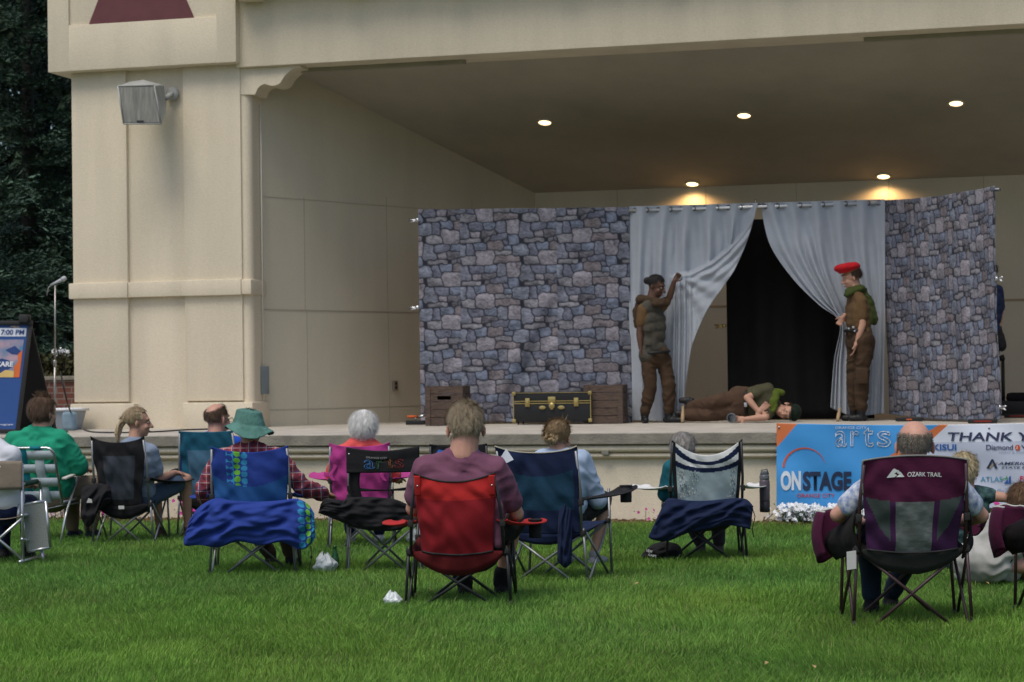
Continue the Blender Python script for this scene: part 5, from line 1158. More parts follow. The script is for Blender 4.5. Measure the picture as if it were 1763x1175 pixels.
# ================= teal chair with balding man
L = Loc(362, 925, -6)
r, bf = quad_chair(L, 'teal camp chair with pale mesh panel between the black chair and the royal blue chair', W=.56, Wt=.50, Wb=.46, zs=.36, zt=.965, D=.46, lean=.12, bulge=.03, sag=.01, frame=M_STEELG, back=[F_TEAL, F_TEALM], mfn=lambda u_, t: 1 if (.14 < u_ < .86 and t < .72) else 0, seat=F_BLK, arm=F_BLK, zarm=.60, cup=(1, 0), splay=.1)
pr = person(L, 'balding man with glasses and a bright blue shirt in the teal chair')
J = seated(L, .36, 1.20, x=.03, headx=.02, dy=.05, shw=.2, legs={'L': ((-.16, .58, .46), (-.18, .60, .09), (-.18, .78, .035)), 'R': ((.2, .58, .44), (.2, .60, .09), (.2, .78, .035))})
J['shR'].z = .83; J['neck'].z = .91; J['shL'] = L(-.22, .05, .83); J['elL'] = L(-.26, .16, .60)
F = Fig(J, 1.0, 1.05); H = Head(J['head'], (L.y * .80 + L.x * .60 - ZV * .1), sc=1.12)
F.body(pr, H, 'pink', hands=[(J['wrL'], L.y, -ZV, dict(right=-1)), (J['wrR'], L.y, -ZV, dict(right=1))]); H.details(pr)
F.shirt(pr, fab('bright_blue_shirt', (.012, .06, .36)), .9, .02, lo=False); F.pants(pr, fab('khaki_shorts', (.22, .17, .11)), 1.0, .02); F.shoes(pr, F_BLK)
hbr = hmat('brown_fringe_hair', (.075, .045, .03), (.16, .10, .065))
hair(pr, H, hbr, lambda x, y, z: -.5 * y + .86 * z < .66 and z > -.5 and y < .50 and not (abs(x) > .8 and y > -.2 and z < .1), length=.018, n=3400, comb=(0, 0, -1), puff=1.045, lift=.004, width=.003, gravity=.2, cap_pred=lambda x, y, z: -.5 * y + .86 * z < .55 and z > -.42 and y < .40 and not (abs(x) > .75 and y > -.2 and z < .1))
g = empty('eyeglasses', H.P(0, .1, .01), 'dark rimmed glasses worn by the balding man in the teal chair', 'glasses')
for q in (-1, 1):
    mb = MB(); mb.tube([H.P(q * .033 + .024 * math.cos(a), .108, .008 + .017 * math.sin(a)) for a in [i * math.pi / 8 for i in range(17)]], .0022, 6); mb.obj('rim', F_BLK, g)
    mb = MB(); mb.tube([H.P(q * .057, .108, .012), H.P(q * .078, .06, .012), H.P(q * .083, -.01, .008)], .0022, 6); mb.obj('temple', F_BLK, g)
# ================= black chair with ponytail woman
L = Loc(212, 937, -8)
r, bf = quad_chair(L, 'black camp chair with grey mesh panel and cup pouch, beside the green-shirted man', W=.50, Wt=.48, Wb=.36, zs=.35, zt=.93, D=.46, lean=.12, bulge=.04, sag=.04, corner=.02, frame=M_STEELG, back=[F_BLK, F_CHAR], mfn=lambda u_, t: 1 if (.20 < u_ < .82 and .10 < t < .76) else 0, seat=F_BLK, arm=F_BLK, zarm=.54, cup=(0, 0), splay=.14, arms=(0, 1), wr=.014)
mb = MB(); p = at(209, 874, L.b.y - .06); mb.box(p, (.05, .004, .03), bev=.001); mb.obj('care_tag', _mats['tag_white'], r, smooth=False)
b = puff('carry_bag', F_BLK, [(140, 842), (150, 836), (172, 832), (188, 836), (192, 850)], [(138, 890), (148, 906), (160, 902), (170, 880), (190, 866)], L.b.y - .05, .09, seed=5, fold=.03); tag(b, 'crumpled black bag hanging on the left arm of the black mesh chair', 'bag', 'chair carry bags')
mb = MB(); p = at(149, 866, L.b.y - .16); mb.add([p, p + Vector((.05, 0, 0)), p + Vector((.045, 0, .03)), p + Vector((.015, 0, .04))], [(0, 1, 2, 3)]); solid(mb.obj('label_tag', _mats['tag_white'], b, smooth=False), .002)
pr = person(L, 'woman with blond ponytail in a grey-blue t-shirt looking right from the black mesh chair')
J = seated(L, .35, 1.185, x=.06, headx=.05, dy=.05, shw=.17, k=.95, arms={'L': ((-.2, .15, .60), (-.1, .4, .55)), 'R': ((.27, .20, .56), (.34, .42, .60))}, legs={'L': ((.12, .56, .46), (.14, .60, .09), (.12, .78, .035)), 'R': ((.42, .52, .54), (.40, .60, .09), (.46, .76, .035))})
J['shL'].z = J['shR'].z = .80; J['neck'].z = .89
F = Fig(J, .92, .95); H = Head(J['head'], (L.y * .30 + L.x * .95 - ZV * .05), sc=.99)
F.body(pr, H, 'fair', hands=[(J['wrL'], L.y, -ZV, dict(right=-1)), (J['wrR'], L.y + L.x * .3, -ZV, dict(right=1))], nr=.05); H.details(pr)
F.shirt(pr, fab('grey_blue_tee', (.20, .25, .34)), .7, .018, seed=7, lo=False); F.pants(pr, fab('denim_shorts', (.05, .075, .12)), .75, .018, name='shorts'); F.shoes(pr, fab('brown_sandals', (.08, .05, .035)))
hpo = hmat('honey_blond_hair', (.28, .20, .11), (.55, .43, .27))
def pony(mb):
    cap(mb, H.P(0, -.105, .012), H.P(0, -.150, -.03), .016, .030); cap(mb, H.P(0, -.150, -.03), H.P(0, -.165, -.09), .030, .030); cap(mb, H.P(0, -.165, -.09), H.P(0, -.16, -.165), .030, .010)
    for k in range(90):
        a = random.random() * 6.28; q = random.random() ** .5 * .036; s0 = H.P(.0 + .012 * math.cos(a), -.108, .012 + .012 * math.sin(a)); s1 = H.P(q * math.cos(a), -.150, -.01 + q * math.sin(a)); s2 = H.P(q * 1.1 * math.cos(a), -.165, -.075 + .4 * q * math.sin(a)); s3 = H.P(q * .6 * math.cos(a) + .004, -.160 - .01 * random.random(), -.155 - .03 * random.random())
        mb.tube([Vector(w) for w in polyline_pts([tuple(s0), tuple(s1), tuple(s2), tuple(s3)], 8)], [.004, .005, .005, .005, .0045, .004, .003, .001], 5)
hair(pr, H, hpo, lambda x, y, z: z > -.40 and (y < .40 or z > .62) and not (abs(x) > .70 and y > .0 and z < .0), length=.055, n=4200, comb=lambda x, y, z: (-x * .4, -1, -z * .6), puff=1.09, lift=.002, width=.0035, gravity=.05, jitter=.14, extra=pony)
mb = MB(); mb.tube([H.P(.017 * math.cos(a), -.112, .012 + .017 * math.sin(a)) for a in [i * .5 for i in range(14)]], .006, 6); mb.obj('hair_tie', F_BLK, pr)
# ================= pink chair with white-haired lady
L = Loc(622, 946, 2)
r, bf = quad_chair(L, 'magenta pink camp chair behind the black strap-back chair', W=.50, Wt=.50, Wb=.46, zs=.40, zt=.875, D=.46, lean=.10, bulge=.04, sag=.02, corner=.015, frame=M_STEELG, back=[F_PINK], seat=F_PINK, arm=F_PINK, zarm=.62, cup=(0, 0), splay=.10, wr=.014)
mb = MB(); mb.grid(lambda u_, t: at(lerp(558, 576, u_), lerp(812, 820, t) + 2 * math.sin(u_ * 5), L.b.y + .05 - .02 * u_), 10, 4); solid(mb.obj('strap', F_PINK, r), .005)
for xx in (573, 661):
    mb = MB(); mb.grid(lambda u_, t: at(xx + 4 * math.sin(t * 7) - 3 + u_ * 7, lerp(796, 830, t), L.b.y - .09), 3, 10); solid(mb.obj('strap', F_PINK, r), .005)
pr = person(L, 'white-haired lady in a coral top sitting in the pink chair')
J = seated(L, .40, 1.13, x=.01, headx=.02, dy=.06, shw=.17, k=.93, arms={'L': ((-.25, .16, .58), (-.18, .38, .58)), 'R': ((.29, .18, .58), (.30, .42, .56))})
J['shL'].z = J['shR'].z = .79; J['neck'].z = .91
F = Fig(J, .97, 1.1); H = Head(J['head'], (L.y + L.x * .12), sc=1.0)
F.body(pr, H, 'pink', hands=[(J['wrL'], L.y, -ZV, dict(right=-1)), (J['wrR'], L.y, -ZV, dict(right=1))]); H.details(pr)
F.shirt(pr, fab('coral_top', (.62, .09, .085), bump=.3), .85, .022, seed=3, lo=False); F.pants(pr, F_NAVY, 1.95); F.shoes(pr, F_WHITE)
hw = hmat('white_bob_hair', (.72, .72, .69), (.90, .90, .88))
hair(pr, H, hw, lambda x, y, z: z > -.85 and (y < .35 or z > .5), length=.075, n=5200, comb=lambda x, y, z: (x * .15, .05 * y, -1), puff=1.25, lift=.008, width=.0035, gravity=.35, jitter=.12)
# ================= black strap chair (empty)
L = Loc(662, 987, 3)
def band(z0, z1, yo): 
    def g(u_, t): s = u_ * 2 - 1; return L(s * .262, yo - .03 * (1 - s * s) + .006 * nz(s * 3, t * 3, 1), lerp(z0, z1, t) + (.016 * abs(s) ** 1.5 if t > .5 else .0) - .014 * (1 - s * s) * (t > .5))
    return g
r, _ = quad_chair(L, 'empty black strap-back chair with colourful embroidered lettering, left of the red chair', W=.50, Wt=.50, Wb=.5, zs=.36, zt=.90, D=.46, frame=M_STEELG, back=False, seat=False, arm=F_BLK, zarm=.55, arms=(0, 1), cup=(0, 0), seat_sag=.05)
tb = band(.735, .905, -.115); mb = MB(); mb.grid(tb, 40, 14); bo = solid(mb.obj('back_band', F_BLK, r), .02)
mb = MB(); mb.grid(band(.60, .625, -.07), 30, 3); solid(mb.obj('lower_strap', F_BLK, r), .006)
mb = MB(); mb.grid(lambda u_, t: L(-.235 + .075 * u_ + .012 * math.sin(t * 6), -.05 - .06 * t + .01 * math.sin(u_ * 6), lerp(.40, .74, t)), 8, 14); solid(mb.obj('side_strap', F_BLK, r), .006)
mb = MB(); mb.grid(lambda u_, t: L((u_ * 2 - 1) * .25, t * .46, .38 + .03 * t - .07 * (1 - (2 * u_ - 1) ** 2)), 20, 16); solid(mb.obj('seat', F_BLK, r), .006)
b = puff('carry_bag', F_BLK, [(552, 868), (562, 858), (590, 862), (600, 857), (640, 856), (680, 860), (708, 872)], [(548, 884), (560, 888), (580, 896), (610, 908), (640, 914), (680, 914), (706, 905)], L.b.y - .14, .06, seed=6, fold=.022, fs=1.9); tag(b, 'black carry bag draped along the lower back of the empty strap-back chair', 'bag', 'chair carry bags')
fl_ = lambda x, y: tb(x, y) + Vector((0, -.016, 0))
GC = [pm('thread_blue', (.03, .13, .32)), pm('thread_green', (.03, .12, .06)), pm('thread_orange', (.25, .09, .03)), pm('thread_red', (.18, .025, .025)), pm('thread_white', (.25, .25, .25))]
link('lettering', place_text('ORANGE CITY', fl_, .27, .56, .66, .74, bold=.005), GC[4], bo, smooth=False)
for s, x0, x1, y0, y1, m in (('a', .24, .385, .16, .60, 0), ('r', .41, .50, .16, .58, 1), ('t', .56, .64, .20, .66, 2), ('s', .66, .79, .18, .60, 3)):
    link('lettering', place_text(s, fl_, x0, x1, y0, y1, outline=.016), GC[m], bo, smooth=False)
# ================= small blue chair behind (only top corners seen)
L = Loc(792, 948, 0)
r, bf = quad_chair(L, 'blue chair with black corners, mostly hidden behind the man in the red chair', W=.46, Wt=.47, Wb=.42, zs=.36, zt=.875, D=.42, lean=.10, sag=.02, frame=M_BLKT, back=[F_BLK, fab('sky_blue_mesh', (.03, .14, .50))], mfn=lambda u_, t: 1 if (.09 + .10 * max(0, t - .8) / .2 < u_ < .91 - .1 * max(0, t - .8) / .2 and t < .93) else 0, seat=F_BLK, arm=F_BLK, zarm=.55, cup=(0, 0))
# ================= webbed lawn chair with green-shirted man
L = Loc(62, 936, -10)
def webbed(L):
    M_AL = pm('aluminium', (.50, .52, .53), rough=.3, metal=.85, var=.05); M_W = fab('web_white', (.42, .48, .52)); M_T = fab('web_teal', (.01, .16, .20)); W = .54
    r = empty('webbed_lawn_chair', L.b, 'aluminium lawn chair with teal and white webbing under the green-shirted man', 'chair', 'folding camp chairs on the lawn')
    zt = .85; zs = .36; bp = lambda s, t: (s * W / 2, -.05 - .20 * t, lerp(zs, zt, t))
    pts = [L(*bp(-1, 0)), L(*bp(-1, .9))] + [L(-W / 2 + .06 * (1 - math.cos(a)), -.25 + .0, zt - .05 + .05 * math.sin(a)) for a in (.5, 1.0, 1.57)] + [L(W / 2 - .06 * (1 - math.cos(a)), -.25, zt - .05 + .05 * math.sin(a)) for a in (1.57, 1.0, .5)] + [L(*bp(1, .9)), L(*bp(1, 0))]
    tubeobj('back_frame', pts, .0125, M_AL, r, 12)
    tubeobj('seat_frame', [L(-W / 2, -.06, zs), L(-W / 2, .46, zs + .03), L(W / 2, .46, zs + .03), L(W / 2, -.06, zs)], .0125, M_AL, r, 12)
    for s in (-1, 1):
        tubeobj('leg', [L(s * (W / 2 + .03), .42, .58), L(s * (W / 2 + .03), .46, .015)], .012, pm('grey_green_tube', (.12, .15, .14), rough=.4, metal=.4), r)
        tubeobj('leg', [L(s * (W / 2 + .015), .28, .57), L(s * (W / 2 + .015), .02, .30), L(s * (W / 2 + .015), -.14, .015)], .012, M_AL, r)
        mb = MB(); mb.box(L(s * (W / 2 + .035), .15, .60), (.045, .50, .022), (L.x, (L.y + ZV * .10).normalized(), (ZV - L.y * .1).normalized()), bev=.009); mb.obj('armrest', pm('arm_white', (.6, .6, .55), rough=.5), r)
    nV, nH = 3, 4
    for k in range(nV):
        x = (-.17, -.02, .13)[k]; m = M_T if k % 2 else M_W
        mb = MB(); mb.grid(lambda u_, t: L(x + (u_ - .5) * .082, bp(1, t)[1] - .006 * math.sin(t * math.pi * nH + k * math.pi) * 1.5 - .02 * math.sin(math.pi * t), bp(1, t)[2]), 2, 40); solid(mb.obj('webbing_strap', m, r), .003)
    for k in range(nH):
        t0 = .06 + k * .245; m = M_W if k % 2 == 1 or k == 5 else M_W
        mb = MB(); mb.grid(lambda u_, t: L((u_ - .5) * W, bp(1, t0 + t * .155)[1] + .006 * math.sin(u_ * math.pi * nV + k * math.pi) - .02 * math.sin(math.pi * t0) - .001, bp(1, t0 + t * .155)[2]), 40, 2); solid(mb.obj('webbing_strap', m, r), .003)
    mb = MB(); mb.grid(lambda u_, t: L((u_ - .5) * W, -.04 + t * .5, zs - .02 - .04 * math.sin(math.pi * u_)), 20, 10); solid(mb.obj('seat', M_W, r), .004)
    for (a, b_) in ((-.16, -.06), (.06, .16)):
        mb = MB(); mb.tube([L(a, -.252, zt), L(b_, -.252, zt)], .017, 12); mb.obj('frame_wrap', M_T, r)
webbed(L)
pr = person(L, 'brown-haired man in a green t-shirt and khaki trousers sitting in the webbed lawn chair')
J = seated(L, .40, 1.27, x=.0, headx=.06, dy=.04, shw=.21, arms={'L': ((-.3, .15, .62), (-.15, .40, .58)), 'R': ((.34, .18, .66), (.28, .42, .64))}, legs={'L': ((.1, .58, .48), (.1, .60, .09), (.1, .78, .035)), 'R': ((.36, .56, .50), (.30, .52, .09), (.30, .40 + .32, .035))}); J['head'] = L(.04, .09, 1.142)
J['shL'].z = J['shR'].z = .905
F = Fig(J, 1.06, 1.25); H = Head(J['head'], (L.y + L.x * .45 - ZV * .1), sc=1.13)
F.body(pr, H, 'pink', hands=[(J['wrL'], L.y, -ZV, dict(right=-1)), (J['wrR'], L.y, -ZV, dict(right=1))], nr=.06); H.details(pr)
F.shirt(pr, fab('kelly_green_tee', (.015, .26, .15), bump=.5, bscale=6), .95, .026, fold=.013, seed=12, sinf=.034, lo=False); F.pants(pr, fab('khaki_trousers', (.19, .15, .10)), 1.96, .018); F.shoes(pr, fab('navy_sneakers', (.02, .025, .04)))
hair(pr, H, hmat('chestnut_hair', (.07, .04, .025), (.17, .105, .065)), lambda x, y, z: z > -.72 and (y < .3 or z > .5) and not (abs(x) > .85 and y > .1 and z < -.1), length=.045, n=4200, comb=lambda x, y, z: (0, -.1, -1 if z < .8 else .2), puff=1.15, lift=.004, width=.0035, gravity=.35, jitter=.15)
mb = MB(); q = J['neck']; mb.tube([q + Vector((.075 * math.cos(a), .075 * math.sin(a), .012)) for a in [i * .35 for i in range(19)]], .007, 6); mb.obj('collar_band', F_NAVY, pr)
# ================= director's chair at far left
L = Loc(-2, 978, -6)
def director(L):
    M_AL = _mats['aluminium']; r = empty('director_chair', L.b, 'aluminium director chair with beige back and folded side table at the left edge', 'chair', 'folding camp chairs on the lawn'); F_BG = fab('beige_canvas', (.20, .165, .13)); W = .50
    for s in (-1, 1):
        for y in (0, .44):
            o = tubeobj('leg', [L(s * (W / 2 - .06), y, .012), L(s * (W / 2 - .06), y, .58 if y else .80)], .0125, M_AL, r)
            if y: pass
        tubeobj('foot_rail', [L(s * (W / 2 - .06), -.07, .05), L(s * (W / 2 - .06), .52, .05)], .0125, M_AL, r); tubeobj('lower_rail', [L(s * (W / 2 - .06), -.02, .22), L(s * (W / 2 - .06), .50, .14)], .0115, M_AL, r)
        tubeobj('seat_rail', [L(s * (W / 2 - .06), -.02, .40), L(s * (W / 2 - .06), .46, .40)], .012, M_AL, r)
        tubeobj('arm_rail', [L(s * (W / 2 - .06), 0, .62), L(s * (W / 2 - .06), .03, .64), L(s * (W / 2 - .06), .40, .64), L(s * (W / 2 - .06), .44, .58)], .0115, M_AL, r)
        mb = MB(); mb.tube([L(s * (W / 2 - .06), .06, .642), L(s * (W / 2 - .06), .34, .642)], .021, 14); mb.obj('arm_pad', pm('dark_green_foam', (.02, .06, .045), rough=.8), r)
        tubeobj('cross_bar', [L(s * (W / 2 - .06), 0, .38), L(-s * (W / 2 - .06), 0, .06)], .0115, M_AL, r)
    mb = MB(); mb.grid(lambda u_, t: L((u_ - .5) * (W - .10), -.018 - .03 * math.sin(math.pi * u_), lerp(.60, .82, t)), 20, 8); solid(mb.obj('back_canvas', F_BG, r), .006)
    mb = MB(); mb.grid(lambda u_, t: L((u_ - .5) * (W - .10), t * .46, .40 - .03 * math.sin(math.pi * u_)), 20, 8); solid(mb.obj('seat', F_BG, r), .006)
    # hanging side table
    c = [at(x, y, L.b.y + .10) for x, y in ((48, 950), (86, 943), (78, 863), (35, 870))]; n = Vector((.35, -.93, .1)).normalized(); nn = (c[1] - c[0]).cross(c[3] - c[0]).normalized()
    if nn.y > 0: nn = -nn
    mb = MB(); mb.prism([q for q in c], nn * -.02); t_ = fixn(mb.obj('side_table', pm('speckled_grey_laminate', (.20, .22, .205), rough=.6, var=.3, scale=120), r, smooth=False)); 
    mb = MB(); 
    for i in range(4): mb.tube([c[i] - nn * .008, c[(i + 1) % 4] - nn * .008], .0125, 10)
    mb.obj('table_rim', M_AL, t_)
    tubeobj('table_strut', [at(72, 945, L.b.y + .14), at(76, 974, L.b.y + .14)], .012, M_AL, r); tubeobj('table_bracket', [at(33, 868, L.b.y + .10), at(31, 900, L.b.y + .08)], .014, M_AL, r)
director(L)
pr = person(L, 'person in a white shirt cut off by the left edge, sitting in the director chair')
J = seated(L, .42, 1.26, x=-.06, dy=.02, shw=.18, arms={'R': ((.06, .16, .60), (.10, .38, .62))}, legs={'R': ((.05, .56, .46), (.02, .60, .09), (.0, .78, .035))}); J['shR'] = L(.09, .05, .86); J['shL'] = L(-.26, .05, .86); J['head'] = L(-.16, .08, 1.13); J['neck'] = L(-.12, .05, 1.0)
F = Fig(J, .98, 1.05); H = Head(J['head'], (L.y + L.x * .2), sc=1.0); F.body(pr, H, 'fair', hands=[(J['wrR'], L.y, -ZV, dict(right=1))]); H.details(pr)
F.shirt(pr, fab('white_tee', (.58, .60, .66)), .8, .02, lo=False); F.pants(pr, F_NAVY, 1.9); F.shoes(pr, F_BLK); hair(pr, H, _mats['chestnut_hair'], lambda x, y, z: z > -.6 and (y < .3 or z > .5), length=.04, n=1500, comb=(0, 0, -1), puff=1.1)
# ================================================================== children on the grass (right)
def fig_px(dct, Yd): return {k: at(v[0], v[1], Yd + (v[2] if len(v) > 2 else 0)) for k, v in dct.items()}
Yk = 14.6
J = fig_px(dict(head=(1660, 813), neck=(1664, 846, -.02), shL=(1634, 862), shR=(1692, 852), hipL=(1650, 960, .05), hipR=(1680, 962, .05), elL=(1630, 905, .1), wrL=(1650, 925, .3), elR=(1738, 858, -.05), wrR=(1772, 846, -.05), knL=(1640, 930, .4), anL=(1665, 968, .45), knR=(1690, 930, .4), anR=(1670, 968, .5)), Yk)
pr = person(None, 'blond child in a navy floral top reaching an arm to the right', loc=ground(1665, 985), group='children sitting on the grass')
F = Fig(J, .82, .85); H = Head(J['head'], (.35, 1, -.1), sc=.96); F.body(pr, H, 'fair', hands=[(J['wrR'], (1, 0, .1), (0, -.3, -1), dict(right=1, s=.8)), (J['wrL'], (0, 1, 0), (0, 0, -1), dict(right=-1, s=.8))]); H.details(pr)
F.shirt(pr, pm('navy_floral', (.012, .035, .06), rough=.85, var=.5, scale=26, var2=(.06, .13, .12), bump=.3, bscale=9), .25, .018); F.pants(pr, F_NAVY, 1.0, .015, name='shorts')
hair(pr, H, hmat('pale_blond_hair', (.36, .27, .13), (.70, .60, .38)), lambda x, y, z: z > -.80 and (y < .35 or z > .5), length=.055, n=3600, comb=(.15, -.1, -1), puff=1.15, lift=.006, width=.0035, gravity=.3, jitter=.3)
Yb = 13.7
J = fig_px(dict(head=(1760, 866), neck=(1755, 888, -.02), shL=(1728, 900, .08), shR=(1775, 900, -.08), hipL=(1680, 965, .06), hipR=(1702, 968, -.06), elL=(1725, 940, .3), wrL=(1750, 960, .4), elR=(1790, 935, .1), wrR=(1780, 960, .3), knL=(1765, 965, .30), anL=(1785, 992, .5), knR=(1765, 975, -.05), anR=(1762, 1000, .25), toeL=(1800, 995, .55), toeR=(1790, 1003, .25)), Yb)
pr = person(None, 'brown-haired child in pale grey clothes hunched on the grass at the right edge', loc=ground(1700, 1000), group='children sitting on the grass')
F = Fig(J, .86, 1.15); H = Head(J['head'], (.5, 1, -.2), sc=.92); F.body(pr, H, 'pink', hands=[(J['wrR'], (1, .5, -.5), (0, 0, -1), dict(right=1, s=.8)), (J['wrL'], (.5, 1, -.3), (0, 0, -1), dict(right=-1, s=.8))]); H.details(pr)
def skirt(mb): cap(mb, at(1672, 985, Yb + .1), at(1735, 978, Yb), .07, .09); cap(mb, at(1650, 990, Yb + .2), at(1700, 975, Yb + .05), .03, .10); cap(mb, at(1700, 960, Yb), at(1738, 955, Yb + .05), .13, .12)
F.shirt(pr, fab('pale_grey_dress', (.36, .36, .34), bump=.5, bscale=5), .6, .022, fold=.014, extra=skirt, name='dress', seed=21); F.shoes(pr, F_BLK)
mb = MB(); mb.tube([at(1741, 930, Yb - .15), at(1748, 945, Yb - .12), at(1742, 965, Yb - .14), at(1735, 975, Yb - .12)], .006, 6); mb.obj('dress_trim', F_BLK, pr)
hair(pr, H, hmat('brown_child_hair', (.10, .055, .028), (.22, .13, .07)), lambda x, y, z: z > -.7 and (y < .35 or z > .5), length=.05, n=2600, comb=(0, -.2, -1), puff=1.14, lift=.006, width=.0035, gravity=.3, jitter=.35)
# ================================================================== actors on stage
def A1(px, py, o=0.): return BD(px, py, .34 + o)
F_TAN = fab('tan_tee', (.105, .062, .028), bump=.3); F_BRN = fab('brown_cargo', (.050, .030, .017), bump=.5, bscale=7); F_OLV = fab('olive_scarf', (.045, .06, .016), bump=.6, bscale=8); F_VEST = fab('grey_olive_vest', (.060, .056, .044), bump=.5, bscale=8)
F_BOOT = pm('black_boot_leather', (.010, .010, .011), rough=.5, bump=.3, bscale=30); GS = 'actors on the stage'
def fz(p, z=STZ): p = Vector(p); p.z = z; return p
J = dict(head=A1(1130, 494), neck=A1(1122, 517), shL=A1(1107, 533, .10), shR=A1(1136, 531, -.10), hipL=A1(1116, 618, .06), hipR=A1(1142, 618, -.04), elL=A1(1101, 573, .12), wrL=A1(1103, 599, .14), elR=A1(1153, 512, -.06), wrR=A1(1161, 484, .0), knL=A1(1119, 668, .08), anL=A1(1110, 712, .06), toeL=A1(1112, 722, .20), knR=A1(1152, 666, .02), anR=A1(1151, 711, .0), toeR=A1(1176, 722, .05))
for k in ('toeL', 'toeR'): J[k].z = STZ + .035
J['anL'].z = J['anR'].z = STZ + .10
pr = empty('person', fz(A1(1130, 725)), 'actor with dark hair bun and grey vest holding the left curtain aside', 'person', GS)
F = Fig(J, .96, .80); H = Head(J['head'], bdv * .95 + bn * .35 - ZV * .35, sc=.98)
F.body(pr, H, 'dark', hands=[(J['wrL'], -ZV + bdv * .1, bdv, dict(right=1, s=.9, curl=.45)), (J['wrR'], ZV * .8 + bdv * .6, bn, dict(right=-1, s=.9, curl=.9))], voxel=.007); H.details(pr)
F.shirt(pr, F_TAN, .62, .012, lo=False); F.pants(pr, F_BRN, 1.88, .018, fold=.012); F.shoes(pr, F_BOOT, high=.14, sc=1.05, name='boot')
mb = MB(); J2 = F.J; sdv = (J['shR'] - J['shL']).normalized(); 
F.torso(mb, .016, False)
cap(mb, A1(1119, 590, .06), A1(1115, 612, .07), .100, .105); cap(mb, A1(1122, 590, -.02), A1(1120, 610, -.02), .10, .10)
link('vest', fuse(mb, .01, 12, .005, 12, 2), F_VEST, pr)
mb = MB()
for k in range(2): mb.box(A1(1115, 566 + k * 24, .185), (.07, .012, .06), (bdv, bn, ZV), bev=.004)
objs(mb, 'vest_pocket', F_VEST, pr, smooth=30)
mb = MB(); cap(mb, A1(1096, 535, -.02), A1(1097, 560, -.02), .045, .035); cap(mb, A1(1103, 520, 0), A1(1096, 540, -.02), .045, .045); cap(mb, A1(1103, 516, .02), A1(1140, 520, .05), .055, .04); cap(mb, A1(1128, 522, .10), A1(1146, 524, .04), .035, .03); link('scarf', fuse(mb, .01, 4, .01, 10, 4), fab('brown_scarf', (.055, .034, .02), bump=.6), pr)
mb = MB(); pv = (J['hipL'] + J['hipR']) / 2 + ZV * .075; mb.tube([pv + (sdv * math.cos(a) * .165 + bn * 0 + sdv.cross(ZV) * math.sin(a) * .145) for a in [i * .315 for i in range(21)]], .018, 8); mb.obj('belt', F_BOOT, pr)
hd = hmat('black_bun_hair', (.008, .007, .007), (.022, .018, .016))
def bun2(mb): _ell(mb, H.P(.0, -.128, .03), (.042 * H.s,) * 3, None, 14)
hair(pr, H, hd, lambda x, y, z: z > -.35 and (y < .45 or z > .5) and not (abs(x) > .7 and y > .1 and z < .1), length=.03, n=1400, comb=(0, -1, .1), puff=1.08, lift=.002, gravity=0., jitter=.1, extra=bun2)
# --- red beret actor
def A3(px, py, o=0.): return BD(px, py, .36 + o)
J = dict(head=A3(1466, 479), neck=A3(1474, 500), shL=A3(1483, 519, .12), shR=A3(1468, 518, -.14), hipL=A3(1486, 588, .09), hipR=A3(1475, 588, -.08), elL=A3(1485, 560, .16), wrL=A3(1474, 592, .17), elR=A3(1461, 552, -.16), wrR=A3(1452, 546, -.02), knL=A3(1484, 645, .10), anL=A3(1483, 705, .08), toeL=A3(1462, 722, .10), knR=A3(1470, 645, -.06), anR=A3(1470, 704, -.08), toeR=A3(1450, 720, -.06))
for k in ('toeL', 'toeR'): J[k].z = STZ + .035
J['anL'].z = J['anR'].z = STZ + .10
pr = empty('person', fz(A3(1476, 725)), 'actor in a red beret, brown tee and green scarf at the right curtain', 'person', GS)
F = Fig(J, .97, .98); H = Head(J['head'], -bdv * .97 + bn * .15 - ZV * .28, sc=.98)
F.body(pr, H, 'fair', hands=[(J['wrL'], -ZV - bdv * .25, -bdv, dict(right=1, s=.95, curl=.35)), (J['wrR'], -bdv * .5 - ZV * .8, bn, dict(right=-1, s=.9, curl=.8))], voxel=.007); H.details(pr)
F.shirt(pr, F_TAN, .66, .012, lo=False); 
def seatb(mb): cap(mb, A3(1490, 592, .05), A3(1488, 612, .05), .11, .10); cap(mb, A3(1489, 592, -.05), A3(1486, 612, -.05), .11, .10)
F.pants(pr, F_BRN, 1.86, .024, fold=.012, extra=seatb); F.shoes(pr, F_BOOT, high=.14, sc=1.05, name='boot')
for py_ in (648,):
    mb = MB(); mb.box(A3(1484, py_, .215), (.13, .03, .17), (bdv, bn, ZV), bev=.012); mb.obj('cargo_pocket', F_BRN, pr, smooth=30)
pv = lerp((J['hipL'] + J['hipR']) / 2, A3(1474, 555), .55); mb = MB(); mb.tube([pv + (bdv * math.cos(a) * .135 + bn * math.sin(a) * .175) for a in [i * .315 for i in range(21)]], .020, 8); bl = mb.obj('belt', F_BOOT, pr)
mb = MB(); c = A3(1466, 566, .19)
for dx, dz, s_ in ((-.03, 0, .022), (.02, .012, .026), (.035, -.03, .02)): mb.box(c + bdv * dx + ZV * dz, (s_, .02, s_), (bdv, bn, ZV), bev=.006)
mb.obj('buckle', M_STEEL, bl, smooth=30)
mb = MB(); cap(mb, A3(1462, 503, .03), A3(1482, 498, .05), .045, .05); cap(mb, A3(1458, 508, .04), A3(1466, 504, .06), .03, .04); cap(mb, A3(1482, 498, .0), A3(1496, 525, .0), .055, .06); cap(mb, A3(1496, 525, 0), A3(1504, 552, 0), .055, .048); cap(mb, A3(1490, 530, .06), A3(1498, 552, .05), .05, .05); link('scarf', fuse(mb, .01, 4, .012, 9, 4), F_OLV, pr)
hair(pr, H, hmat('dark_brown_short_hair', (.022, .013, .009), (.06, .035, .02)), lambda x, y, z: z > -.45 and y < .1 or z > .6, length=.035, n=1500, comb=(0, -.4, -1), puff=1.10, lift=.006, gravity=.2, jitter=.4)
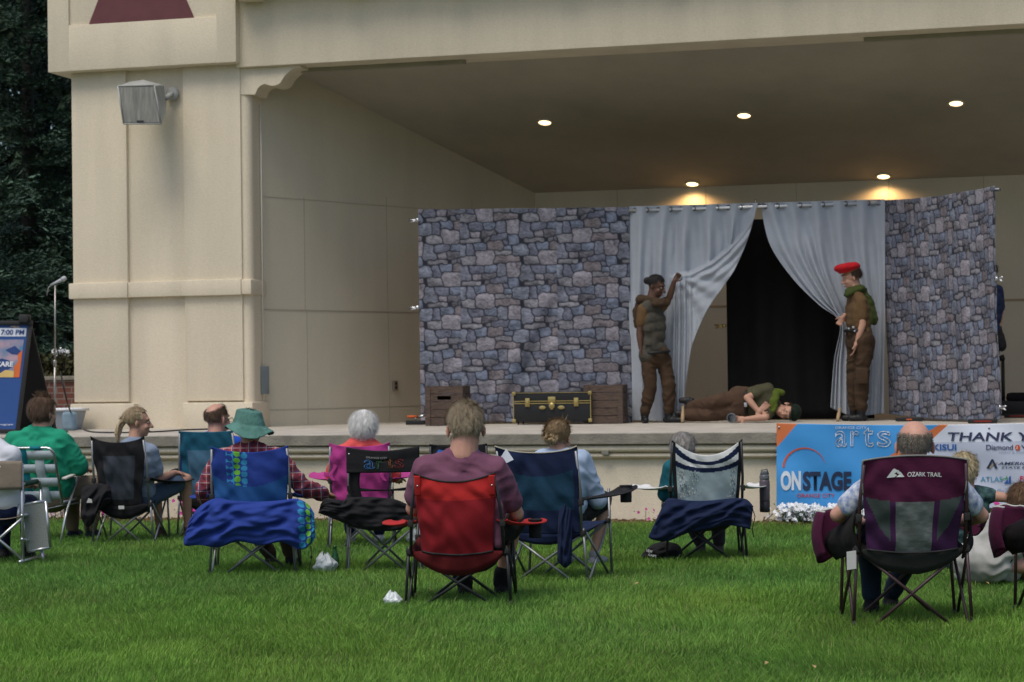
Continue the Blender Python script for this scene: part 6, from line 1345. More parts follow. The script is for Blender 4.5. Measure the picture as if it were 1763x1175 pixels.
be = empty('beret', H.P(0, 0, .09), 'bright red beret worn by the actor at the right curtain', 'hat')
mb = MB()
def brf(u_, t):
    a = 6.2832 * u_; prof = [(.0, .168), (.06, .168), (.105, .157), (.128, .132), (.125, .106), (.102, .085), (.088, .066)]; r_, z = curve(prof, t); r_ *= 1 + .05 * math.sin(a * 2 + 1)
    return H.P(r_ * .92 * math.cos(a), r_ * 1.12 * math.sin(a) + .012, z + .14 * r_ * math.sin(a) + .002)
mb.grid(brf, 48, 24); solid(mb.obj('crown', fab('red_felt', (.42, .012, .018), bump=.2), be), .004)
mb = MB(); mb.tube([H.P(.084 * math.cos(a), .103 * math.sin(a) - .01, .068 - .012 * math.sin(a)) for a in [i * .315 for i in range(21)]], .010, 8); mb.obj('band', pm('leather_band', (.16, .08, .03), rough=.6), be)
# --- lying actor
def A2(px, py, o=0.): return BD(px, py, .50 + o)
J = dict(head=A2(1354, 709, .02), neck=A2(1338, 704), shL=A2(1322, 682, .02), shR=A2(1325, 712, .02), hipL=A2(1272, 685, -.04), hipR=A2(1272, 706, -.04), elL=A2(1286, 685, .16), wrL=A2(1307, 710, .20), elR=A2(1318, 719, .22), wrR=A2(1283, 722, .26), knL=A2(1228, 693, .06), anL=A2(1186, 702, -.15), toeL=A2(1170, 690, -.16), knR=A2(1222, 713, .02), anR=A2(1180, 715, -.12), toeR=A2(1163, 712, -.10))
for k, zmin in (('shR', .13), ('hipR', .12), ('knR', .08), ('anR', .06), ('elR', .055), ('wrR', .045), ('toeR', .04), ('head', .115), ('neck', .15)): J[k].z = max(J[k].z, STZ + zmin)
J['shL'].z = J['shR'].z + .25
pr = empty('person', fz(A2(1275, 725)), 'actor lying on the stage floor in olive shirt and brown trousers with a flashlight', 'person', GS)
F = Fig(J, .95, .95); H = Head(J['head'], bn * .92 - ZV * .25 - bdv * .1, up=bdv * .95 - ZV * .18 + ZV * .0, sc=.98)
F.body(pr, H, 'fair', hands=[(J['wrL'], bdv * .6 + ZV * .6, bn, dict(right=-1, s=.95, curl=.2)), (J['wrR'], -bdv + ZV * .0, bn + ZV * .3, dict(right=1, s=.9, curl=.9))], voxel=.007); H.details(pr)
F.shirt(pr, fab('olive_drab_tee', (.060, .058, .032), bump=.4), .62, .014, fold=.008); F.pants(pr, fab('brown_trousers2', (.065, .038, .024), bump=.4), 1.9, .026, fold=.010); F.shoes(pr, F_BOOT, high=.12, sc=1.0, name='boot')
mb = MB(); cap(mb, A2(1329, 676, .02), A2(1346, 676, .0), .05, .035); cap(mb, A2(1336, 680, .08), A2(1332, 706, .12), .04, .03); cap(mb, A2(1330, 690, .12), A2(1330, 708, .12), .03, .025); link('scarf', fuse(mb, .01, 4, .01, 9, 2), fab('bright_olive_scarf', (.075, .105, .015), bump=.6), pr)
mb = MB(); pv = lerp((J['hipL'] + J['hipR']) / 2, (J['shL'] + J['shR']) / 2, .26); mb.tube([pv + (ZV * math.cos(a) * .155 + bn * math.sin(a) * .14) for a in [i * .315 for i in range(21)]], .022, 8); bl = mb.obj('belt', F_BOOT, pr); mb = MB(); mb.box(pv + bn * .155 - ZV * .02, (.035, .015, .05), (bdv, bn, ZV), bev=.005); mb.obj('buckle', M_STEEL, bl, smooth=30)
hair(pr, H, hmat('dark_brown_short_hair', (.02, .013, .01), (.05, .03, .02)), lambda x, y, z: z > -.3 and y < .3, length=.03, n=1000, comb=(0, -.4, -1), puff=1.08, lift=.006, gravity=.0)
mb = MB(); H.ell(mb, (0, -.02, .085), (.095, .11, .075)); H.ell(mb, (0, .085, .065), (.07, .05, .012)); cp_ = link('cap', fuse(mb, .007, 3), fab('dark_green_cap', (.008, .016, .010)), None); tag(cp_, 'dark cap on the head of the actor lying on the stage', 'hat')
c = A2(1260, 716, .32); c.z = STZ + .058; r = empty('flashlight', c - ZV * .05, 'flashlight held by the lying actor, its round lens facing the audience', 'flashlight'); d = (bn * .97 - bdv * .25).normalized()
mb = MB(); mb.lathe(c, [(.022, -.20), (.024, -.19), (.024, -.06), (.052, -.02), (.056, .0), (.056, .02), (.048, .022), (.044, .012)], 28, d); mb.obj('housing', pm('flashlight_metal', (.16, .17, .18), rough=.4, metal=.5), r, smooth=50)
mb = MB(); mb.lathe(c + d * .012, [(.046, 0), (.03, -.004), (.012, -.008)], 24, d); mb.obj('lens', pm('lens_glass', (.07, .10, .11), rough=.1, metal=.3), r)
# --- person hidden behind the right panel
J = {k: at(v[0], v[1], 23.6 + v[2]) for k, v in dict(head=(1698, 470, 0), neck=(1698, 490, 0), shL=(1680, 503, 0), shR=(1717, 501, 0), hipL=(1690, 585, 0), hipR=(1706, 585, 0), elL=(1678, 540, 0), wrL=(1685, 565, -.1), elR=(1722, 541, -.02), wrR=(1717, 570, -.05), knL=(1690, 645, 0), anL=(1690, 705, 0), toeL=(1682, 718, -.1), knR=(1706, 645, 0), anR=(1706, 705, 0), toeR=(1712, 718, -.1)).items()}
J['anL'].z = J['anR'].z = STZ + .1; J['toeL'].z = J['toeR'].z = STZ + .035
pr = empty('person', fz(at(1698, 700, 23.6)), 'person in a blue t-shirt almost hidden behind the angled stone panel', 'person', GS)
F = Fig(J, .96, 1.); H = Head(J['head'], (-1, 0, 0), sc=1.); F.body(pr, H, 'tan', hands=[(J['wrR'], -ZV, -bdv, dict(right=1))]); H.details(pr); F.shirt(pr, F_NAVY, .7, .016); F.pants(pr, F_BLK, 1.95, .02); F.shoes(pr, F_BLK); hair(pr, H, hd, lambda x, y, z: z > -.5 and y < .3, length=.03, n=800, comb=(0, 0, -1), puff=1.08)
mb = MB(); cap(mb, at(1721, 578, 23.55), at(1724, 596, 23.55), .05, .06); link('hip_bag', fuse(mb, .01, 3, .006), F_BLK, pr)
# ================================================================== banner
VBN = V0 - .035
PBN = FO + FV * VBN
bx0, bx1 = 1337, 1905
def bn_top(x): return 729 + 3.2 * math.sin(math.pi * min(1, max(0, (x - 1337) / 430))) - (x - 1337) * .0
def bn_bot(x): return 877 - (x - 1337) * .004
def BNs(x, y, off=0.):
    w = .010 * math.sin(x * .035 + y * .012) + .007 * math.sin(y * .06 - x * .045) + .010 * nz(x * .012, y * .02)
    return on_plane(x, y, PBN - FV * (w + off), FV)
def seg(x, y):
    if x - 1337 < 36 and y < 771 - (x - 1337) * 42 / 36.: return 1
    dl = 1628 - (min(y, 786) - 733) * 1.1           # right edge of the orange diagonal
    if x > dl: return 2 if y < 760 else 3
    if x > 1610 - (min(y, 786) - 733) * 1.55: return 1
    return 0
B_BL = pm('banner_blue', (.055, .29, .66), rough=.45, var=.03); B_OR = pm('banner_orange', (.62, .17, .06), rough=.5, var=.03); B_WH = pm('banner_white', (.62, .66, .76), rough=.5, var=.02); B_W2 = pm('banner_pale', (.46, .50, .62), rough=.5, var=.02)
ban = empty('banner', BNs(1560, 877), 'wide vinyl banner on the stage front, blue at left and white at right', 'banner')
mb = MB(); NU, NV = 426, 120
mb.grid(lambda u_, t: BNs(lerp(bx0, bx1, u_), lerp(bn_top(lerp(bx0, bx1, u_)), bn_bot(lerp(bx0, bx1, u_)), t)), NU, NV, mfn=lambda u_, t: seg(lerp(bx0, bx1, u_), lerp(729, 877, t)))
bc = solid(mb.obj('cloth', [B_BL, B_OR, B_WH, B_W2], ban), .003)
def btx(s, x0, x1, y0, y1, mat, sl=0., **k):
    link('lettering', place_text(s, lambda x, y: BNs(x, -y + sl * (x - x0), .009), x0, x1, -y1, -y0, **k), mat, bc, smooth=False)
T_NV = pm('ink_navy', (.03, .035, .09)); T_WH = pm('ink_white', (.62, .68, .76)); T_RD = pm('ink_red', (.40, .06, .06)); T_DK = pm('ink_dark', (.022, .035, .08)); T_B = pm('ink_blue', (.03, .11, .36)); T_GR = pm('ink_green', (.05, .32, .12)); T_G = pm('ink_grey', (.26, .30, .40)); T_OR = pm('ink_orange', (.50, .09, .035))
btx('ON', 1344, 1379, 811, 845, T_WH, bold=.045); btx('STAGE', 1382, 1466, 812, 845, T_DK, bold=.045); btx('ORANGE CITY', 1372, 1437, 850, 857, T_RD, bold=.01)
btx('ORANGE CITY', 1438, 1492, 734.5, 739, T_WH)
for s, x0, x1, y0, y1 in (('a', 1438, 1458, 742, 770), ('r', 1464, 1479, 742, 769), ('t', 1486, 1504, 735, 770), ('s', 1510, 1534, 742, 770)): btx(s, x0, x1, y0, y1, T_WH, outline=.016)
mb = MB()
for i in range(40):
    a0, a1 = math.pi * (1.0 - i / 40 * .93), math.pi * (1.0 - (i + 1) / 40 * .93); w0, w1 = 3.6 * (1 - (i / 40) ** 1.5 * .85), 3.6 * (1 - ((i + 1) / 40) ** 1.5 * .85)
    P = lambda a, q: BNs(1385 + (36 + q) * math.cos(a), 805 - (33 + q) * math.sin(a), .007); mb.add([P(a0, -w0 / 2), P(a0, w0 / 2), P(a1, w1 / 2), P(a1, -w1 / 2)], [(0, 1, 2, 3)])
mb.obj('arc_logo', T_OR, bc, smooth=False)
btx('THANK YOU', 1632, 1822, 744.5, 759.5, T_NV, bold=.02, italic=.12)
btx('SEKISUI', 1588, 1646.5, 765, 776, T_B, bold=.03); btx('DIAMOND FORTE', 1650, 1683, 781, 785.5, T_DK)
btx('Diamond', 1698, 1744, 766, 775, T_NV, bold=.012); btx('Vogel', 1758, 1790, 766, 775, T_NV, bold=.012); btx('PAINT & CONTRACT', 1720, 1790, 777.5, 780.5, T_G)
mb = MB(); mb.add([BNs(1752 + 4.6 * math.cos(a), 771 + 5 * math.sin(a), .009) for a in [i * .524 for i in range(12)]], [tuple(range(12))]); mb.obj('round_logo', T_OR, bc, smooth=False); btx('L', 1750.5, 1754, 768, 774, T_WH, bold=.03)
btx('AMERICAN', 1718, 1790, 795.5, 801, T_DK, bold=.012, italic=.25); btx('STATE BANK', 1724, 1790, 803.5, 807, T_DK, bold=.015, italic=.1)
def bpoly(pts, mat, name='logo'): mb = MB(); mb.add([BNs(a, b, .009) for a, b in pts], [tuple(range(len(pts)))]); mb.obj(name, mat, bc, smooth=False)
bpoly([(1698, 807), (1707, 791), (1710, 791), (1704, 807)], T_DK); bpoly([(1707, 791), (1710, 791), (1718, 807), (1713, 807)], T_DK); bpoly([(1702, 807), (1707, 800), (1719, 796), (1717, 798), (1709, 802), (1705, 807)], pm('ink_gold', (.35, .27, .16)))
btx('ATLAS', 1688, 1726, 821, 830, pm('ink_teal', (.06, .26, .42)), bold=.005); bpoly([(1728, 833), (1735, 825), (1736, 833)], T_B); bpoly([(1736, 833), (1737, 822), (1740, 819), (1741, 833)], T_B); bpoly([(1731, 826), (1733, 819), (1735, 824)], T_GR); bpoly([(1722, 825), (1736, 823), (1736, 824), (1722, 827)], T_GR)
btx('F', 1756, 1761, 820, 829, pm('ink_crimson', (.50, .02, .08)), bold=.04); btx('irst', 1762, 1780, 820, 829, _mats['ink_crimson'], bold=.04); bpoly([(1756, 832), (1790, 832), (1790, 834), (1756, 834)], _mats['ink_crimson'])
bpoly([(1710, 866), (1716, 862), (1722, 868), (1716, 870)], pm('ink_magenta', (.6, .05, .30)))
btx('Jefferson', 1705, 1755, 842, 852, T_G)
for x in (1341, 1703):
    mb = MB(); p = BNs(x, 736 if x < 1400 else 737, .006); mb.lathe(p, [(.006, 0), (.010, .002), (.010, .004), (.006, .005)], 12, -FV); objs(mb, 'grommet', M_STEEL, bc)
mb = MB(); a = BNs(1344, 870, .02); b_ = ground(1312, 902); mb.tube([a, lerp(a, b_, .5) + Vector((0, 0, -.01)), b_], .004, 6); mb.lathe(b_ - ZV * .02, [(.008, 0), (.008, .09)], 8, (.3, 0, 1)); tag(mb.obj('tie_cord', pm('cord_brown', (.10, .07, .05))), 'thin cord staking the lower left banner corner to the ground', 'cord')
# ================================================================== flowers, litter
def flowers(name, lab, pts, mat, leafmat, n, seed, fr=.022, zr=(.08, .3)):
    rn = random.Random(seed); base = Vector(pts[0]); r = empty(name, base, lab, 'flowers', 'flower plants along the stage wall'); mb = MB(); ml = MB()
    for k in range(n):
        c = Vector(rn.choice(pts)) + Vector((rn.gauss(0, .07), rn.gauss(0, .05), 0)); z = rn.uniform(*zr); p = Vector((c.x, c.y, z)); nrm = Vector((rn.gauss(0, .5), -.8, rn.uniform(.2, 1))).normalized(); u_ = nrm.orthogonal().normalized(); w = nrm.cross(u_)
        for q in range(5):
            a = q * 1.2566 + rn.random() * .3; d = u_ * math.cos(a) + w * math.sin(a); e = u_ * -math.sin(a) + w * math.cos(a); b = len(mb.v); rr_ = fr * rn.uniform(.8, 1.2)
            mb.v += [tuple(p), tuple(p + d * rr_ * .6 + e * rr_ * .42 + nrm * .004), tuple(p + d * rr_ * 1.05), tuple(p + d * rr_ * .6 - e * rr_ * .42 + nrm * .004)]; mb.f.append((b, b + 1, b + 2, b + 3)); mb.mi.append(0)
        if k % 3 == 0: ml.tube([Vector((c.x, c.y, 0)), lerp(Vector((c.x, c.y, 0)), p, .6) + Vector((rn.gauss(0, .01), 0, 0)), p], .0025, 4)
        for q in range(3):
            lp = Vector((c.x + rn.gauss(0, .05), c.y + rn.gauss(0, .04) + .02, rn.uniform(.02, z))); d = Vector((rn.gauss(0, 1), rn.gauss(0, 1), rn.uniform(-.2, .8))).normalized(); e = d.cross(ZV).normalized(); b = len(ml.v); s_ = rn.uniform(.02, .04)
            ml.v += [tuple(lp), tuple(lp + d * s_ * .5 + e * s_ * .25), tuple(lp + d * s_), tuple(lp + d * s_ * .5 - e * s_ * .25)]; ml.f.append((b, b + 1, b + 2, b + 3)); ml.mi.append(0)
    mb.obj('blossoms', mat, r, smooth=False); ml.obj('foliage', leafmat, r, smooth=False)
M_LEAF = pm('bedding_leaf', (.035, .085, .02), rough=.6, var=.4, scale=30); M_WF = pm('white_petal', (.72, .74, .76), rough=.6, var=.05); M_PF = pm('pink_petal', (.50, .035, .26), rough=.6, var=.15)
vf = V0 - .14
def fp(x0, x1, n=8, v=vf): return [uvz(lerp(U(x0, 890, v), U(x1, 890, v), i / (n - 1)), v, 0) for i in range(n)]
flowers('petunia_plant', 'large clump of white petunias under the left end of the banner', fp(1352, 1500, 14), M_WF, M_LEAF, 420, 1, .022, (.04, .19))
flowers('petunia_plant', 'white petunias on the soil under the middle of the banner behind the plum chair', fp(1530, 1640, 8), M_WF, M_LEAF, 160, 2, .022, (.04, .17))
flowers('petunia_plant', 'bright pink petunias behind the legs of the black mesh chair', fp(172, 212, 5), M_PF, M_LEAF, 110, 3, .024, (.08, .26))
flowers('petunia_plant', 'bright pink petunias between the teal chair and the black mesh chair', fp(322, 340, 3), M_PF, M_LEAF, 60, 4, .024, (.08, .24))
flowers('petunia_plant', 'pale pink petunias behind the webbed lawn chair', fp(92, 112, 3), pm('pale_pink_petal', (.55, .38, .42), rough=.6), M_LEAF, 60, 5, .022, (.06, .28))
flowers('petunia_plant', 'few pink petunias at the left edge of the striped chair', fp(1117, 1126, 3), M_PF, M_LEAF, 7, 6, .018, (.05, .14))
flowers('petunia_plant', 'pale petunias behind the legs of the black strap-back chair', fp(560, 600, 4), pm('pale_pink_petal', (.55, .38, .42), rough=.6), M_LEAF, 30, 7, .018, (.05, .15))
def plastic_bag(px, py, w, h, lab, seed, mat=None, name='plastic_bag'):
    p = ground(px, py); ppm_ = FPX / p.y; w /= ppm_; h /= ppm_; mb = MB()
    def g(u_, t):
        a = 6.2832 * u_; r_ = (math.sin(math.pi * min(1, t * .9 + .06)) ** .6) * (1 - .35 * t); k = 1 + .32 * nz(2.2 * math.cos(a) + seed, 2.2 * math.sin(a), t * 3) + .12 * nz(6 * math.cos(a), 6 * math.sin(a) + seed, t * 8)
        return p + Vector((w / 2 * r_ * k * math.cos(a), w / 2 * .8 * r_ * k * math.sin(a), .004 + h * t * (1 + .25 * nz(2 * math.cos(a), 2 * math.sin(a), seed))))
    mb.grid(g, 44, 26); return tag(mb.obj(name, mat or M_PB), lab, 'bag')
M_PB = pm('crumpled_white_plastic', (.60, .66, .70), rough=.4, var=.2, scale=25, bump=.45, bscale=22, spec=.5, var2=(.74, .80, .80))
plastic_bag(560, 987, 46, 32, 'crumpled white plastic bag on the grass beside the green bottle', 1.3)
plastic_bag(676, 1046, 36, 26, 'crumpled white plastic bag on the grass left of the red chair', 5.1)
plastic_bag(712, 938, 26, 26, 'small pale plastic bag on the grass under the left arm of the red chair', 7.7)
plastic_bag(545, 984, 18, 6, 'scrap of white paper beside the plastic bag near the green bottle', 3.7, name='paper_scrap')
p = ground(577, 984); gb = empty('glass_bottle', p, 'green glass bottle standing in the grass beside the white plastic bag', 'bottle')
mb = MB(); mb.lathe(p, [(.028, 0), (.032, .01), (.032, .09), (.028, .11), (.013, .15), (.012, .175), (.015, .178), (.015, .188)], 20); mb.obj('body', pm('green_glass', (.03, .16, .05), rough=.1, trans=.5, spec=.6), gb)
p = ground(1732, 1007); d = Vector((.97, .15, -.12)).normalized(); cn_ = empty('drink_can', p, 'white drink can lying on its side in the grass at the right', 'can')
mb = MB(); q = p + ZV * .068 - d * .06 - Vector((0, .05, 0)); mb.lathe(q, [(.026, 0), (.033, .008), (.033, .108), (.026, .12)], 22, d); mb.obj('can_body', pm('can_white', (.58, .60, .58), rough=.35, spec=.6), cn_); mb = MB(); mb.lathe(q + d * .121, [(.027, 0), (.026, .003), (.018, .001)], 20, d); mb.obj('can_end', M_STEEL, cn_)
rn = random.Random(3)
for k, (x, y) in enumerate(((1097, 1005), (1402, 1148), (1320, 1142), (1700, 1004))):
    p = ground(x, y, .045); mb = MB(); a = rn.random() * 3; u_ = Vector((math.cos(a), math.sin(a), .2)); w = Vector((-math.sin(a), math.cos(a), .3)); s_ = .022
    mb.add([p - u_ * s_, p + w * s_ * .5 + ZV * .006, p + u_ * s_, p - w * s_ * .5 + ZV * .008, p], [(0, 1, 4), (1, 2, 4), (2, 3, 4), (3, 0, 4)]); tag(solid(mb.obj('dry_leaf', pm('dry_leaf', (.42, .30, .13), rough=.7)), .001), ['small dry leaf on the grass right of the navy chair', 'dry leaf on the grass in the lower right foreground', 'small dry leaf in the foreground grass, left of another leaf', 'pale dry leaf on the grass by the white drink can'][k], 'leaf')
# ================================================================== trees behind
def spruce(base, H_, Rr, seed, label, n_br=170, first=None):
    r = empty('spruce_tree', base, label, 'tree', 'dark spruce trees left of the band shell'); g = np.random.default_rng(seed)
    mb = MB(); mb.tube([base - ZV * .2, base + ZV * H_ * .5, base + ZV * H_ * .97], [.24, .14, .02], 10); mb.obj('trunk', pm('spruce_bark', (.03, .025, .02), rough=.95, bump=.6, bscale=20), r)
    V = []; C = []
    for k in range(n_br):
        f = ((k + g.random()) / n_br); z = H_ * (.04 + .93 * f); Lb = Rr * (1 - f) ** .8 * g.uniform(.75, 1.12) + .15; a = g.random() * 6.283; dirh = np.array([math.cos(a), math.sin(a), 0]); side = np.array([-math.sin(a), math.cos(a), 0])
        tone = g.uniform(.45, 1.4); m = max(5, int(Lb / .075))
        for i in range(m):
            s = (i + .6) / m; p = np.array(base) + np.array([0, 0, z]) + dirh * Lb * s + np.array([0, 0, -.42 * Lb * s + .34 * Lb * s * s + .05 * g.normal()]); wL = (.10 + .42 * (1 - s) * Lb * .42) * (1 if s > .12 else .4)
            for sg in (-1, 1):
                nn = max(2, int(wL / .045))
                for j in range(nn):
                    q = (j + .5) / nn; c = p + side * sg * wL * q + dirh * .18 * wL * q * 1.5 + np.array([0, 0, -.16 * wL * q + .03 * g.normal()])
                    d = side * sg * .7 + dirh * .75 + g.normal(size=3) * .35; d /= np.linalg.norm(d); e = np.cross(d, [0, 0, 1]) + g.normal(size=3) * .3; e /= np.linalg.norm(e); l_ = g.uniform(.08, .17); w_ = g.uniform(.014, .032)
                    tp = c + d * l_ + np.array([0, 0, .02]); V += [c - e * w_ * .5, c + d * l_ * .5 + e * w_, tp, c + d * l_ * .5 - e * w_]
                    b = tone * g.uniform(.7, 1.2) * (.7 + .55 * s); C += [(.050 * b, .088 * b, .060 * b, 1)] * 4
    V = np.array(V, np.float32); n = len(V) // 4; me = bpy.data.meshes.new('crown'); me.vertices.add(len(V)); me.vertices.foreach_set('co', V.ravel()); me.loops.add(n * 4); me.loops.foreach_set('vertex_index', np.arange(n * 4, dtype=np.int32)); me.polygons.add(n); me.polygons.foreach_set('loop_start', np.arange(0, n * 4, 4, dtype=np.int32)); me.update(); me.validate()
    ca = me.color_attributes.new('Col', 'FLOAT_COLOR', 'POINT'); ca.data.foreach_set('color', np.array(C, np.float32).ravel())
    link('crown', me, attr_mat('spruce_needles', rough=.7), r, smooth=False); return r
spruce(Vector((-9.9, 33.5, 0)), 10.5, 3.3, 11, 'dark blue green spruce nearest the left side of the band shell', 250)
spruce(Vector((-12.6, 37.0, 0)), 11.5, 3.3, 12, 'dark spruce cut off by the left edge, behind the nearest spruce', 200)
spruce(Vector((-6.4, 41, 0)), 12.5, 3.6, 13, 'tall dark spruce farthest back, close to the band shell column', 200)
spruce(Vector((-10.6, 46, 0)), 14., 4.2, 14, 'tall spruce far behind between the two nearer spruces', 180)
# leafy mass behind
def leafmass(name, lab, cells, seed, col, kind='stuff', n=16000, size=.16):
    g = np.random.default_rng(seed); cells = np.array(cells, float); idx = g.integers(0, len(cells), n); c = cells[idx]; d = g.normal(size=(n, 3)); d /= np.linalg.norm(d, axis=1)[:, None]; rr_ = g.random(n) ** .4
    P = c[:, :3] + d * c[:, 3:6] * rr_[:, None]; a = g.normal(size=(n, 3)); a /= np.linalg.norm(a, axis=1)[:, None]; b = np.cross(a, g.normal(size=(n, 3))); b /= np.linalg.norm(b, axis=1)[:, None]; s = size * g.uniform(.6, 1.3, n)[:, None]
    V = np.stack([P - a * s, P + b * s * .55, P + a * s, P - b * s * .55], 1).reshape(-1, 3).astype(np.float32); V[:, 2] = np.maximum(V[:, 2], .02)
    me = bpy.data.meshes.new(name); me.vertices.add(n * 4); me.vertices.foreach_set('co', V.ravel()); me.loops.add(n * 4); me.loops.foreach_set('vertex_index', np.arange(n * 4, dtype=np.int32)); me.polygons.add(n); me.polygons.foreach_set('loop_start', np.arange(0, n * 4, 4, dtype=np.int32)); me.update(); me.validate()
    t = g.uniform(.5, 1.4, n) * (1 + .0 * rr_); C = np.repeat(np.stack([col[0] * t, col[1] * t, col[2] * t, np.ones(n)], 1), 4, axis=0).astype(np.float32); ca = me.color_attributes.new('Col', 'FLOAT_COLOR', 'POINT'); ca.data.foreach_set('color', C.ravel()); return me
me = leafmass('distant_trees', '', [(x, 62 + (x % 5), z, 4, 3, 3.4) for x in range(-26, -2, 3) for z in (2.5, 7, 12, 16)], 5, (.018, .034, .018), n=60000, size=.34); o = link('distant_trees', me, attr_mat('leafy_dark', rough=.8), None, smooth=False); tag(o, kind='stuff')
# brick wall with a shrub on it
def brick_mat():
    m = bpy.data.materials.new('red_brick'); nt, N, Lk, b = _nodes(m); tc = N.new('ShaderNodeTexCoord'); sx = N.new('ShaderNodeSeparateXYZ'); cx = N.new('ShaderNodeCombineXYZ'); Lk.new(tc.outputs['Object'], sx.inputs[0]); Lk.new(sx.outputs[0], cx.inputs[0]); Lk.new(sx.outputs[2], cx.inputs[1])
    br = N.new('ShaderNodeTexBrick'); br.inputs['Color1'].default_value = (.14, .045, .03, 1); br.inputs['Color2'].default_value = (.08, .03, .022, 1); br.inputs['Mortar'].default_value = (.16, .13, .11, 1); br.inputs['Scale'].default_value = 1.; br.inputs['Brick Width'].default_value = .22; br.inputs['Row Height'].default_value = .085; br.inputs['Mortar Size'].default_value = .009; Lk.new(cx.outputs[0], br.inputs['Vector']); Lk.new(br.outputs['Color'], b.inputs['Base Color']); b.inputs['Roughness'].default_value = .9; return m
Yw = 31.; x0 = at(-40, 650, Yw).x; x1 = at(140, 650, Yw).x; zt = at(90, 655, Yw).z
mb = MB(); mb.box(((x0 + x1) / 2, Yw, zt / 2), (x1 - x0, .3, zt)); w_ = mb.obj('brick_wall', brick_mat(), smooth=False); tag(w_, 'low red brick wall in the dark behind the storage bin', 'wall')
mb = MB(); mb.box(((x0 + x1) / 2, Yw, zt + .03), (x1 - x0 + .06, .38, .06), bev=.01); mb.obj('coping', M_CONC2, w_, smooth=30)
r = empty('shrub', Vector(((x0 + x1) / 2 + .3, Yw + .45, 0)), 'olive brown shrub growing over the low brick wall', 'shrub')
me = leafmass('foliage', '', [(lerp(x0, x1, q) , Yw + .4, zt + .12, .35, .25, .32) for q in (.3, .5, .7, .9, 1.)], 8, (.05, .05, .02), n=2600, size=.05); link('foliage', me, attr_mat('leafy_dark', rough=.8), r, smooth=False)
me = leafmass('foliage', '', [(lerp(x0, x1, q) , Yw + .45, zt * .5, .3, .2, zt * .5) for q in (.3, .5, .7, .9, 1.)], 9, (.03, .04, .02), n=1500, size=.05); link('foliage', me, attr_mat('leafy_dark', rough=.8), r, smooth=False)
rn = random.Random(9); mb = MB(); p0 = at(105, 606, Yw + .3)
for k in range(90):
    p = p0 + Vector((rn.uniform(-.13, .13), rn.gauss(0, .05), rn.gauss(0, .025) + (.0))); u_ = Vector((rn.gauss(0, 1), rn.gauss(0, 1), rn.gauss(0, 1))).normalized(); w = u_.orthogonal().normalized(); s_ = .016; mb.add([p - u_ * s_, p + w * s_, p + u_ * s_, p - w * s_], [(0, 1, 2, 3)])
r = empty('white_flower_shrub', Vector((p0.x, p0.y, 0)), 'small white blossoms glowing in the dark above the brick wall beside the microphone stand', 'shrub')
mb.obj('blossoms', M_WF, r, smooth=False); mb = MB(); 
for k in range(7): mb.tube([Vector((p0.x + rn.gauss(0, .03), p0.y, 0)), Vector((p0.x + rn.uniform(-.1, .1), p0.y, p0.z))], .008, 5)
mb.obj('stems', _mats['spruce_bark'], r)
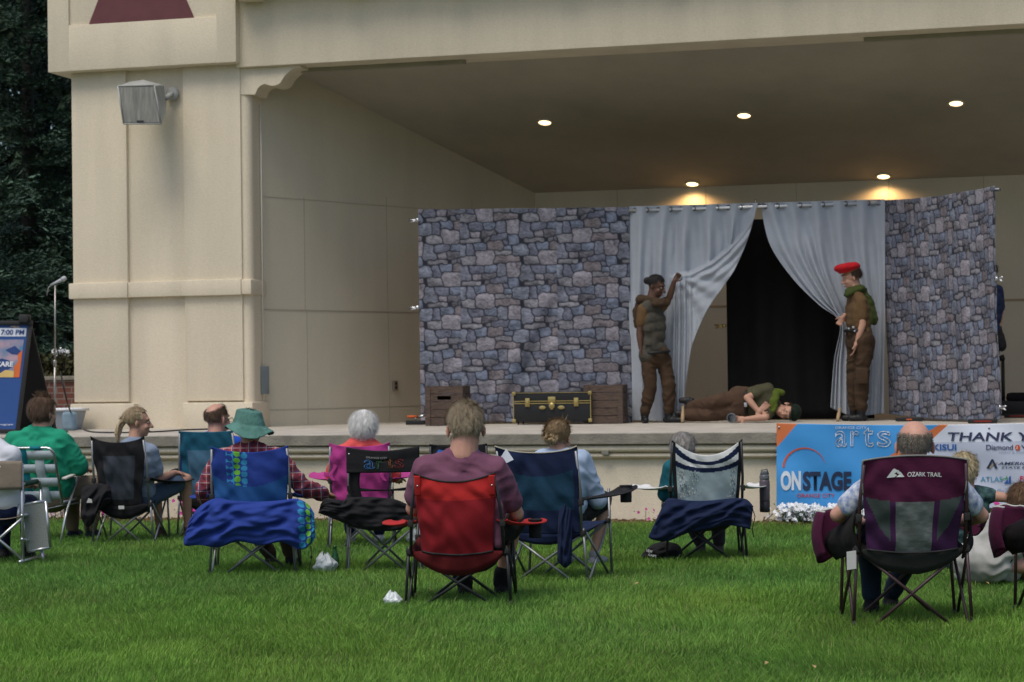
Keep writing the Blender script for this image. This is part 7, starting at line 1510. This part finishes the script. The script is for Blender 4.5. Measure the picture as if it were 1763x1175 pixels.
# ================================================================== grass
def grass():
    g = np.random.default_rng(21); P = []; 
    def zone(y0, y1, dens, s):
        hw = lambda y: y * .262 + .5
        area = (hw(y0) + hw(y1)) * (y1 - y0); n = int(area * dens); y = y0 + (y1 - y0) * g.random(n) ** .95; x = (g.random(n) * 2 - 1) * hw(y); P.append(np.stack([x, y, np.full(n, s)], 1))
    zone(8.9, 11.2, 8000, 1.0); zone(11.2, 13.5, 6500, 1.0); zone(13.5, 16.5, 4200, 1.1); zone(16.5, 22.5, 2500, 1.3)
    P = np.concatenate(P)
    # keep in front of the mulch bed
    vv = (P[:, 0] - FO.x) * FV.x + (P[:, 1] - FO.y) * FV.y; P = P[vv < V0 - .28 + .06 * np.sin(P[:, 0] * 9)]
    n = len(P); a = g.random(n) * 6.283; clump = _vnoise(P[:, 0] * 2.2 + 40, P[:, 1] * 2.2, 31); cl2 = _vnoise(P[:, 0] * 9 + 80, P[:, 1] * 9, 32)
    h = (.018 + .026 * g.random(n) + .012 * clump + .010 * cl2) * np.where(g.random(n) < .04, 1.45, 1.); w = .0019 * P[:, 2] * g.uniform(.7, 1.3, n); lean = h * g.uniform(.1, .85, n); wd = .5 + 2 * _vnoise(P[:, 0] * 1.1 + 9, P[:, 1] * 1.1, 33) * 3.14; la = a * .65 + wd
    dx, dy = np.cos(la), np.sin(la); sx, sy = np.cos(a), np.sin(a); z0 = np.zeros(n)
    B0 = np.stack([P[:, 0] - sx * w, P[:, 1] - sy * w, z0], 1); B1 = np.stack([P[:, 0] + sx * w, P[:, 1] + sy * w, z0], 1)
    M0 = np.stack([P[:, 0] - sx * w * .8 + dx * lean * .3, P[:, 1] - sy * w * .8 + dy * lean * .3, h * .62], 1); M1 = np.stack([P[:, 0] + sx * w * .8 + dx * lean * .3, P[:, 1] + sy * w * .8 + dy * lean * .3, h * .62], 1); T = np.stack([P[:, 0] + dx * lean, P[:, 1] + dy * lean, h], 1)
    V = np.stack([B0, B1, M1, M0, T], 1).reshape(-1, 3).astype(np.float32); b = np.arange(n, dtype=np.int32) * 5
    loops = np.stack([b, b + 1, b + 2, b + 3, b + 3, b + 2, b + 4], 1).ravel(); starts = np.stack([np.arange(n) * 7, np.arange(n) * 7 + 4], 1).ravel().astype(np.int32)
    me = bpy.data.meshes.new('grass'); me.vertices.add(n * 5); me.vertices.foreach_set('co', V.ravel()); me.loops.add(n * 7); me.loops.foreach_set('vertex_index', loops); me.polygons.add(n * 2); me.polygons.foreach_set('loop_start', starts); me.update()
    t = g.uniform(.65, 1.35, n) * (.78 + .3 * clump + .2 * cl2); dry = (g.random(n) < .03 + .07 * np.clip(_vnoise(P[:, 0] * 3 + 7, P[:, 1] * 3, 36) - .4, 0, 1) * 2)[:, None]; big = _vnoise(P[:, 0] * .7 + 4, P[:, 1] * .7, 35)
    pt = _vnoise(P[:, 0] * 1.7 + 14, P[:, 1] * 1.3, 37) - .5; col = np.stack([(.135 + .045 * big + .03 * pt) * t, (.28 + .045 * big) * t, (.058 - .01 * big) * t], 1); col = np.where(dry, np.array([.24, .27, .10]) * t[:, None], col)
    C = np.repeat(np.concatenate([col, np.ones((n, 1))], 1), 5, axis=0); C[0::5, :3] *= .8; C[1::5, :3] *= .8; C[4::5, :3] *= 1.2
    ca = me.color_attributes.new('Col', 'FLOAT_COLOR', 'POINT'); ca.data.foreach_set('color', C.astype(np.float32).ravel())
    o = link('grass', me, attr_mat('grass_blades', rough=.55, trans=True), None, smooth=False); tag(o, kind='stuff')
grass()
# ================================================================== light, camera
W = bpy.data.worlds.new('World'); SC.world = W; W.use_nodes = True; nt = W.node_tree; bg = nt.nodes['Background']; sky = nt.nodes.new('ShaderNodeTexSky'); sky.sky_type = 'NISHITA'; sky.sun_disc = False
SUN_EL, SUN_AZ = 62., -150.      # azimuth from +Y clockwise of where the light comes from
sky.sun_elevation = R(SUN_EL); sky.sun_rotation = R(SUN_AZ); sky.air_density = 1.0; sky.dust_density = 3.0; sky.ozone_density = 1.
nt.links.new(sky.outputs[0], bg.inputs[0]); bg.inputs[1].default_value = .115
sl = bpy.data.lights.new('sun', 'SUN'); sl.energy = 1.45; sl.angle = R(28); sl.color = (1, .94, .84); so = bpy.data.objects.new('sun', sl); COL.objects.link(so)
dv = Vector((math.sin(R(SUN_AZ)) * math.cos(R(SUN_EL)), math.cos(R(SUN_AZ)) * math.cos(R(SUN_EL)), math.sin(R(SUN_EL)))); so.rotation_euler = dv.to_track_quat('Z', 'Y').to_euler(); so.location = (0, 0, 20)
cd = bpy.data.cameras.new('camera'); cam = bpy.data.objects.new('camera', cd); COL.objects.link(cam); cam.location = CAM
cam.matrix_world = Matrix(((RGT.x, UPV.x, -FWD.x, CAM.x), (RGT.y, UPV.y, -FWD.y, CAM.y), (RGT.z, UPV.z, -FWD.z, CAM.z), (0, 0, 0, 1)))
cd.sensor_width = 36; cd.lens = FPX / 1763 * 36; cd.clip_end = 2000; cd.dof.use_dof = True; cd.dof.focus_distance = 12.6; cd.dof.aperture_fstop = 5.6
SC.camera = cam
vs = SC.view_settings; vs.view_transform = 'Standard'; vs.look = 'None'; vs.exposure = .30; vs.gamma = 1; vs.use_curve_mapping = False
SC.cycles.use_denoising = True; SC.cycles.max_bounces = 8; SC.cycles.diffuse_bounces = 4
for o in bpy.data.objects:
    if '_o' in o: del o['_o']
